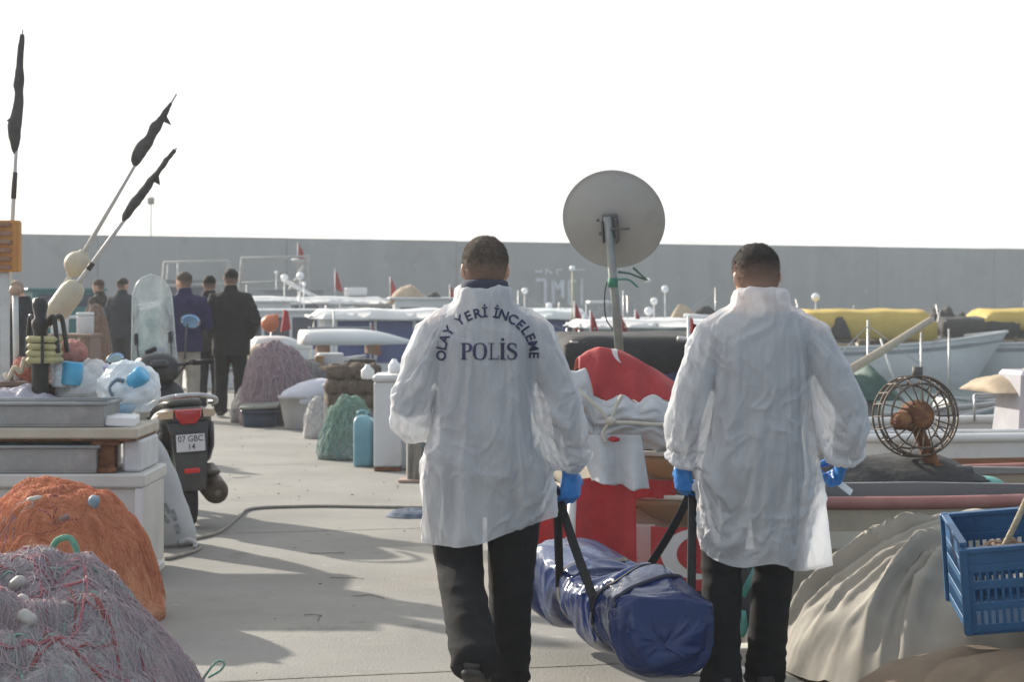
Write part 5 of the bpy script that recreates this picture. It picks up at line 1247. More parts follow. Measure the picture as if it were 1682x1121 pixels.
def left_goods():
    zt = .955
    # pile of trays and boards under the goods, behind the chests: a low pallet box
    t = thing('pallet_table', 'low wooden table of grey boards behind the white chests', 'table', (W(110,0,12.2).x, 12.25, 0)); mb = MB()
    xa, xb = -3.9, W(238,0,12.3).x-.02
    mb.box(((xa+xb)/2, 12.2, .80), (xb-xa, .80, .05), None, bev=.006); mb.build('table_top', mat('grey_boards', (.30,.27,.23), (.22,.20,.17), 4, .85, stretch=(1,8,8)), t)
    for x in (xa+.1, (xa+xb)/2, xb-.08):
        for y in (11.86, 12.54): mb = MB(); mb.box((x, y, .388), (.07,.07,.772), None, bev=.006); mb.build('leg', mat('grey_leg', (.24,.22,.19), (.18,.16,.14), 6, .85), t)
    z = .83
    bag_lump('plastic_bag', 'milky white plastic bag, slumped behind the black post', (W(142,0,12.1).x, 12.1, z+.13), (.19,.17,.155), m_white_bag, 3, 'bag')
    c = Vector((W(112,0,11.95).x, 11.92, W(0,612,11.95).z))
    def lab(mb): mb.lathe(c+Vector((.03,0,-.005)), [(.0,-.066),(.056,-.066),(.060,-.06),(.060,.06),(.056,.066),(.0,.066)], 20, Euler((0,R(6),0)).to_matrix())
    t = thing('water_bottle', 'clear bottle with a sky blue label standing on the milky bag', 'bottle', (c.x, c.y, c.z-.1)); mb = MB(); lab(mb); mb.build('blue_label', m_skyblue, t, True)
    mb = MB(); mb.lathe(c+Vector((-.045,.02,-.01)), [(.0,-.075),(.045,-.075),(.05,-.06),(.05,.05),(.03,.075),(.0,.08)], 18); mb.build('bottle_body', m_clear, t, True)
    c = Vector((W(212,0,11.75).x, 11.75, W(0,640,11.75).z))
    def l1(mb): mb.lathe(c+Vector((.055,-.12,.055)), [(.0,-.075),(.045,-.075),(.052,-.065),(.052,.065),(.045,.075),(.0,.075)], 18, Euler((R(20),R(52),0)).to_matrix())
    def l2(mb): mb.tube(spline([c+Vector((-.06,-.165,-.03)), c+Vector((-.075,-.165,.02)), c+Vector((-.04,-.16,.06)), c+Vector((0,-.165,.055))], 5), .012, 8)
    bag_lump('bottle_pack', 'shrink wrapped pack of water bottles with blue labels, nearest the scooter', c, (.165,.16,.15), m_clear, 8, 'bottle pack', (('blue_label', m_skyblue, l1), ('dark_seam', mat('slate_plastic', (.10,.16,.22), (.2,.28,.34), 12, .4), l2)), .02)
    c2 = Vector((W(208,0,11.8).x, 11.62, .862)); mb = MB(); mb.lathe(c2, [(.0,-.10),(.03,-.10),(.038,-.08),(.038,.05),(.016,.09),(.0,.095)], 16, Euler((0,R(62),0)).to_matrix())
    tag(mb.build('loose_bottle', mat('blue_bottle', (.10,.28,.46), (.45,.55,.62), 9, .2, coat=.4), None, True), 'blue and white plastic bottle lying under the bottle pack', 'bottle')
    c = Vector((W(182,0,12.0).x, 11.86, W(0,620,12).z)); mb = MB()
    for k in range(6): mb.ell(c+Vector((.012*math.sin(k*2.1), .004*k, .06-.025*k)), (.022-.001*k,.016,.016), 10, 7)
    me = fuse(mb, .005, 1); tag(link_mesh(me, 'violet_bag_knot', mat('violet_plastic', (.12,.10,.34), (.45,.45,.62), 16, .4), None, True), 'violet knotted twist of a plastic bag between white bags', 'bag')
    # brown basin with pink net
    c = Vector((W(56,0,12.1).x, 12.12, z)); t = thing('fish_basin', 'shallow brown plastic basin heaped with pink netting, behind the black post', 'basin', tuple(c)); mb = MB()
    prof = [(.0,0),(.15,0),(.165,.01),(.20,.16),(.215,.165),(.215,.175),(.195,.172),(.155,.02),(.0,.015)]
    mb.lathe(c, prof, 36, Matrix.Diagonal((1.35,.9,1))); mb.build('basin', mat('brown_plastic', (.11,.065,.05), (.15,.09,.07), 7, .5), t, True)
    for (px, py, r, mm, nm) in ((112,580,.085,mat('salmon_net', (.42,.16,.14), (.52,.26,.22), 14, .9, bump=.8, bscale=80, distort=2),'net_bundle'), (50,606,.080,mat('red_net', (.38,.12,.09), (.46,.2,.15), 14, .9, bump=.8, bscale=80, distort=2),'net_bundle'), (82,590,.09,mat('pale_net', (.44,.36,.32), (.52,.46,.42), 14, .9, bump=.8, bscale=80, distort=2),'net_bundle')):
        q = W(px, py, 12.1); mb = MB(); mb.ell(q, (r*1.25,r,r*.8), 30, 20); me = mb.mesh(); displace(me, lambda p, n: .018*nz(p, 12, px)+.012*ridge(p, 26, py)); link_mesh(me, nm, mm, t, True)
    mb = MB(); P = [W(8,615,12.0), W(14,622,11.98), W(24,604,11.95), W(34,612,11.96), W(40,590,11.95), W(46,602,12), W(58,585,12)]; mb.tube(spline(P, 5), .014, 8); mb.build('pale_rope', mat('cream_rope', (.60,.54,.42), (.50,.44,.34), 30, .8, bump=.6, bscale=120), t, True)
    bag_lump('plastic_bag', 'flat lilac white bag at the left edge of the table', (W(10,0,11.9).x, 11.85, z+.06), (.30,.14,.075), mat('lilac_polythene', (.55,.53,.60), (.48,.46,.52), 6, .4, transl=.2), 15, 'bag')
left_goods()

# ---------------------------------------------------------------- onlookers
def simple_pose(lw=.08, stride=0.0, arms='down', lean=0):
    J = dict(sway=lean*.0, hipx=.0,
        armL=((-.185,-.005,1.41), (-.245,-.02,1.13), (-.225,.06,.88)), armR=((.185,-.005,1.41), (.245,-.02,1.13), (.225,.06,.88)),
        handL=(((0,.15,-1), (1,.1,0), (0,1,0)), dict(curl=(25,28,30,32))), handR=(((0,.15,-1), (-1,.1,0), (0,1,0)), dict(curl=(25,28,30,32))),
        legL=((-.09,0,.90), (-.09-lw*.2,.02,.49), (-.09-lw*.3,-.02-stride,.09+stride*.3), (-.10-lw*.3,.13-stride,.035)), legR=((.09,0,.90), (.09+lw*.2,.03,.49), (.09+lw*.3,stride,.09), (.10+lw*.3,.15+stride,.035)))
    if arms == 'pocket':
        for s, k in (('L',-1), ('R',1)): J['arm'+s] = ((k*.185,-.005,1.41), (k*.285,-.06,1.14), (k*.20,.10,.95))
    if arms == 'front':
        for s, k in (('L',-1), ('R',1)): J['arm'+s] = ((k*.185,-.005,1.41), (k*.265,-.02,1.13), (k*.10,.20,1.12)); J['hand'+s] = (((-k*.6,.7,.2), (0,-.2,-1), (0,0,1)), dict(curl=(40,45,48,50)))
    return J
def onlooker(label, px, d, yaw, J, hm, hairc, jm, tm, seed, H=1.75, jname='jacket', hem=.76, loose=1.04, jc=True, hairkw={}):
    t = thing('person', label, 'person', (0,0,0), 'onlookers standing on the quay')
    link_mesh(body_mesh(J, hm, .013), 'body', m_skin, t, True); hair_cap(hm, hair_mat('short_hair', hairc), t, seed=seed, **hairkw)
    trousers(J, t, tm, .016, 1.05, .045, seed)
    for s in 'LR': shoe(J, s, t)
    jacket(J, t, jm, jname, .015, loose, hem, seed, jc, (.078,.076,.066,.054), amp=1.2, collar_top=1.56)
    place(t, W(px,0,d).x, d, yaw, 0, H/1.755); return t
def fab(name, a, b): return mat(name, a, b, 8, .85, bump=.3, bscale=70, spec=.2)
m_blk_jacket = fab('black_jacket_cloth', (.016,.015,.016), (.024,.022,.022)); m_navy_jacket = fab('navy_jacket_cloth', (.022,.020,.062), (.03,.027,.075))
onlooker('broad man in black jacket and trousers seen from behind, right of the scooter', 379, 25.0, 4, simple_pose(.10, .04, 'pocket'), head_matrix(4,0,2), (.03,.024,.02), m_blk_jacket, m_black_cloth, 41, 1.79, loose=1.16, hem=.72)
onlooker('man in navy jacket and beige trousers, head turned left, beyond the scooter', 303, 24.4, 14, simple_pose(.06, 0, 'front'), head_matrix(2,42,0), (.12,.09,.07), m_navy_jacket, fab('beige_trouser_cloth', (.30,.27,.23), (.36,.33,.28)), 42, 1.75, loose=1.12, hem=.80)
onlooker('shorter dark haired person in black standing between the two larger men', 344, 26.6, -3, simple_pose(.06), head_matrix(3,0,0), (.014,.011,.010), m_blk_jacket, m_black_cloth, 43, 1.72, hairkw=dict(nape=1.565))
onlooker('distant man in dark brown clothes facing sideways, left of the windshield', 163, 33.5, 70, simple_pose(.05, .02, 'front'), head_matrix(8,10,0), (.10,.06,.045), fab('brown_black_cloth', (.045,.038,.035), (.06,.05,.045)), m_black_cloth, 44, 1.70)
onlooker('distant man in dark blue grey jacket, just left of the windshield', 201, 33.0, -20, simple_pose(.05), head_matrix(4,-20,0), (.05,.04,.035), fab('slate_jacket_cloth', (.03,.036,.045), (.04,.046,.055)), fab('slate_trouser_cloth', (.03,.035,.042), (.04,.045,.05)), 45, 1.72)
onlooker('man in dark jacket bending forward at the far left beside the white pipe', 36, 20.0, 60, simple_pose(.05, .02, 'front'), head_matrix(30,10,0,(0,.04,-.02)), (.45,.33,.25), fab('charcoal_jacket_cloth', (.03,.03,.034), (.045,.045,.05)), fab('brown_trouser_cloth', (.07,.05,.045), (.09,.065,.055)), 46, 1.66)
# ---------------------------------------------------------------- boats
def paint(name, c, dirt=.75, rough=.45, extra=None):
    return mat(name, c, tuple(x*.88 for x in c), 1.6, rough, bump=.1, bscale=12, spots=[(tuple(x*dirt for x in c), 2.4, .56, .12), ((.24,.15,.09), 7, .70, .05)]+(extra or []))
m_bwhite = paint('boat_white', (.66,.66,.65)); m_bcream = paint('boat_cream', (.52,.47,.38)); m_bblue = paint('boat_blue', (.03,.06,.20)); m_bgrey = paint('boat_grey', (.24,.25,.26))
m_bblack = mat('black_canopy_cloth', (.018,.019,.020), (.03,.03,.03), 6, .85, bump=.3, bscale=20); m_bwin = mat('tinted_window', (.02,.025,.045), (.03,.035,.06), 3, .12, spec=.6)
m_bbluewin = mat('blue_side_curtain', (.035,.055,.17), (.06,.08,.20), 4, .5); m_byellow = mat('yellow_awning_cloth', (.60,.44,.11), (.52,.37,.08), 3, .8, transl=.15, bump=.3, bscale=10)
m_wood = mat('varnished_wood', (.19,.075,.035), (.26,.11,.05), 5, .45, stretch=(1,1,8)); m_steel = mat('galvanised_steel', (.42,.42,.42), (.34,.34,.34), 10, .4, metal=.6)
m_red = mat('red_flag_cloth', (.46,.040,.045), (.38,.030,.035), 12, .75, bump=.25, bscale=40, transl=.25); m_deck = paint('deck_paint', (.38,.36,.32)); m_antifoul = mat('antifouling_red', (.16,.03,.025), (.11,.025,.02), 5, .8)
m_green_tarp = mat('dark_green_tarp', (.018,.055,.045), (.03,.08,.065), 6, .7, bump=.4, bscale=14); m_lamp_w = mat('white_globe', (.85,.85,.85), (.8,.8,.8), 4, .25, coat=.4)
m_tan_cover = mat('tan_cover', (.42,.33,.23), (.35,.27,.18), 4, .8, bump=.3, bscale=18); m_teal = paint('boat_teal', (.03,.17,.17))
BOATS = {}
CL_MATS = [mat('orange_plastic', (.50,.14,.03), (.42,.11,.03), 8, .5), mat('blue_crate_paint', (.03,.10,.26), (.04,.13,.30), 8, .5), mat('grey_plastic', (.24,.25,.26), (.30,.31,.32), 8, .6), mat('red_plastic', (.40,.03,.03), (.32,.03,.03), 8, .5), mat('dull_white_plastic', (.52,.52,.50), (.44,.44,.42), 8, .5), mat('green_plastic', (.04,.16,.09), (.06,.2,.12), 8, .5), mat('dark_plastic', (.03,.03,.032), (.05,.05,.05), 8, .6)]
CL_NETS = [net_mat('small_brown_net', ((.13,.10,.075), (.20,.16,.12), (.16,.13,.10)), 8), net_mat('small_green_net', ((.06,.12,.10), (.10,.18,.15), (.08,.15,.12)), 8), net_mat('small_white_net', ((.36,.35,.34), (.46,.45,.43), (.41,.40,.38)), 8), m_tan_cover]
def heap_part(mb, c, r, h, g):
    sd = g.uniform(0, 90); pos = pile_fn(c, r*1.3, r, h, sd, 1.9, .8, .06); rows = [[pos((i/10)*.999+.001, 2*math.pi*j/28) for j in range(28)] for i in range(11)]; mb.loft(rows, True)
class Boat:
    def __init__(s, name, label, px, d, yaw, L, B, fb, fs, hullm, gun=None, deckm=None, stripe=None, group='boats moored in the harbour', cat='boat', z0=None, x=None, dip=.10, well=.12):
        s.L, s.B, s.fb, s.fs, s.dip = L, B, fb, fs, dip
        s.t = thing(name, label, cat, (0,0,0), group); t = s.t
        NT = 26; ring = []
        for i in range(NT+1):
            q = i/NT; hb, sh = s.half(q), s.sheer(q); x_ = (q-.5)*L; rk = .16*L*max(0, q-.78)/.22
            row = []
            for f, zf in ((1,1), (.985,.82), (.95,.55), (.86,.22), (.66,-.05), (.36,-.30), (.0,-.42)):
                z = sh*zf if zf > 0 else zf; row.append((x_-(1-max(zf, 0))*rk*.8+rk*.0, f*hb, z))
            ring.append([Vector(p) for p in row]+[Vector((p[0], -p[1], p[2])) for p in row[-2::-1]])
        mb = MB(); mb.loft(ring, caps=False, closed=False); n = len(ring[0]); mb.add(ring[0], [tuple(range(n))], False)
        mb.build('hull', hullm, t, True)
        mb = MB(); mb.grid(lambda u, v: Vector(((v-.5)*L*.985+.004, (2*u-1)*s.half(v)*.97, s.sheer(v)-well)), 8, 26); mb.build('deck', deckm or m_deck, t)
        for sg in (-1, 1):
            mb = MB(); mb.tube([Vector(((q/NT-.5)*L, sg*s.half(q/NT), s.sheer(q/NT)+.01)) for q in range(NT+1)], (.035), 8); mb.build('gunwale', gun or m_wood, t, True)
        if stripe:
            for sg in (-1, 1):
                mb = MB(); P = [Vector(((q/NT-.5)*L-.16*L*max(0, q/NT-.78)/.22*.8*.14, sg*(s.half(q/NT)*.992+.006), s.sheer(q/NT)*.86)) for q in range(NT+1)]
                for a, b in zip(P, P[1:]):
                    u = Vector((0,0,.045)); k = Vector((0,-sg*.03,0)); mb.add([a-u, b-u, b+u, a+u, a-u+k, b-u+k, b+u+k, a+u+k], [(0,1,2,3),(4,7,6,5),(0,4,5,1),(3,2,6,7)], False)
                mb.build('rub_strake', stripe, t)
        BOATS[t.name] = s; s.yaw = yaw; p = W(px, 0, d); t.location = (p.x if x is None else x, d, WATER if z0 is None else z0); t.rotation_euler = (0, 0, R(yaw))
        # local z of a height in the photo
        s.zl = lambda py: W(0, py, d).z-t.location.z
    def half(s, q): return s.B/2*(.84+.16*ss(0, .4, q))*max(.02, 1-max(0, (q-.5)/.5)**2.3)
    def sheer(s, q): return lerp(s.fs, s.fb, q*q)-s.dip*math.sin(q*math.pi)
    def mb(s): return MB()
    def cabin(s, x0, x1, w, z0, z1, m=None, wm=None, roofm=None, nwin=3, taper=.93, win=(.35,.85), front=True):
        m = m or m_bwhite; mb = MB(); X = (x0+x1)/2; L = x1-x0
        P = [[Vector((x0+(k*L*.03), -w/2*(1-k*(1-taper)), lerp(z0, z1, k))), Vector((x1-(k*L*.10), -w/2*(1-k*(1-taper)), lerp(z0, z1, k))), Vector((x1-(k*L*.10), w/2*(1-k*(1-taper)), lerp(z0, z1, k))), Vector((x0+(k*L*.03), w/2*(1-k*(1-taper)), lerp(z0, z1, k)))] for k in (0, .5, 1)]
        mb.loft(P, smooth=False); c = mb.build('cabin', m, s.t)
        mb = MB(); mb.box((X-L*.03, 0, z1+.025), (L*1.04, w*taper+.14, .05), None, bev=.015); mb.build('roof', roofm or m, c)
        for sg in (-1, 1):
            for k in range(nwin):
                a = lerp(x0+L*.08, x1-L*.16, k/nwin)+.03; b = lerp(x0+L*.08, x1-L*.16, (k+1)/nwin)-.03; mb = MB()
                zz = lerp(z0, z1, win[0]), lerp(z0, z1, win[1]); f = lambda z: sg*(w/2*(1-(z-z0)/(z1-z0)*(1-taper))+.004)
                q = [Vector((a, f(zz[0]), zz[0])), Vector((b, f(zz[0]), zz[0])), Vector((b, f(zz[1]), zz[1])), Vector((a, f(zz[1]), zz[1]))]
                mb.prism(q, (0, sg*.006, 0), (0, -sg*.02, 0)); mb.build('window', wm or m_bwin, c)
        if front:
            mb = MB(); zz = lerp(z0, z1, win[0]), lerp(z0, z1, win[1]); g = lambda z: x1-(z-z0)/(z1-z0)*L*.10+.004
            q = [Vector((g(zz[0]), -w*.38, zz[0])), Vector((g(zz[0]), w*.38, zz[0])), Vector((g(zz[1]), w*.36, zz[1])), Vector((g(zz[1]), -w*.36, zz[1]))]; mb.prism(q, (.006,0,0), (-.02,0,0)); mb.build('window', wm or m_bwin, c)
        return c
    def canopy(s, x0, x1, w, z, m, th=.10, zb=.4, posts=2, crown=.06, drop=.0, postm=None, postr=.02):
        mb = MB(); nu, nv = 14, 16
        def f(u, v):
            e = 1-abs(2*u-1)**6; e2 = 1-abs(2*v-1)**22
            return Vector((lerp(x0, x1, v), (2*u-1)*w/2, z+crown*(1-(2*u-1)**2)*min(1, e2*1.2+.0)-th*(1-min(1, e*e2*1.6))+.016*nz((u*7, v*9, x0))-.035*abs(math.sin(v*math.pi*3))*(x1-x0 > 1.8)))
        top = [[f(i/nu, j/nv) for i in range(nu+1)] for j in range(nv+1)]
        vs = [p for r in top for p in r]; fs = [(j*(nu+1)+i, j*(nu+1)+i+1, (j+1)*(nu+1)+i+1, (j+1)*(nu+1)+i) for j in range(nv) for i in range(nu)]
        k = len(vs); edge = [j*(nu+1) for j in range(nv+1)]+[nv*(nu+1)+i for i in range(1, nu+1)]+[j*(nu+1)+nu for j in range(nv-1, -1, -1)]+[i for i in range(nu-1, 0, -1)]
        low = [Vector((vs[e].x, vs[e].y, z-th-drop*(1+.10*math.sin(vs[e].x*6.5))+.03*nz((vs[e].x*3, vs[e].y*3, 2)))) for e in edge]; vs += low; n = len(edge)
        fs += [(edge[i], edge[(i+1) % n], k+(i+1) % n, k+i) for i in range(n)]+[tuple(range(k, k+n))]
        mb.add(vs, fs); c = mb.build('canopy', m, s.t, None)
        for i in range(posts):
            for sg in (-1, 1):
                xx = lerp(x0+.08, x1-.08, i/max(1, posts-1)); mb = MB(); mb.tube([(xx, sg*w*.46, zb), (xx, sg*w*.46, z-th*.5)], postr, 8); mb.build('canopy_post', postm or m_steel, s.t, True)
        return c
    def cover(s, x0, x1, w, z0, h, m, name='cover', seed=1, pw=.6):
        nu, nv = 30, 44; mb = MB()
        def f(u, v):
            a = math.pi*u; k = (1-abs(2*v-1)**4)**pw; x = lerp(x0, x1, v)
            y = -w/2*math.copysign(abs(math.cos(a))**.8, math.cos(a))*lerp(.75, 1, k); z = z0+h*(1-abs(math.cos(a))**1.7)*k*(.86+.14*math.cos(v*19+seed))
            r = .16*h*ridge((x*3.4, y*3, z*2), 1, seed)+.30*h*nz((x*1.7, y*1.4, seed), 1, seed)+.07*h*ridge((x*8+y*5, y*7, z*3), 1, seed+3); return Vector((x, y*(1+.03*nz((x*4,1,seed))), z+r*math.sin(a)*k))
        mb.grid(f, nu, nv); me = mb.mesh(); k0 = len(me.vertices); bm = bmesh.new(); bm.from_mesh(me)
        bmesh.ops.holes_fill(bm, edges=[e for e in bm.edges if e.is_boundary]); bm.to_mesh(me); bm.free(); return link_mesh(me, name, m, s.t, True)
    def mast(s, x, y, z0, z1, ball=.05, r=.016, m=None, name='mast'):
        mb = MB(); mb.tube([(x,y,z0), (x,y,z1)], [r, r*.8], 8); o = mb.build(name, m or m_bwhite, s.t, True)
        if ball: mb = MB(); mb.ell((x,y,z1+ball*.8), (ball,ball,ball), 14, 10); mb.build('mast_light', m_lamp_w, o, True)
    def flag(s, x, y, z0, z1, w=.35, h=.55, seed=1, m=None, lean=0):
        """red ensign hanging limp from a short staff"""
        mb = MB(); a, b = Vector((x,y,z0)), Vector((x+lean,y,z1)); mb.tube([a, b], .012, 8); o = mb.build('flag_staff', m_bwhite, s.t, True)
        def f(u, v):
            sp = w*(.25+.75*v**.8)*(.62+.2*nz((seed, v*2, 0)));  return Vector((b.x+u*sp+.015, b.y+.045*math.sin(u*9+v*2+seed)*(.3+u), b.z-.01-v*h-u*h*.22*(1-v*.3)))
        mb = MB(); mb.grid(f, 16, 16); me = thicken(mb.mesh(), .004); link_mesh(me, 'flag', m or m_red, s.t, True)
    def clutter(s, seed, q0=.12, q1=.7, n=7, zoff=0.0):
        """loose gear that shows above the gunwale: crates, buckets, fenders, rods, coils"""
        g = random.Random(seed)
        for _ in range(n):
            q = g.uniform(q0, q1); x = (q-.5)*s.L; y = g.uniform(-.75, .75)*s.half(q); z = s.sheer(q)-.12+zoff; k = g.random()
            if k < .28: s.part('crate', g.choice(CL_MATS), lambda mb: mb.box((x, y, z+.17), (.36,.28,.34), Euler((0,0,g.uniform(-.5,.5))), taper=1.05, bev=.015))
            elif k < .46: s.part('bucket', g.choice(CL_MATS), lambda mb: mb.lathe((x, y, z), [(.0,0),(.10,0),(.135,.28),(.142,.285),(.142,.30),(.125,.30),(.10,.05),(.0,.03)], 16), True)
            elif k < .64: s.part('fender', g.choice((m_bwhite, m_bwhite, CL_MATS[0], CL_MATS[3])), lambda mb: mb.lathe((x, (1 if y > 0 else -1)*(s.half(q)+.06), s.sheer(q)-.22), [(.0,-.24),(.04,-.23),(.085,-.16),(.085,.13),(.04,.2),(.018,.27),(.0,.27)], 12), True)
            elif k < .84:
                a = g.uniform(-.5, .5); h = g.uniform(.5, 1.1); s.part('rod', g.choice((m_steel, m_pole, m_bwhite)), lambda mb: mb.tube([(x, y, z), (x+a*h*.6, y+.1*h, z+h)], .014, 6), True)
            else:
                mm = g.choice(CL_NETS); s.part('net_heap', mm, lambda mb: heap_part(mb, (x, y, z), g.uniform(.22,.38), g.uniform(.25,.45), g))
    def rail(s, q0, q1, h, n=5, m=None):
        for sg in (-1, 1):
            top = []
            for k in range(n+1):
                q = lerp(q0, q1, k/n); p = Vector(((q-.5)*s.L, sg*s.half(q)*.94, s.sheer(q))); t_ = p+Vector((0,0,h)); top.append(t_); mb = MB(); mb.tube([p, t_], .010, 6); mb.build('stanchion', m or m_steel, s.t, True)
            mb = MB(); mb.tube(spline(top, 3), .012, 6); mb.build('handrail', m or m_steel, s.t, True)
    def part(s, name, m, fn, smooth=None):
        mb = MB(); fn(mb); return mb.build(name, m, s.t, smooth)

def far_boats():
    # 1 white cabin cruiser with blue side curtains
    b = Boat('cabin_boat', 'white cabin boat with long blue side curtains, just left of the lettered man', 700, 38, 8, 7.2, 2.4, 1.25, .95, m_bwhite, m_bwhite, stripe=m_bblue)
    b.cabin(-2.0, 1.7, 1.9, .9, b.zl(522), wm=m_bbluewin, nwin=4, win=(.18,.95)); b.canopy(-2.15, 1.2, 2.1, b.zl(508), m_bwhite, .16, b.zl(522), 0, .03)
    b.flag(-1.1, -1.1, .8, b.zl(528), .3, .5, 3); b.rail(.62, .97, .35, 4)
    # 2 long low white boat behind it
    b = Boat('cabin_boat', 'long white boat with a flat thin roof, farther back above the purple nets', 540, 54, 4, 8.5, 2.6, 1.3, 1.0, m_bwhite, m_bgrey)
    b.canopy(-3.4, 1.6, 2.3, b.zl(488), m_bwhite, .16, .9, 4, .03); b.cabin(.6, 2.6, 1.9, 1.0, b.zl(494), nwin=2); b.flag(1.6, 0, b.zl(490), b.zl(455), .32, .5, 5)
    b.part('radar_box', m_bwhite, lambda mb: mb.box((.7, 0, b.zl(487)+.12), (.6,.5,.22), None, bev=.05)); b.part('boom', m_bwhite, lambda mb: mb.tube([(-.3,0,b.zl(489)), (-1.1,.0,b.zl(463))], .05, 8), True)
    # 3 pale trawler with tubular gallows near the wall
    b = Boat('trawler', 'pale grey trawler with tubular gantry frames against the wall, above the onlookers', 375, 66, 6, 10, 3.2, 1.9, 1.4, m_bgrey, m_bwhite, group='fishing boats by the breakwater')
    ms = mat('pale_tube_paint', (.42,.42,.40), (.34,.34,.33), 6, .6)
    for x0, x1 in ((-2.1, .1), (.3, 2.6)):
        z0, z1 = 1.3, b.zl(432 if x0 < 0 else 425)
        for y in (-1.1, 1.1):
            mb = MB(); mb.tube([(x0,y,z0),(x0+.15,y,z1),(x1-.1,y,z1+.06),(x1,y,z0)], .045, 8); mb.tube([(x0+.1,y,lerp(z0,z1,.62)), (x1-.05,y,lerp(z0,z1,.66))], .03, 8); mb.build('gantry', ms, b.t, True)
        mb = MB(); mb.tube([(x0+.15,-1.1,z1),(x0+.15,1.1,z1)], .04, 8); mb.tube([(x1-.1,-1.1,z1+.06),(x1-.1,1.1,z1+.06)], .04, 8); mb.build('gantry', ms, b.t, True)
    mb = MB(); mb.tube([(1.4,0,1.4), (2.6,0,b.zl(420))], .06, 8); mb.build('boom', ms, b.t, True); b.cabin(-2.0, -.4, 1.8, 1.3, b.zl(462), m=m_bgrey, nwin=2)
    b.mast(-1.6, 0, 1.4, b.zl(431), 0); b.flag(2.2, 0, b.zl(470), b.zl(398), .45, .62, 7); b.part('net_drum', ms, lambda mb: mb.lathe((2.3,0,b.zl(430)), [(.0,-.3),(.10,-.3),(.10,.3),(.0,.3)], 12, Matrix.Rotation(R(90),3,'Y')), True)
    b = Boat('fishing_boat', 'low grey fishing boat with a red flag beside the trawler frames', 520, 62, 5, 7, 2.4, 1.3, 1.0, m_bgrey, m_bwhite, group='fishing boats by the breakwater')
    b.cabin(-1.6, .4, 1.7, .9, b.zl(478), m=m_bgrey, nwin=2); b.flag(.55, 0, .9, b.zl(441), .34, .62, 9); b.mast(-1.2, 0, .9, b.zl(450), .05); b.rail(.5, .97, .4, 4)
    # 4 covered small boats along the quay, left of the lettered man
    b = Boat('tender_boat', 'low grey boat carrying an upturned white tender, above the white tub', 600, 29, 14, 3.4, 1.4, 1.25, 1.1, m_bgrey, m_bwhite)
    def upturned(mb, x0, x1, z0, h, w):
        rings = []
        for k in range(17):
            v = k/16; e = (1-ss(.35, 1, v)**1.5*.93)*(.9+.1*ss(0, .2, v)); x = lerp(x0, x1, v)
            rings.append([Vector((x, -w/2*e*math.copysign(abs(math.cos(a))**.75, math.cos(a)), z0+h*e**.6*max(0, math.sin(a))**.6*(1 if 0 < a < math.pi else 0))) for a in [math.pi*q/14 for q in range(15)]])
        mb.loft(rings, True)
    b.part('upturned_tender', m_bwhite, lambda mb: upturned(mb, -.90, .75, b.zl(566), b.zl(540)-b.zl(566), .85)); b.part('keel_strip', m_bgrey, lambda mb: mb.box((-.35,0,b.zl(540)+.012), (.9,.05,.03), None, bev=.008))
    for x in (-.6, .1): b.part('support', m_wood, lambda mb: mb.box((x,0,b.zl(574)), (.08,.8,b.zl(566)-b.zl(582)), None, bev=.008))
    b.clutter(55, .15, .85, 8, .15)
    b = Boat('tender_boat', 'small white boat with orange buoy and red cloth, right of the man in black', 452, 33, 14, 2.9, 1.4, 1.3, 1.2, m_bwhite, m_bgrey); b.part('bow_locker', m_bwhite, lambda mb: upturned(mb, -.35, .6, b.zl(574), b.zl(552)-b.zl(574), .8)); b.part('orange_buoy', mat('orange_buoy_paint', (.55,.15,.05), (.45,.12,.04), 8, .5), lambda mb: mb.lathe((-.12,-.3,b.zl(531)), [(.0,-.14),(.08,-.13),(.14,-.05),(.13,.06),(.06,.13),(.03,.18),(.0,.18)], 16, Euler((0,R(40),0)).to_matrix()), True); b.part('red_cloth', m_red, lambda mb: mb.prism([(.05,-.32,b.zl(545)), (.20,-.32,b.zl(540)), (.16,-.30,b.zl(512)), (.10,-.30,b.zl(508))], (0,-.05,0), (0,.05,0))); b.clutter(57, .1, .9, 9, .1)
    b = Boat('cabin_boat', 'small grey boat with dark wheelhouse windows, right of the man in black', 470, 44, 10, 4.8, 1.9, 1.2, .9, m_bgrey, m_bwhite); b.cabin(-1.3, 1.0, 1.5, .8, b.zl(512), m=m_bwhite, nwin=3, win=(.3,.9)); b.mast(.4, .3, 1, b.zl(470), .05)
    b = Boat('fishing_boat', 'white fishing boat with two stub masts behind the man in black', 425, 48, 8, 5.2, 2.0, 1.3, 1.0, m_bwhite, m_bblue); b.cabin(-1.0, .9, 1.5, .9, b.zl(497), nwin=2); b.mast(.6, .2, 1, b.zl(462), .09); b.mast(.95, -.2, 1, b.zl(459), .09)
    # 5 between the men
    b = Boat('cabin_boat', 'dark blue cabin boat with a pale rounded roof, left of the satellite dish pole', 905, 40, 6, 5.6, 2.2, 1.25, 1.0, m_bwhite, m_bwhite, stripe=m_bblue); b.cabin(-1.6, .75, 1.8, .9, b.zl(524), m=m_bblue, wm=m_bblue, nwin=3, roofm=m_bwhite); b.canopy(-1.7, .68, 1.95, b.zl(511), mat('pale_roof', (.55,.60,.60), (.48,.52,.52), 4, .5), .14, b.zl(524), 0, .06); b.flag(.32, -1.0, .9, b.zl(494), .34, .60, 11); b.mast(.28, -1.02, 1, b.zl(446), .055, .016, mat('yellow_mast', (.45,.40,.12), (.5,.5,.48), 1, .5)); b.part('radar_wing', m_bwhite, lambda mb: mb.box((.92,0,b.zl(497)), (.42,.5,.06), None, bev=.02)); b.part('radar_leg', m_bwhite, lambda mb: mb.tube([(.95,0,b.zl(513)),(.95,0,b.zl(499))], .02, 6), True)
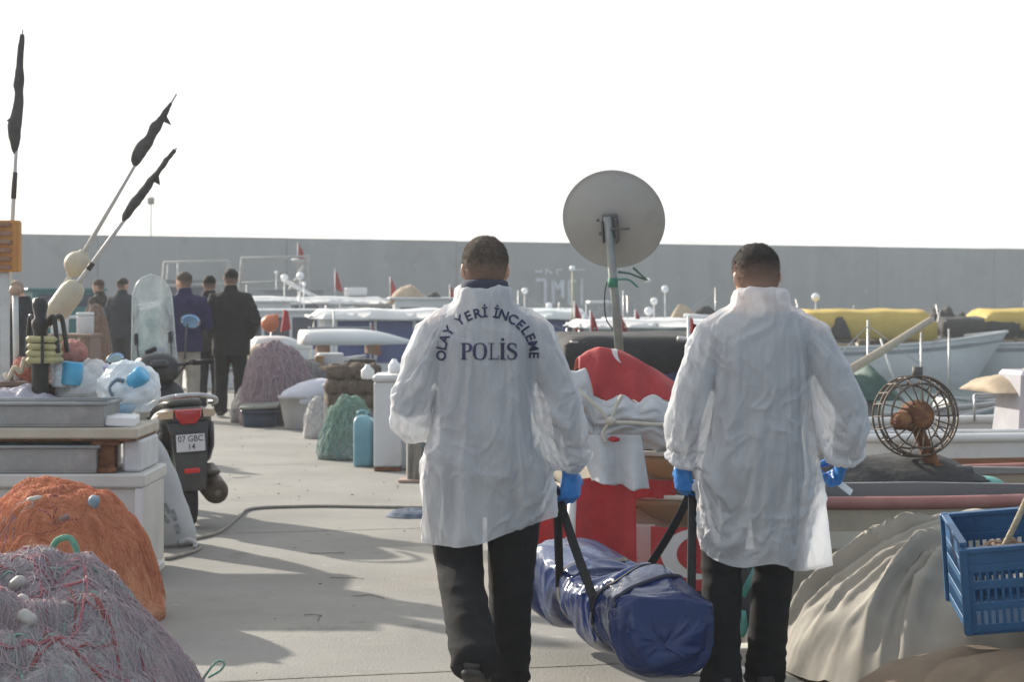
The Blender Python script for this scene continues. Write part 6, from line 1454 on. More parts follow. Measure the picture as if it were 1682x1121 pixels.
    b = Boat('workboat', 'white flat topped boat passing behind the satellite dish pole', 1075, 36, 5, 5.2, 2.2, 1.2, 1.05, m_bwhite, m_bgrey); b.canopy(-1.5, 1.3, 2.0, b.zl(524), m_bwhite, .13, .9, 3, .02); b.cabin(-1.2, .9, 1.6, .85, b.zl(531), m=paint('boat_pale_grey', (.46,.47,.48)), nwin=0, front=False); b.flag(-.75, -1.0, .8, b.zl(513), .28, .5, 13); b.flag(-1.25, -1.0, .8, b.zl(508), .24, .5, 14); b.flag(-.25, .6, .9, b.zl(509), .24, .42, 15)
    b = Boat('cabin_boat', 'white boat with ball topped masts right of the satellite dish', 1110, 48, 4, 6.2, 2.3, 1.3, 1.0, m_bwhite, m_bwhite); b.cabin(-1.5, 1.2, 1.8, .9, b.zl(526), nwin=3); b.mast(-.25, 0, 1, b.zl(480), .085); b.mast(-.48, .2, 1, b.zl(500), .085); b.mast(-.66, -.2, 1, b.zl(517), .10); b.part('net_heap', m_tan_cover, lambda mb: heap_part(mb, (.15,0,b.zl(532)), .26, .42, random.Random(3)), True); b.part('boom', m_bwhite, lambda mb: mb.tube([(.1,-.6,b.zl(520)),(1.0,-.6,b.zl(523))], .07, 8), True); b.part('dark_bundle', m_bblack, lambda mb: heap_part(mb, (.7,.1,b.zl(524)), .26, .26, random.Random(6)), True)
    b = Boat('cabin_boat', 'white boat with a mast light seen over the lettered man\'s right shoulder', 880, 56, 5, 6.4, 2.3, 1.3, 1.0, m_bwhite, m_bwhite); b.cabin(-1.4, 1.2, 1.8, .9, b.zl(510), nwin=3); b.mast(-.30, 0, 1, b.zl(482), .085); b.mast(.36, 0, 1, b.zl(507), .09)
    b = Boat('fishing_boat', 'small white boat with red flag over the lettered man\'s left shoulder', 705, 50, 5, 5.4, 2.1, 1.3, 1.0, m_bwhite, m_bgrey); b.cabin(-.9, .9, 1.6, .9, b.zl(492), nwin=2); b.flag(.50, 0, .9, b.zl(468), .3, .55, 17); b.part('net_heap', m_tan_cover, lambda mb: heap_part(mb, (-.5,0,b.zl(500)), .40, .42, random.Random(4)), True); b.part('dark_bundle', m_bblack, lambda mb: mb.ell((.1,-.4,b.zl(497)), (.2,.2,.25), 14, 9), True)
    # 6 awning boats at the right
    b = Boat('awning_boat', 'long white boat under a yellow awning, behind the plain coated man', 1420, 50, 3, 7.0, 2.4, 1.35, 1.05, m_bwhite, m_bwhite, stripe=m_bgrey); b.canopy(-1.75, 1.5, 2.2, b.zl(513), m_byellow, .22, 1.0, 3, .10, .42); b.mast(-1.15, .2, 1, b.zl(494), .10); b.part('dark_bundle', m_bblack, lambda mb: heap_part(mb, (-.82,-1.0,b.zl(556)), .24, .52, random.Random(5)), True)
    b = Boat('awning_boat', 'long pale boat with a yellow awning and black canopy cloth at the right edge', 1655, 52, 3, 8.0, 2.5, 1.3, 1.1, m_bwhite, m_bwhite, stripe=m_bgrey); b.canopy(-.9, 2.8, 2.3, b.zl(512), m_byellow, .2, 1.0, 3, .10, .25); b.canopy(-1.95, -.05, 2.45, b.zl(522), m_bblack, .12, 1.0, 2, .06, .34); b.cover(-2.15, -.95, 1.2, b.zl(551), b.zl(510)-b.zl(551), m_bblack, 'dark_bundle', 9); b.part('white_hatch', m_bwhite, lambda mb: mb.box((-1.3,-1.1,b.zl(556)), (.75,.2,.12), None, bev=.02))
    b = Boat('rowing_dinghy', 'little pale dinghy alone on the bright water at the right', 1618, 41, 12, 1.9, .95, .36, .26, m_bwhite, m_bgrey, m_bgrey)
    b = Boat('fishing_boat', 'grey white boat with dark green tarp on its bow, behind the hauler wheel', 1395, 25, 10, 4.2, 1.7, 1.0, .8, paint('boat_pale_hull', (.40,.41,.43)), m_bgrey); b.cover(-.5, .55, 1.2, b.zl(655), b.zl(596)-b.zl(655), m_green_tarp, 'green_tarp', 12, .9); b.mast(.72, -.5, .8, b.zl(545), 0, .014, m_steel); b.mast(1.15, -.3, .8, b.zl(540), 0, .014, m_steel)
    mb = MB(); mb.tube([W(1380,618,20), W(1455,573,20.6), W(1528,526,21.2)], [.045,.042,.034], 10); sp = mb.build('wooden_spar', mat('weathered_spar', (.42,.36,.28), (.34,.29,.22), 6, .8, stretch=(6,6,1)), None, True); tag(sp, 'weathered wooden spar slanting up in front of the yellow awning', 'spar')
far_boats()
for k, o in enumerate([o for o in COL.objects if o.get('group') in ('boats moored in the harbour', 'fishing boats by the breakwater') and o.name in BOATS]):
    b = BOATS[o.name]
    if b.L > 3.5:
        b.clutter(100+k, .10, .80, 11, .22); g = random.Random(200+k)
        for _ in range(g.choice((1, 2, 2))):                      # thin mast with its stays
            q = g.uniform(.3, .7); x = (q-.5)*b.L; z0 = b.sheer(q)-.1; h = g.uniform(.9, 1.55); b.mast(x, 0, z0, z0+h, 0, .018, m_steel, 'thin_mast')
            for e in (-.30, .34): b.part('stay_wire', m_steel, lambda mb: mb.tube([(x, 0, z0+h*.95), (x+e*b.L, 0, b.sheer(clamp(q+e, .02, .98)))], .006, 5), True)

# ---------------------------------------------------------------- boats moored close to the quay
def canopy_boat():
    b = Boat('canopy_boat', 'boat with a low black canopy on silver posts, between the two coated men', 1320, 17.2, 14, 4.6, 1.9, 1.05, .95, m_bwhite, m_bgrey)
    b.canopy(-2.25, -.60, 1.5, b.zl(550), m_bblack, .05, .9, 2, .03, .23, m_steel, .034); b.flag(-1.28, -.80, .9, b.zl(516), .22, .30, 21); b.flag(-.76, -.8, .8, b.zl(560), .22, .42, 23)
    b.part('blue_crate', mat('blue_plastic', (.02,.06,.26), (.03,.08,.30), 7, .5), lambda mb: mb.box((-1.1,-.5,b.zl(606)), (.45,.4,.26), None, bev=.02)); b.part('side_rail', m_steel, lambda mb: mb.tube([(-1.36,-.77,b.zl(552)), (-.76,-.77,b.zl(561)), (-.4,-.77,b.zl(562))], .022, 8), True)
canopy_boat()
def dish():
    d = 13.6; c = W(1008, 360, d); base = W(1022, 640, d)
    t = thing('satellite_dish', 'large pale satellite dish seen from behind on a leaning steel pole', 'dish', tuple(base))
    # shallow bowl that looks away from the camera, up and a little to the right
    ax = Vector((.26, .93, .27)).normalized(); q = ax.to_track_quat('Z', 'Y').to_matrix(); r = .333
    m = mat('dish_grey', (.36,.355,.335), (.31,.305,.285), 2.2, .5, bump=.05, bscale=10, spots=[((.26,.25,.225), 2.5, .58, .12)])
    mb = MB(); prof = [(.001,-.075)]+[(r*k/12, -.075*(1-(k/12)**2)) for k in range(1, 13)]; back = [(a, z-.007) for a, z in prof]
    full = back+[(r+.010, -.010), (r+.012, .002), (r, .004)]+prof[::-1]
    S = Matrix.Diagonal((1.0, .96, 1)); mb.lathe(c, full, 56, q @ S, False); mb.build('reflector', m, t, True)
    bp = c-ax*.085; md = mat('bracket_grey', (.10,.10,.10), (.15,.145,.14), 10, .6, metal=.3)
    mb = MB(); Mq = Matrix.Translation(bp-ax*.02+Vector((0,0,-.02))) @ q.to_4x4()
    mb.box((0,.0,0), (.10,.16,.03), Mq, bev=.004); mb.box((-.045,0,-.035), (.012,.15,.07), Mq, bev=.002); mb.box((.045,0,-.035), (.012,.15,.07), Mq, bev=.002); mb.box((.02,.075,-.02), (.17,.014,.02), Mq, bev=.003); mb.box((.05,-.055,-.02), (.15,.014,.02), Mq, bev=.003)
    for u, v in ((-.05,.05), (.06,-.04), (.0,-.07), (.07,.05)): mb.ell(Mq @ Vector((u,v,-.04)), (.012,.012,.012), 8, 6)
    mb.build('bracket', md, t)
    ptop = bp-ax*.055+Vector((-.012,0,.05)); mp = mat('dull_steel_pole', (.20,.21,.20), (.27,.28,.27), 9, .5, metal=.4)
    mb = MB(); mb.tube([base, base.lerp(ptop, .5)+Vector((.006,0,0)), ptop], .029, 16); mb.build('pole', mp, t, True)
    mg = mat('green_cord', (.03,.16,.11), (.05,.22,.15), 20, .7); pk = base.lerp(ptop, .62)
    mb = MB(); mb.tube([pk+Vector((0,0,-.03)), pk+Vector((0,0,.03))], .034, 14); mb.tube(spline([pk+Vector((.02,-.03,.02)), pk+Vector((.10,-.05,.018)), pk+Vector((.16,-.03,-.03))], 6), .007, 6); mb.build('cord_lashing', mg, t, True)
    e = W(1064, 461, d+.28); mb = MB(); mb.tube([W(1040,440,d+.05), e], .008, 8); mb.tube([W(1016,447,d+.02), W(1034,449,d+.1), e], .008, 8); mb.build('feed_arm', mat('feed_arm_green', (.05,.12,.10), (.09,.16,.14), 10, .5), t, True)
    mb = MB(); mb.ell(e, (.018,.03,.018), 12, 8); mb.build('feed_horn', m_lamp_w, t, True)
    mb = MB(); mb.tube(spline([W(1006,450,d-.02), W(996,468,d-.02), W(993,495,d-.02), W(996,525,d-.02), W(1012,548,d-.04)], 6), .005, 6); mb.build('cable', m_bblack, t, True)
dish()

# ---------------------------------------------------------------- skiff draped with flags, between the men
def flag_mat(name, c1, r1, c2, r2, asp=1.0, star=None):
    """red cloth with a printed white crescent placed in the sheet's own UV space"""
    m = mat(name, (.42,.034,.038), (.35,.026,.030), 10, .7, bump=.25, bscale=40, transl=.18); nt = m.node_tree; L = nt.links.new
    b = [n for n in nt.nodes if n.type == 'BSDF_PRINCIPLED'][0]; old = b.inputs['Base Color'].links[0].from_socket
    uv = _n(nt, 'ShaderNodeTexCoord')
    def disc(c, r):
        mp = _n(nt, 'ShaderNodeMapping'); mp.inputs['Location'].default_value = (-c[0]*asp, -c[1], 0); mp.inputs['Scale'].default_value = (asp, 1, 0); L(uv.outputs['UV'], mp.inputs[0])
        ln = _n(nt, 'ShaderNodeVectorMath', operation='LENGTH'); L(mp.outputs[0], ln.inputs[0]); lt = _n(nt, 'ShaderNodeMath', operation='LESS_THAN'); L(ln.outputs['Value'], lt.inputs[0]); lt.inputs[1].default_value = r; return lt.outputs[0]
    a, c = disc(c1, r1), disc(c2, r2); sb = _n(nt, 'ShaderNodeMath', operation='SUBTRACT', use_clamp=True); L(a, sb.inputs[0]); L(c, sb.inputs[1])
    mx = _n(nt, 'ShaderNodeMix', data_type='RGBA'); L(sb.outputs[0], mx.inputs[0]); L(old, mx.inputs[6]); mx.inputs[7].default_value = (.60,.58,.57,1); L(mx.outputs[2], b.inputs['Base Color'])
    for n in nt.nodes:
        if n.type == 'BSDF_TRANSLUCENT': L(mx.outputs[2], n.inputs[0])
    return m
m_flag_top = flag_mat('printed_flag_cloth', (.34,.33), .15, (.375,.37), .128, 2.0); m_flag_front = flag_mat('printed_flag_cloth', (.72,.42), .40, (.84,.42), .32, .7)
m_white_tarp = mat('white_tarp', (.54,.55,.57), (.47,.48,.50), 4, .6, bump=.4, bscale=26, transl=.12, spots=[((.40,.40,.41), 3, .6, .12)])
def sheet(name, label, cat, fn, nu, nv, m, th=.004, group=None):
    mb = MB(); mb.grid(fn, nu, nv); me = thicken(mb.mesh(), th); o = link_mesh(me, name, m, None, True); return tag(o, label, cat, group)
def flag_skiff():
    d = 10.35
    X = lambda px, dd=d: W(px, 0, dd).x
    Z = lambda py, dd=d: W(0, py, dd).z
    m_tan = mat('tan_gelcoat', (.33,.25,.15), (.28,.21,.125), 4, .4, coat=.2, spots=[((.24,.18,.11), 5, .6, .1)]); m_rim = mat('pale_rim', (.56,.53,.48), (.5,.47,.42), 6, .5)
    for py0, py1, lab in ((742, 792, 'tan fibreglass tub with a pale rim, upper of two stacked between the men'), (813, 862, 'tan fibreglass tub with a pale rim, lower of two stacked between the men')):
        c = Vector((1.02, d+.22, Z(py1))); h = Z(py0)-Z(py1); t = thing('fibreglass_tub', lab, 'tub', tuple(c), 'stacked tan tubs')
        mb = MB(); mb.lathe(c, [(.0,0),(.26,.0),(.30,.02),(.40,h*.6),(.47,h-.02),(.45,h-.03),(.38,h*.6),(.28,.04),(.0,.03)], 44, Matrix.Diagonal((1.06,.62,1)), False); mb.build('shell', m_tan, t, True)
        mb = MB(); mb.lathe(c, [(.44,h-.022),(.492,h-.022),(.496,h),(.44,h),(.44,h-.022)], 44, Matrix.Diagonal((1.06,.62,1)), False); mb.build('rim', m_rim, t, True)
    t = thing('boat_trestle', 'white boarded trestle under the tan tubs', 'trestle', (.85, d+.2, 0)); mw = mat('white_board', (.56,.55,.52), (.48,.47,.44), 5, .6, spots=[((.30,.24,.18), 8, .64, .08)])
    for x, w in ((X(1056), .125), (1.22, .12)):
        for y in (d+.02, d+.42): mb = MB(); mb.box((x, y, (Z(862)-.002)/2), (w, .05, Z(862)-.004), None, bev=.005); mb.build('leg', mw, t)
    mb = MB(); mb.box((.97, d+.22, .06), (.70,.36,.04), None, bev=.005); mb.build('lower_shelf', mw, t)
    # the skiff whose bow carries the cloths (its stern is hidden behind)
    bt = Boat('covered_skiff', 'skiff hidden under red and white cloths, between the two coated men', 1015, 11.9, 100, 2.2, .9, .52, .45, m_bcream, m_rim, z0=.02, x=.60)
    for x in (.35, .9): bt.part('keel_block', mw, lambda mb: mb.box((-1.0 if x < .5 else .6, 0, -.21), (.14,.8,.42), None, bev=.01))
    for x in (-1.0, .55): bt.part('chock', mw, lambda mb: mb.box((x, 0, -.205), (.16,.5,.40), None, bev=.01))
    bt.t.location.z = .43
    bt.cover(-.9, .8, .8, .50, .06, m_tan_cover, 'inner_cover', 3)
    # red flag over the crest
    prof = [(940,604),(952,590),(968,579),(988,573),(1015,577),(1050,592),(1090,616),(1130,645),(1165,668)]
    def topz(px):
        for (a, b), (c, e) in zip(prof, prof[1:]):
            if px <= c: return lerp(b, e, (px-a)/(c-a))
        return prof[-1][1]
    def red(u, v):
        px = lerp(952, 1160, u); zt = Z(topz(px)); low = Z(664+7*math.sin(u*26)+5*nz((u*9,0,1)))
        if v < .35: k = v/.35; y = d+.95-(.78)*k; z = zt-.10*(1-k)**2; 
        else: k = (v-.35)/.65; y = d+.17-.20*k**.7; z = lerp(zt, low, k)
        x = W(px, 0, d+.0).x
        return Vector((x, y+.016*ridge((x*7, z*5, 1), 1, 3)+.010*nz((x*16, z*12, 3)), z+.012*nz((x*9, y*9, 5))))
    sheet('flag', 'large red flag with a white emblem, draped over the crest of the covered skiff', 'flag', red, 90, 70, m_flag_top)
    def wh(u, v):
        px = lerp(930, 1175, u); x = W(px, 0, d).x; zt = Z(654+5*math.sin(u*30)+(-48 if u < .18 else 0)*(1-ss(.12,.20,u))); zb = Z(740+10*math.sin(u*11)); k = v
        bul = .10*math.sin(math.pi*min(1, k*1.15))**.7-.10*math.exp(-((k-.52)/.06)**2)*.5
        y = d-.03-bul*.8+.022*ridge((x*6, k*2.2, 1), 1, 7)+.014*ridge((x*11+k*3, k*5, 2), 1, 8)
        return Vector((x, y, lerp(zt, zb, k)+.010*nz((x*12, k*7, 3))))
    sheet('white_tarp', 'grey white tarp tied with cord round the middle of the covered skiff', 'tarpaulin', wh, 110, 60, m_white_tarp)
    def tail(u, v):
        px = lerp(lerp(944, 972, v), lerp(1052, 1066, v), u); x = W(px, 0, d-.1).x; z = Z(lerp(712, 786+22*u*(1-.4*u)+8*nz((u*5,0,2)), v)); y = d-.14-.04*v+.030*math.sin(u*12+v*2.2)*(.25+v)+.014*ridge((x*9+z*3, z*4, 2), 1, 4); return Vector((x, y, z))
    sheet('white_tarp', 'pointed loose end of white tarp hanging below the tied middle of the skiff', 'tarpaulin', tail, 50, 30, m_white_tarp)
    m_cord = mat('pale_cord', (.50,.47,.40), (.42,.39,.33), 30, .8)
    mb = MB(); q0 = W(1003, 692, d-.16)
    mb.tube(spline([W(938,630,d-.1), W(962,652,d-.14), W(984,672,d-.16), q0, W(1040,695,d-.16), W(1090,698,d-.14), W(1150,694,d-.1)], 6), .010, 8)
    mb.tube(spline([q0, W(1012,668,d-.15), W(1022,650,d-.13)], 5), .010, 8); mb.tube(spline([q0, W(990,712,d-.16), W(996,728,d-.17)], 5), .008, 8); mb.ell(q0, (.028,.022,.022), 12, 8)
    tag(mb.build('cord', m_cord, None, True), 'pale cord knotted round the white tarp on the skiff', 'rope')
    mb = MB(); mb.ell(W(1009,722,d-.17), (.030,.014,.014), 16, 10); me = mb.mesh(); displace(me, lambda p, n: .004*nz(p, 60, 2)); tag(link_mesh(me, 'red_rag', m_red, None, True), 'small red rag caught in the cord knot', 'rag')
    # red cloths hanging in front
    def hang(x0, x1, z0, z1, yy, seed, amp=.03, f=22, sl=0, toe=0):
        def fn(u, v):
            x = lerp(x0, x1, u)+sl*v*(1-u); z = lerp(z0, z1, v); y = yy-toe*ss(.8, 1, v)+amp*math.sin(u*f+seed+v*1.2)*(.35+.65*v)+amp*.5*nz((x*9, z*5, seed)); return Vector((x, y, max(.006, z+.012*nz((x*8, 0, seed)))))
        return fn
    sheet('red_cloth', 'folded red cloth hanging behind the left glove and the blue bag', 'cloth', hang(X(925), X(1042), Z(782), .10, d-.12, 2, .040, 9), 60, 60, m_red)
    sheet('red_cloth', 'narrow red cloth hanging lowest to the ground beside the lettered man', 'cloth', hang(X(880), X(935), Z(800), .03, d-.04, 5, .022, 7), 30, 60, m_red)
    sheet('red_cloth', 'red cloth bunched between the two stacked tan tubs', 'cloth', hang(X(1040), X(1108), Z(788), Z(818), d-.045, 9, .014, 12), 30, 20, m_red)
    sheet('flag', 'red flag with a big white crescent hanging below the lower tan tub', 'flag', hang(X(1066), X(1175), Z(862), .06, d-.13, 3, .012, 5), 50, 50, m_flag_front)
    mb = MB(); mb.tube([G(936,1000)+Vector((0,0,.0)), W(938,862,d-.26), W(940,815,d-.2)], .022, 12); tag(mb.build('white_stick', m_pole, None, True), 'pale upright stick in front of the hanging red cloth', 'stick')
    c = G(905, 992); pos = pile_fn((c.x, c.y, 0), .17, .13, .085, 51, 2, .9, .03); tag(link_mesh(heap_mesh(pos, 20, 50, .005, 2, 14), 'red_cloth', m_red, None, True), 'red cloth end crumpled on the concrete beside the lettered man', 'cloth')
flag_skiff()

# ---------------------------------------------------------------- boat with the rusty net hauler
def hauler_boat():
    d = 11.6; m_h = mat('worn_cream_hull', (.42,.36,.28), (.36,.31,.24), 1.6, .6, bump=.15, bscale=10, spots=[((.30,.26,.20), 1.8, .55, .15), ((.28,.12,.06), 3.2, .67, .03)])
    b = Boat('hauler_boat', 'cream hulled fishing boat with red gunwale and a caged rusty hauler wheel', 1600, d, 10, 4.6, 1.7, 1.38, 1.32, m_h, mat('faded_red_gunwale', (.27,.10,.09), (.33,.15,.13), 6, .6), well=.10, dip=.04, stripe=paint('pale_band', (.56,.52,.44)))
    yf = d-.62
    z = lambda py: W(0, py, yf).z-WATER
    # grey coaming board along the near side
    mg = paint('grey_coaming', (.17,.175,.18), .7)
    b.part('coaming', mg, lambda mb: mb.loft([[Vector((x, -.70+yy, zz)) for yy, zz in ((0, b.sheer(.5)+.01), (.045, b.sheer(.5)+.01), (.045, h), (0, h))] for x, h in ((-1.9, z(786)), (-.6, z(788)), (.1, z(795)), (.9, z(812)), (1.7, z(815)))], smooth=False))
    b.part('coaming', mg, lambda mb: mb.loft([[Vector((x, .62+yy, zz)) for yy, zz in ((0, b.sheer(.5)+.01), (.045, b.sheer(.5)+.01), (.045, h), (0, h))] for x, h in ((-1.9, z(796)), (0, z(800)), (1.5, z(812)))], smooth=False))
    b.cover(-1.75, -.05, 1.05, z(796), z(752)-z(796), m_bblack, 'black_tarp', 21, .8)
    # hauler: rusty column, hub, caged wheel
    t = thing('net_hauler', 'rust brown net hauler column with a round wire cage wheel', 'net hauler', tuple(W(1530, 790, d-.25)))
    dd = d-.35; c = W(1506, 684, dd); r = 66/FPX*dd
    mb = MB(); base = W(1535, 792, dd); mb.tube(spline([base+Vector((.03,0,-.05)), W(1532,765,dd), W(1520,735,dd), W(1508,705,dd), c], 5), [.048]*5+[.042]*5+[.036]*5+[.040]*5+[.042], 14); mb.box(tuple(base+Vector((.0,0,.005))), (.24,.2,.05), None, bev=.01); mb.box(tuple(W(1545,776,dd)), (.12,.14,.09), Euler((0,R(20),0)), bev=.015); mb.build('column', m_rust, t, True)
    q = Vector((.18,-1,.08)).normalized().to_track_quat('Z', 'Y').to_matrix()
    mb = MB(); mb.lathe(c, [(.0,-.10),(.06,-.10),(.085,-.06),(.09,.02),(.075,.07),(.05,.10),(.0,.105)], 24, q); mb.build('hub', m_rust, t, True)
    p2 = W(1480, 692, dd-.12); mb = MB(); mb.lathe(p2, [(.0,-.05),(.045,-.05),(.05,-.03),(.05,.03),(.035,.05),(.0,.052)], 18, q); mb.tube([p2, c], .022, 10); mb.build('motor', m_rust, t, True)
    mw_ = mat('cage_wire', (.10,.085,.07), (.17,.13,.10), 20, .6, metal=.4)
    def ring(rr_, off, w=.0065):
        mb = MB(); mb.tube([c+q @ Vector((rr_*math.cos(a), rr_*math.sin(a), off)) for a in [2*math.pi*k/48 for k in range(49)]], w, 6); mb.build('cage_ring', mw_, t, True)
    for rr_, off in ((r, .0), (r*.985, .05), (r*.80, .085), (r, -.09), (r*.8, -.12)): ring(rr_, off)
    for k in range(20):
        a = 2*math.pi*k/20; e = q @ Vector((math.cos(a), math.sin(a), 0)); n = q @ Vector((0,0,1)); mb = MB()
        mb.tube([c+e*.07+n*.10, c+e*r*.8+n*.085, c+e*r+n*.03, c+e*r-n*.09, c+e*r*.8-n*.12], .0042, 5); mb.build('cage_spoke', mw_, t, True)
    mb = MB(); mb.tube([c+Vector((0,0,r-.01)), c+Vector((.005,0,r+.05))], .03, 10); mb.build('top_block', mat('dark_block', (.06,.06,.055), (.10,.095,.08), 12, .7), t, True)
    t2 = thing('motor_winch', 'small dark winch with teal cover lying on the grey coaming', 'winch', tuple(W(1580, 790, dd))); p = W(1578, 780, dd)
    mb = MB(); mb.lathe(p, [(.0,-.06),(.05,-.06),(.05,.06),(.0,.06)], 16, Matrix.Rotation(R(90),3,'Y')); mb.box(tuple(p+Vector((0,0,-.05))), (.16,.1,.05), None, bev=.01); mb.build('drum', m_plastic, t2, True)
    mb = MB(); mb.ell(W(1610, 795, dd), (.12,.10,.035), 24, 12); me = mb.mesh(); displace(me, lambda p, n: .01*ridge(p, 14, 3)); link_mesh(me, 'teal_cover', mat('teal_plastic', (.03,.22,.18), (.10,.34,.30), 9, .5), t2, True)
hauler_boat()
def wood_boat():
    d = 16.2
    b = Boat('wood_trimmed_boat', 'white boat with brown wooden band and tan engine box at the right edge', 1650, d, 8, 5.4, 2.0, 1.38, 1.32, m_bwhite, m_bwhite, dip=.03, stripe=m_wood)
    z = lambda py, dd=d-.9: W(0, py, dd).z-WATER
    b.part('bulwark', m_bwhite, lambda mb: mb.box((-.2, -.84, (z(706)+z(740))/2), (3.6, .06, z(706)-z(740)), None, bev=.01)); b.part('cap_rail', m_wood, lambda mb: mb.box((-.2, -.86, z(749)), (3.7, .10, z(741)-z(757)), None, bev=.012))
    b.part('engine_box', mat('lilac_grey_panel', (.30,.29,.32), (.36,.35,.38), 5, .5), lambda mb: mb.box((.18, -.25, z(672)), (.55, .6, .52), None, taper=.86, bev=.03)); b.cover(-.25, 1.2, .95, z(652), z(618)-z(652), m_tan_cover, 'tan_cover', 31, .55)
    b.part('rusty_rail', m_rust, lambda mb: mb.box((.45,-.5,z(650)), (.9,.04,.06), None, bev=.01)); b.rail(.52, .95, .22, 4); b.mast(.55, -.6, z(700), z(590), 0, .02)
    b2 = Boat('low_rail_boat', 'low brown decked boat with a pale pipe rail, behind the hauler boat', 1640, 13.6, 10, 3.6, 1.35, 1.10, 1.02, m_bcream, m_wood, m_wood, dip=.02); b2.rail(.1, .95, .16, 6, mat('pale_pipe', (.45,.44,.42), (.38,.37,.35), 8, .5)); b2.part('net_heap', mat('brick_net', (.24,.10,.06), (.30,.15,.10), 14, .9, bump=.8, bscale=50), lambda mb: mb.ell((.35,.1,1.02), (.55,.4,.16), 26, 14), True)
wood_boat()
# ---------------------------------------------------------------- gear along the far right edge of the quay
def heap(name, label, px, py, rx, ry, h, m, seed, cat='fishing net', twine=None, n=150, z=0, lump=.16, p=1.7, detail=.012):
    g = G(px, py, z); c = (g.x, g.y+ry, z); pos = pile_fn(c, rx, ry, h*.94, seed, p, .8, lump); t = thing(name, label, cat, c)
    link_mesh(heap_mesh(pos, 44, 120, detail, seed, 11), 'net', m, t, True)
    if twine: strands(pos, n, twine, (.0012,.003), (6,16), .07, seed, .03, wob=.3).build('loose_twine', twine, t, True)
    return t
def tub(name, label, px, py, w, h, d_, m, inner=None, taper=.86, rot=0, cat='tub'):
    g = G(px, py); t = thing(name, label, cat, (0,0,0)); mb = MB(); r = .06
    def rr2(k, z, inset=0):
        return [Vector((math.copysign(abs(math.cos(a))**.45, math.cos(a))*(w/2*k-inset), math.copysign(abs(math.sin(a))**.45, math.sin(a))*(d_/2*k-inset), z)) for a in [2*math.pi*i/36 for i in range(36)]]
    mb.loft([rr2(taper*.96, 0), rr2(taper, .012), rr2(lerp(taper,1,.5), h*.5), rr2(1, h-.03), rr2(1.05, h-.028), rr2(1.05, h), rr2(.99, h), rr2(.97, h-.03), rr2(taper*.94, .03)]); mb.build('tub_wall', m, t, None)
    place(t, g.x, g.y+d_/2, rot); return t
m_pur = net_mat('purple_net', ((.19,.13,.15), (.30,.205,.20), (.235,.17,.185)), 4); m_gry = net_mat('grey_net', ((.15,.135,.125), (.24,.22,.20), (.19,.175,.165)), 4); m_brn = net_mat('brown_net', ((.10,.075,.055), (.17,.13,.10), (.13,.10,.08)), 5); m_tur = net_mat('turquoise_net', ((.13,.21,.225), (.25,.31,.32), (.17,.21,.18)), 5)
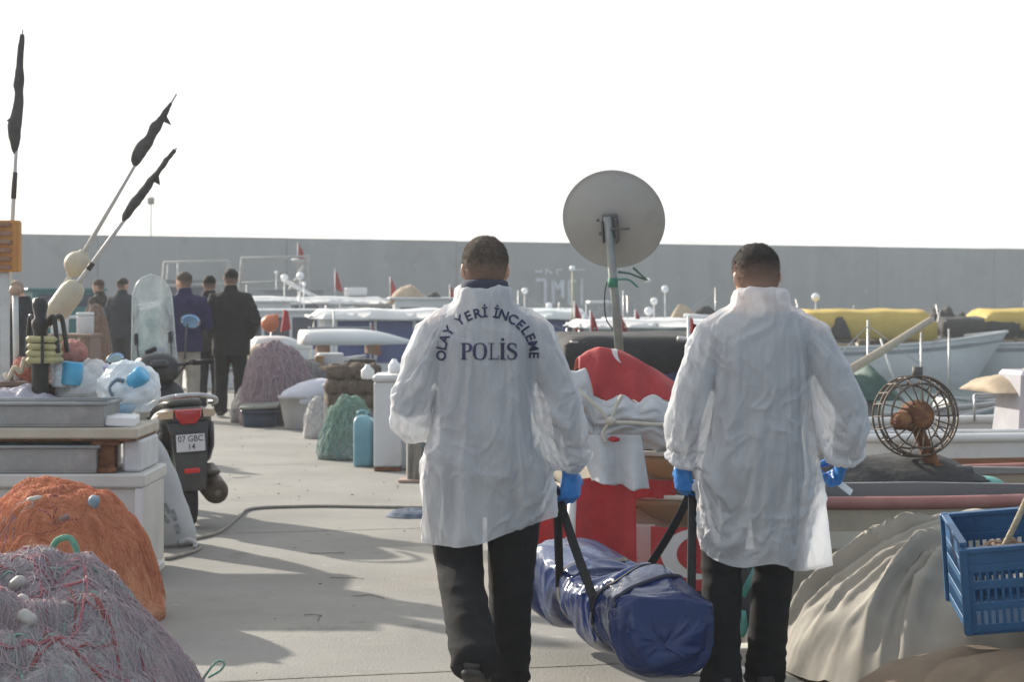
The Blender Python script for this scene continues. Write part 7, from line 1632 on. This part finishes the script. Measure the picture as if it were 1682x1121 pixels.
def quay_gear():
    heap('net_pile', 'purple red net heap right of the man in black', 446, 700, .44, .45, .92, m_pur, 61, twine=[m_tw_dusk, m_tw_lilac], n=420, p=3.6, lump=.09)
    heap('net_pile', 'grey brown net heap spilling beside the navy crate', 416, 696, .30, .32, .46, m_gry, 62, twine=[m_tw_grey], n=260, p=2.6, lump=.09)
    heap('net_pile', 'dark grey net heap behind the white tub', 500, 694, .40, .4, .70, m_gry, 63, twine=[m_tw_grey, m_tw_white], n=300, p=3.2, lump=.09)
    t = tub('fish_box', 'navy plastic fish box in front of the purple nets', 424, 703, .40, .19, .34, mat('navy_plastic', (.025,.035,.065), (.04,.05,.085), 8, .5), taper=.92, cat='crate'); mb = MB(); mb.box((0,0,.235), (.44,.37,.03), Euler((R(4),R(-3),0)), bev=.008); mb.build('lid_board', mat('grey_green_board', (.20,.20,.17), (.27,.27,.23), 6, .8), t)
    t = tub('plastic_tub', 'grey white tub with a white sheet bulging over its rim', 500, 707, .60, .37, .46, mat('grey_tub', (.40,.38,.36), (.32,.30,.28), 4, .6, spots=[((.26,.23,.20), 6, .6, .1)]), taper=.80, rot=8)
    mb = MB(); mb.ell((.02,0,.345), (.315,.235,.13), 40, 24); me = mb.mesh(); displace(me, lambda p, n: .022*nz(p, 6, 3)+.012*ridge(p, 10, 4)+.30*clamp(p.x+.15)*max(n.z, 0)); ORG.setdefault(t.name, Vector((0,0,0))); link_mesh(me, 'white_sheet', mat('white_sheet_cloth', (.62,.62,.66), (.54,.54,.60), 5, .7, transl=.1), t, True)
    # boxes behind
    for px, py, w, h, d_, m, lab in ((541, 689, .30, .78, .3, mat('pale_box', (.52,.53,.54), (.46,.47,.48), 5, .6), 'pale square box standing behind the tub and nets'), (523, 691, .10, .76, .2, mat('brown_box', (.24,.15,.07), (.30,.19,.10), 5, .7), 'narrow brown board beside the pale box behind the tub')):
        g = G(px, py); mb = MB(); mb.box((g.x, g.y+d_/2, h/2+.002), (w, d_, h), Euler((0,0,R(8))), bev=.012); tag(mb.build('storage_box', m, None), lab, 'box')
    g = G(560, 692); t = thing('low_table', 'low table of orange edged board beside the pale box', 'table', (g.x, g.y, 0)); mb = MB(); mb.box((g.x-.05, g.y+.2, .615), (.75,.35,.05), None, bev=.008); mb.build('table_top', mat('orange_board', (.46,.24,.10), (.52,.42,.28), 5, .7), t)
    for k in (-.36, .24): mb = MB(); mb.box((g.x+k, g.y+.2, .294), (.05,.3,.588), None, bev=.006); mb.build('leg', mat('grey_leg', (.2,.19,.17), (.26,.24,.22), 6, .8), t)
    # brown net stack, posts and hanging nets
    g = G(578, 742); t = thing('net_stack', 'dark brown nets stacked in rolls behind the turquoise heap', 'fishing net', (g.x, g.y+.25, 0)); gg = random.Random(17)
    for row in range(6):
        for col in range(2):
            z = .075+.135*row; y = g.y+.10+.26*col; P = [Vector((g.x-.23+.0115*k*4+gg.uniform(-.01,.01), y+gg.uniform(-.012,.012), z+gg.uniform(-.012,.012))) for k in range(11)]
            mb = MB(); mb.tube(spline(P, 4), [.062+.020*nz((k*.16, row, col), 1, 4) for k in range(41)], 16, flat=1.05); me = mb.mesh(); bm = bmesh.new(); bm.from_mesh(me); bmesh.ops.recalc_face_normals(bm, faces=bm.faces); bm.to_mesh(me); bm.free()
            displace(me, lambda p, n: .012*ridge(p, 16, row)+.008*ridge(p, 34, col)); link_mesh(me, 'net_roll', gg.choice((m_brn, m_brn, m_gry)), t, True)
    for px, py, w, z1, m, lab in ((540, 738, .09, 638, mat('white_post_paint', (.58,.57,.54), (.5,.49,.46), 6, .6), 'white upright post left of the turquoise net heap'),):
        g = G(px, py); mb = MB(); zt = W(0, z1, g.y).z; mb.box((g.x, g.y, zt/2+.001), (w, .09, zt), None, bev=.010); mb.box((g.x, g.y, zt+.022), (w+.03, .12, .04), None, bev=.012); tag(mb.build('post', m, None), lab, 'post')
    t = heap('net_pile', 'small white net trailing beside the white post', 520, 722, .14, .12, .40, net_mat('white_net', ((.42,.41,.39), (.54,.53,.50), (.48,.47,.45)), 6), 67, twine=[m_tw_white], n=90)
    heap('net_pile', 'turquoise and grey net heap behind the blue can', 570, 758, .27, .22, .52, m_tur, 68, twine=[m_tw_mint, m_tw_grey, m_tw_white], n=500, p=2.3, lump=.10)
    # blue jerry can
    g = G(596, 768); t = thing('jerry_can', 'pale blue plastic can standing against the white freezer', 'can', (g.x, g.y+.1, 0)); mc = mat('pale_blue_plastic', (.10,.25,.32), (.14,.30,.37), 6, .4, coat=.1, spots=[((.2,.3,.33), 7, .62, .1)])
    mb = MB(); R2 = []
    for z, k in ((0,.90), (.012,.98), (.03,1), (.20,1), (.215,.985), (.23,1), (.36,1), (.40,.96), (.43,.80), (.445,.5)): R2.append([Vector((g.x+math.copysign(abs(math.cos(a))**.4, math.cos(a))*.088*k, g.y+.11+math.copysign(abs(math.sin(a))**.4, math.sin(a))*.11*k, z)) for a in [2*math.pi*i/36 for i in range(36)]])
    mb.loft(R2); mb.build('can_body', mc, t, True); mb = MB(); mb.tube(spline([(g.x-.05,g.y+.11,.42), (g.x-.045,g.y+.11,.475), (g.x+.02,g.y+.11,.478), (g.x+.035,g.y+.11,.42)], 5), .011, 8); mb.build('handle', mc, t, True); mb = MB(); mb.lathe((g.x+.055,g.y+.11,.425), [(.0,0),(.022,0),(.022,.035),(.0,.038)], 14); mb.build('cap', mat('dark_cap', (.03,.06,.09), (.05,.08,.11), 6, .5), t, True)
    # white freezer cabinet
    g = G(632, 776); t = thing('old_freezer', 'tall narrow white freezer with rusted foot, left of the lettered man', 'freezer', (g.x, g.y+.3, 0)); zt = W(0, 617, g.y).z; mf = mat('freezer_white', (.60,.60,.60), (.52,.52,.52), 2, .4, spots=[((.30,.15,.07), 4, .68, .05), ((.42,.41,.39), 1.5, .58, .12)])
    mb = MB(); mb.box((g.x+.02, g.y+.33, .04+(zt-.10)/2), (.235, .60, zt-.10), None, bev=.012); mb.build('cabinet', mf, t); mb = MB(); mb.box((g.x+.02, g.y+.33, zt-.028), (.26, .64, .055), None, bev=.02); mb.build('lid', mf, t); mb = MB(); mb.box((g.x+.02, g.y+.33, .018), (.225, .58, .036), None, bev=.006); mb.build('rusted_foot', m_rust, t)
    g2 = G(664, 776); mb = MB(); mb.box((g2.x+.0, g2.y+.45, .44), (.16, .5, .875), None, bev=.012); tag(mb.build('stained_board', mat('stained_white_panel', (.56,.56,.55), (.46,.47,.44), 2, .5, spots=[((.25,.26,.16), 4, .58, .12)]), None), 'white board with greenish stains right of the narrow freezer', 'board')
    g3 = G(680, 792); t = thing('timber_post', 'weathered dark timber post beside the lettered man', 'post', (g3.x, g3.y, 0)); mb = MB(); mb.box((g3.x, g3.y, .215), (.115,.115,.42), Euler((0,0,R(8))), bev=.010); mb.build('shaft', mat('weathered_timber', (.13,.115,.095), (.30,.28,.25), 30, .9, stretch=(1,1,.12), bump=.6, bscale=60), t); mb = MB(); mb.box((g3.x-.01, g3.y-.02, .014), (.22,.2,.022), None, bev=.004); mb.build('foot_plate', mat('rust_pink_plate', (.42,.30,.24), (.34,.22,.17), 9, .8), t)
    # small things on top of the stack and freezer
    for px, py, d_, r, m, nm, lab in ((648, 603, 17.6, .055, m_lamp_w, 'white_jug', 'white jug on top of the narrow freezer'), (604, 612, 18.6, .06, m_white_bag, 'white_bundle', 'white cloth bundle on top of the brown net stack')):
        c = W(px, py, d_); mb = MB(); mb.lathe(c, [(.0,-r),(r*.9,-r),(r,-r*.6),(r,r*.3),(r*.5,r*.8),(r*.35,r*1.2),(.0,r*1.22)], 18); me = mb.mesh(); displace(me, lambda p, n: .006*nz(p, 22, px)); tag(link_mesh(me, nm, m, None, True), lab, 'jug' if 'jug' in nm else 'bundle')
quay_gear()
# ---------------------------------------------------------------- far left, beyond the onlookers
def left_far():
    b = Boat('fishing_boat', 'teal hulled boat hauled out at the far left behind the onlookers', 118, 40, 30, 4.2, 1.8, 1.25, 1.0, m_teal, m_bwhite, group='boats hauled out on the quay', z0=.05); b.cabin(-1.0, .5, 1.3, 1.0, b.zl(478), m=m_teal, nwin=2)
    for x in (-1.2, .9): b.part('chock', m_wood, lambda mb: mb.box((x, 0, -.03), (.2, .8, .06), None, bev=.01))
    b = Boat('fishing_boat', 'grey hulled boat hauled out at the far left edge', 20, 46, 20, 5.0, 2.0, 1.2, 1.0, m_bgrey, m_bblue, group='boats hauled out on the quay', z0=.05); b.cabin(-1.2, .8, 1.4, 1.0, b.zl(487), m=m_bwhite, nwin=2)
    for px, py, d, lab in ((98, 540, 30, 'white foam box, left one of two behind the black post'), (140, 541, 30.6, 'white foam box, right one of two behind the black post')):
        t = thing('foam_box', lab, 'box', (0,0,0)); mb = MB(); mb.box((0,0,.14), (.24,.3,.28), None, taper=1.04, bev=.02); mb.build('box_body', m_bwhite, t); mb = MB(); mb.box((0,0,.305), (.26,.32,.045), None, bev=.015); mb.build('lid', m_bwhite, t); p = W(px, py, d); place(t, p.x, d, 10, W(0, py+9, d).z)
    xa, xb = W(85,0,30.3).x, W(158,0,30.3).x; t = thing('work_bench', 'brown wooden bench carrying two white foam boxes at far left', 'bench', ((xa+xb)/2, 30.3, 0)); zt = W(0,549,30).z-.003; mb = MB(); mb.box(((xa+xb)/2, 30.3, zt-.025), (xb-xa, .9, .05), None, bev=.008); mw = mat('brown_bench', (.17,.10,.07), (.22,.14,.10), 5, .8); mb.build('bench_top', mw, t)
    for x in (xa+.05, xb-.05): mb = MB(); mb.box((x, 30.3, (zt-.052)/2), (.08,.8,zt-.052), None, bev=.008); mb.build('leg', mw, t)
    heap('net_pile', 'rust brown net hung in a tall heap left of the windshield', 148, 640, .30, .3, 1.25, net_mat('rust_net', ((.17,.09,.06), (.25,.15,.10), (.21,.12,.08)), 6), 71, p=3, twine=[m_tw_grey], n=80)
    # lamp on the wall
    p = W(248, 330, 96.5); t = thing('harbour_light', 'small box lamp on a thin pole above the breakwater wall', 'lamp', (p.x, p.y, 3.88)); mp = mat('pale_lamp_pole', (.50,.50,.48), (.44,.44,.42), 4, .6)
    mb = MB(); mb.tube([(p.x,p.y,3.86), (p.x,p.y,p.z-.12)], .035, 8); mb.build('pole', mp, t, True); mb = MB(); mb.box((p.x,p.y,p.z), (.30,.30,.34), None, bev=.05); mb.build('lamp_box', mat('lamp_grey', (.17,.16,.14), (.22,.21,.19), 5, .6), t)
left_far()
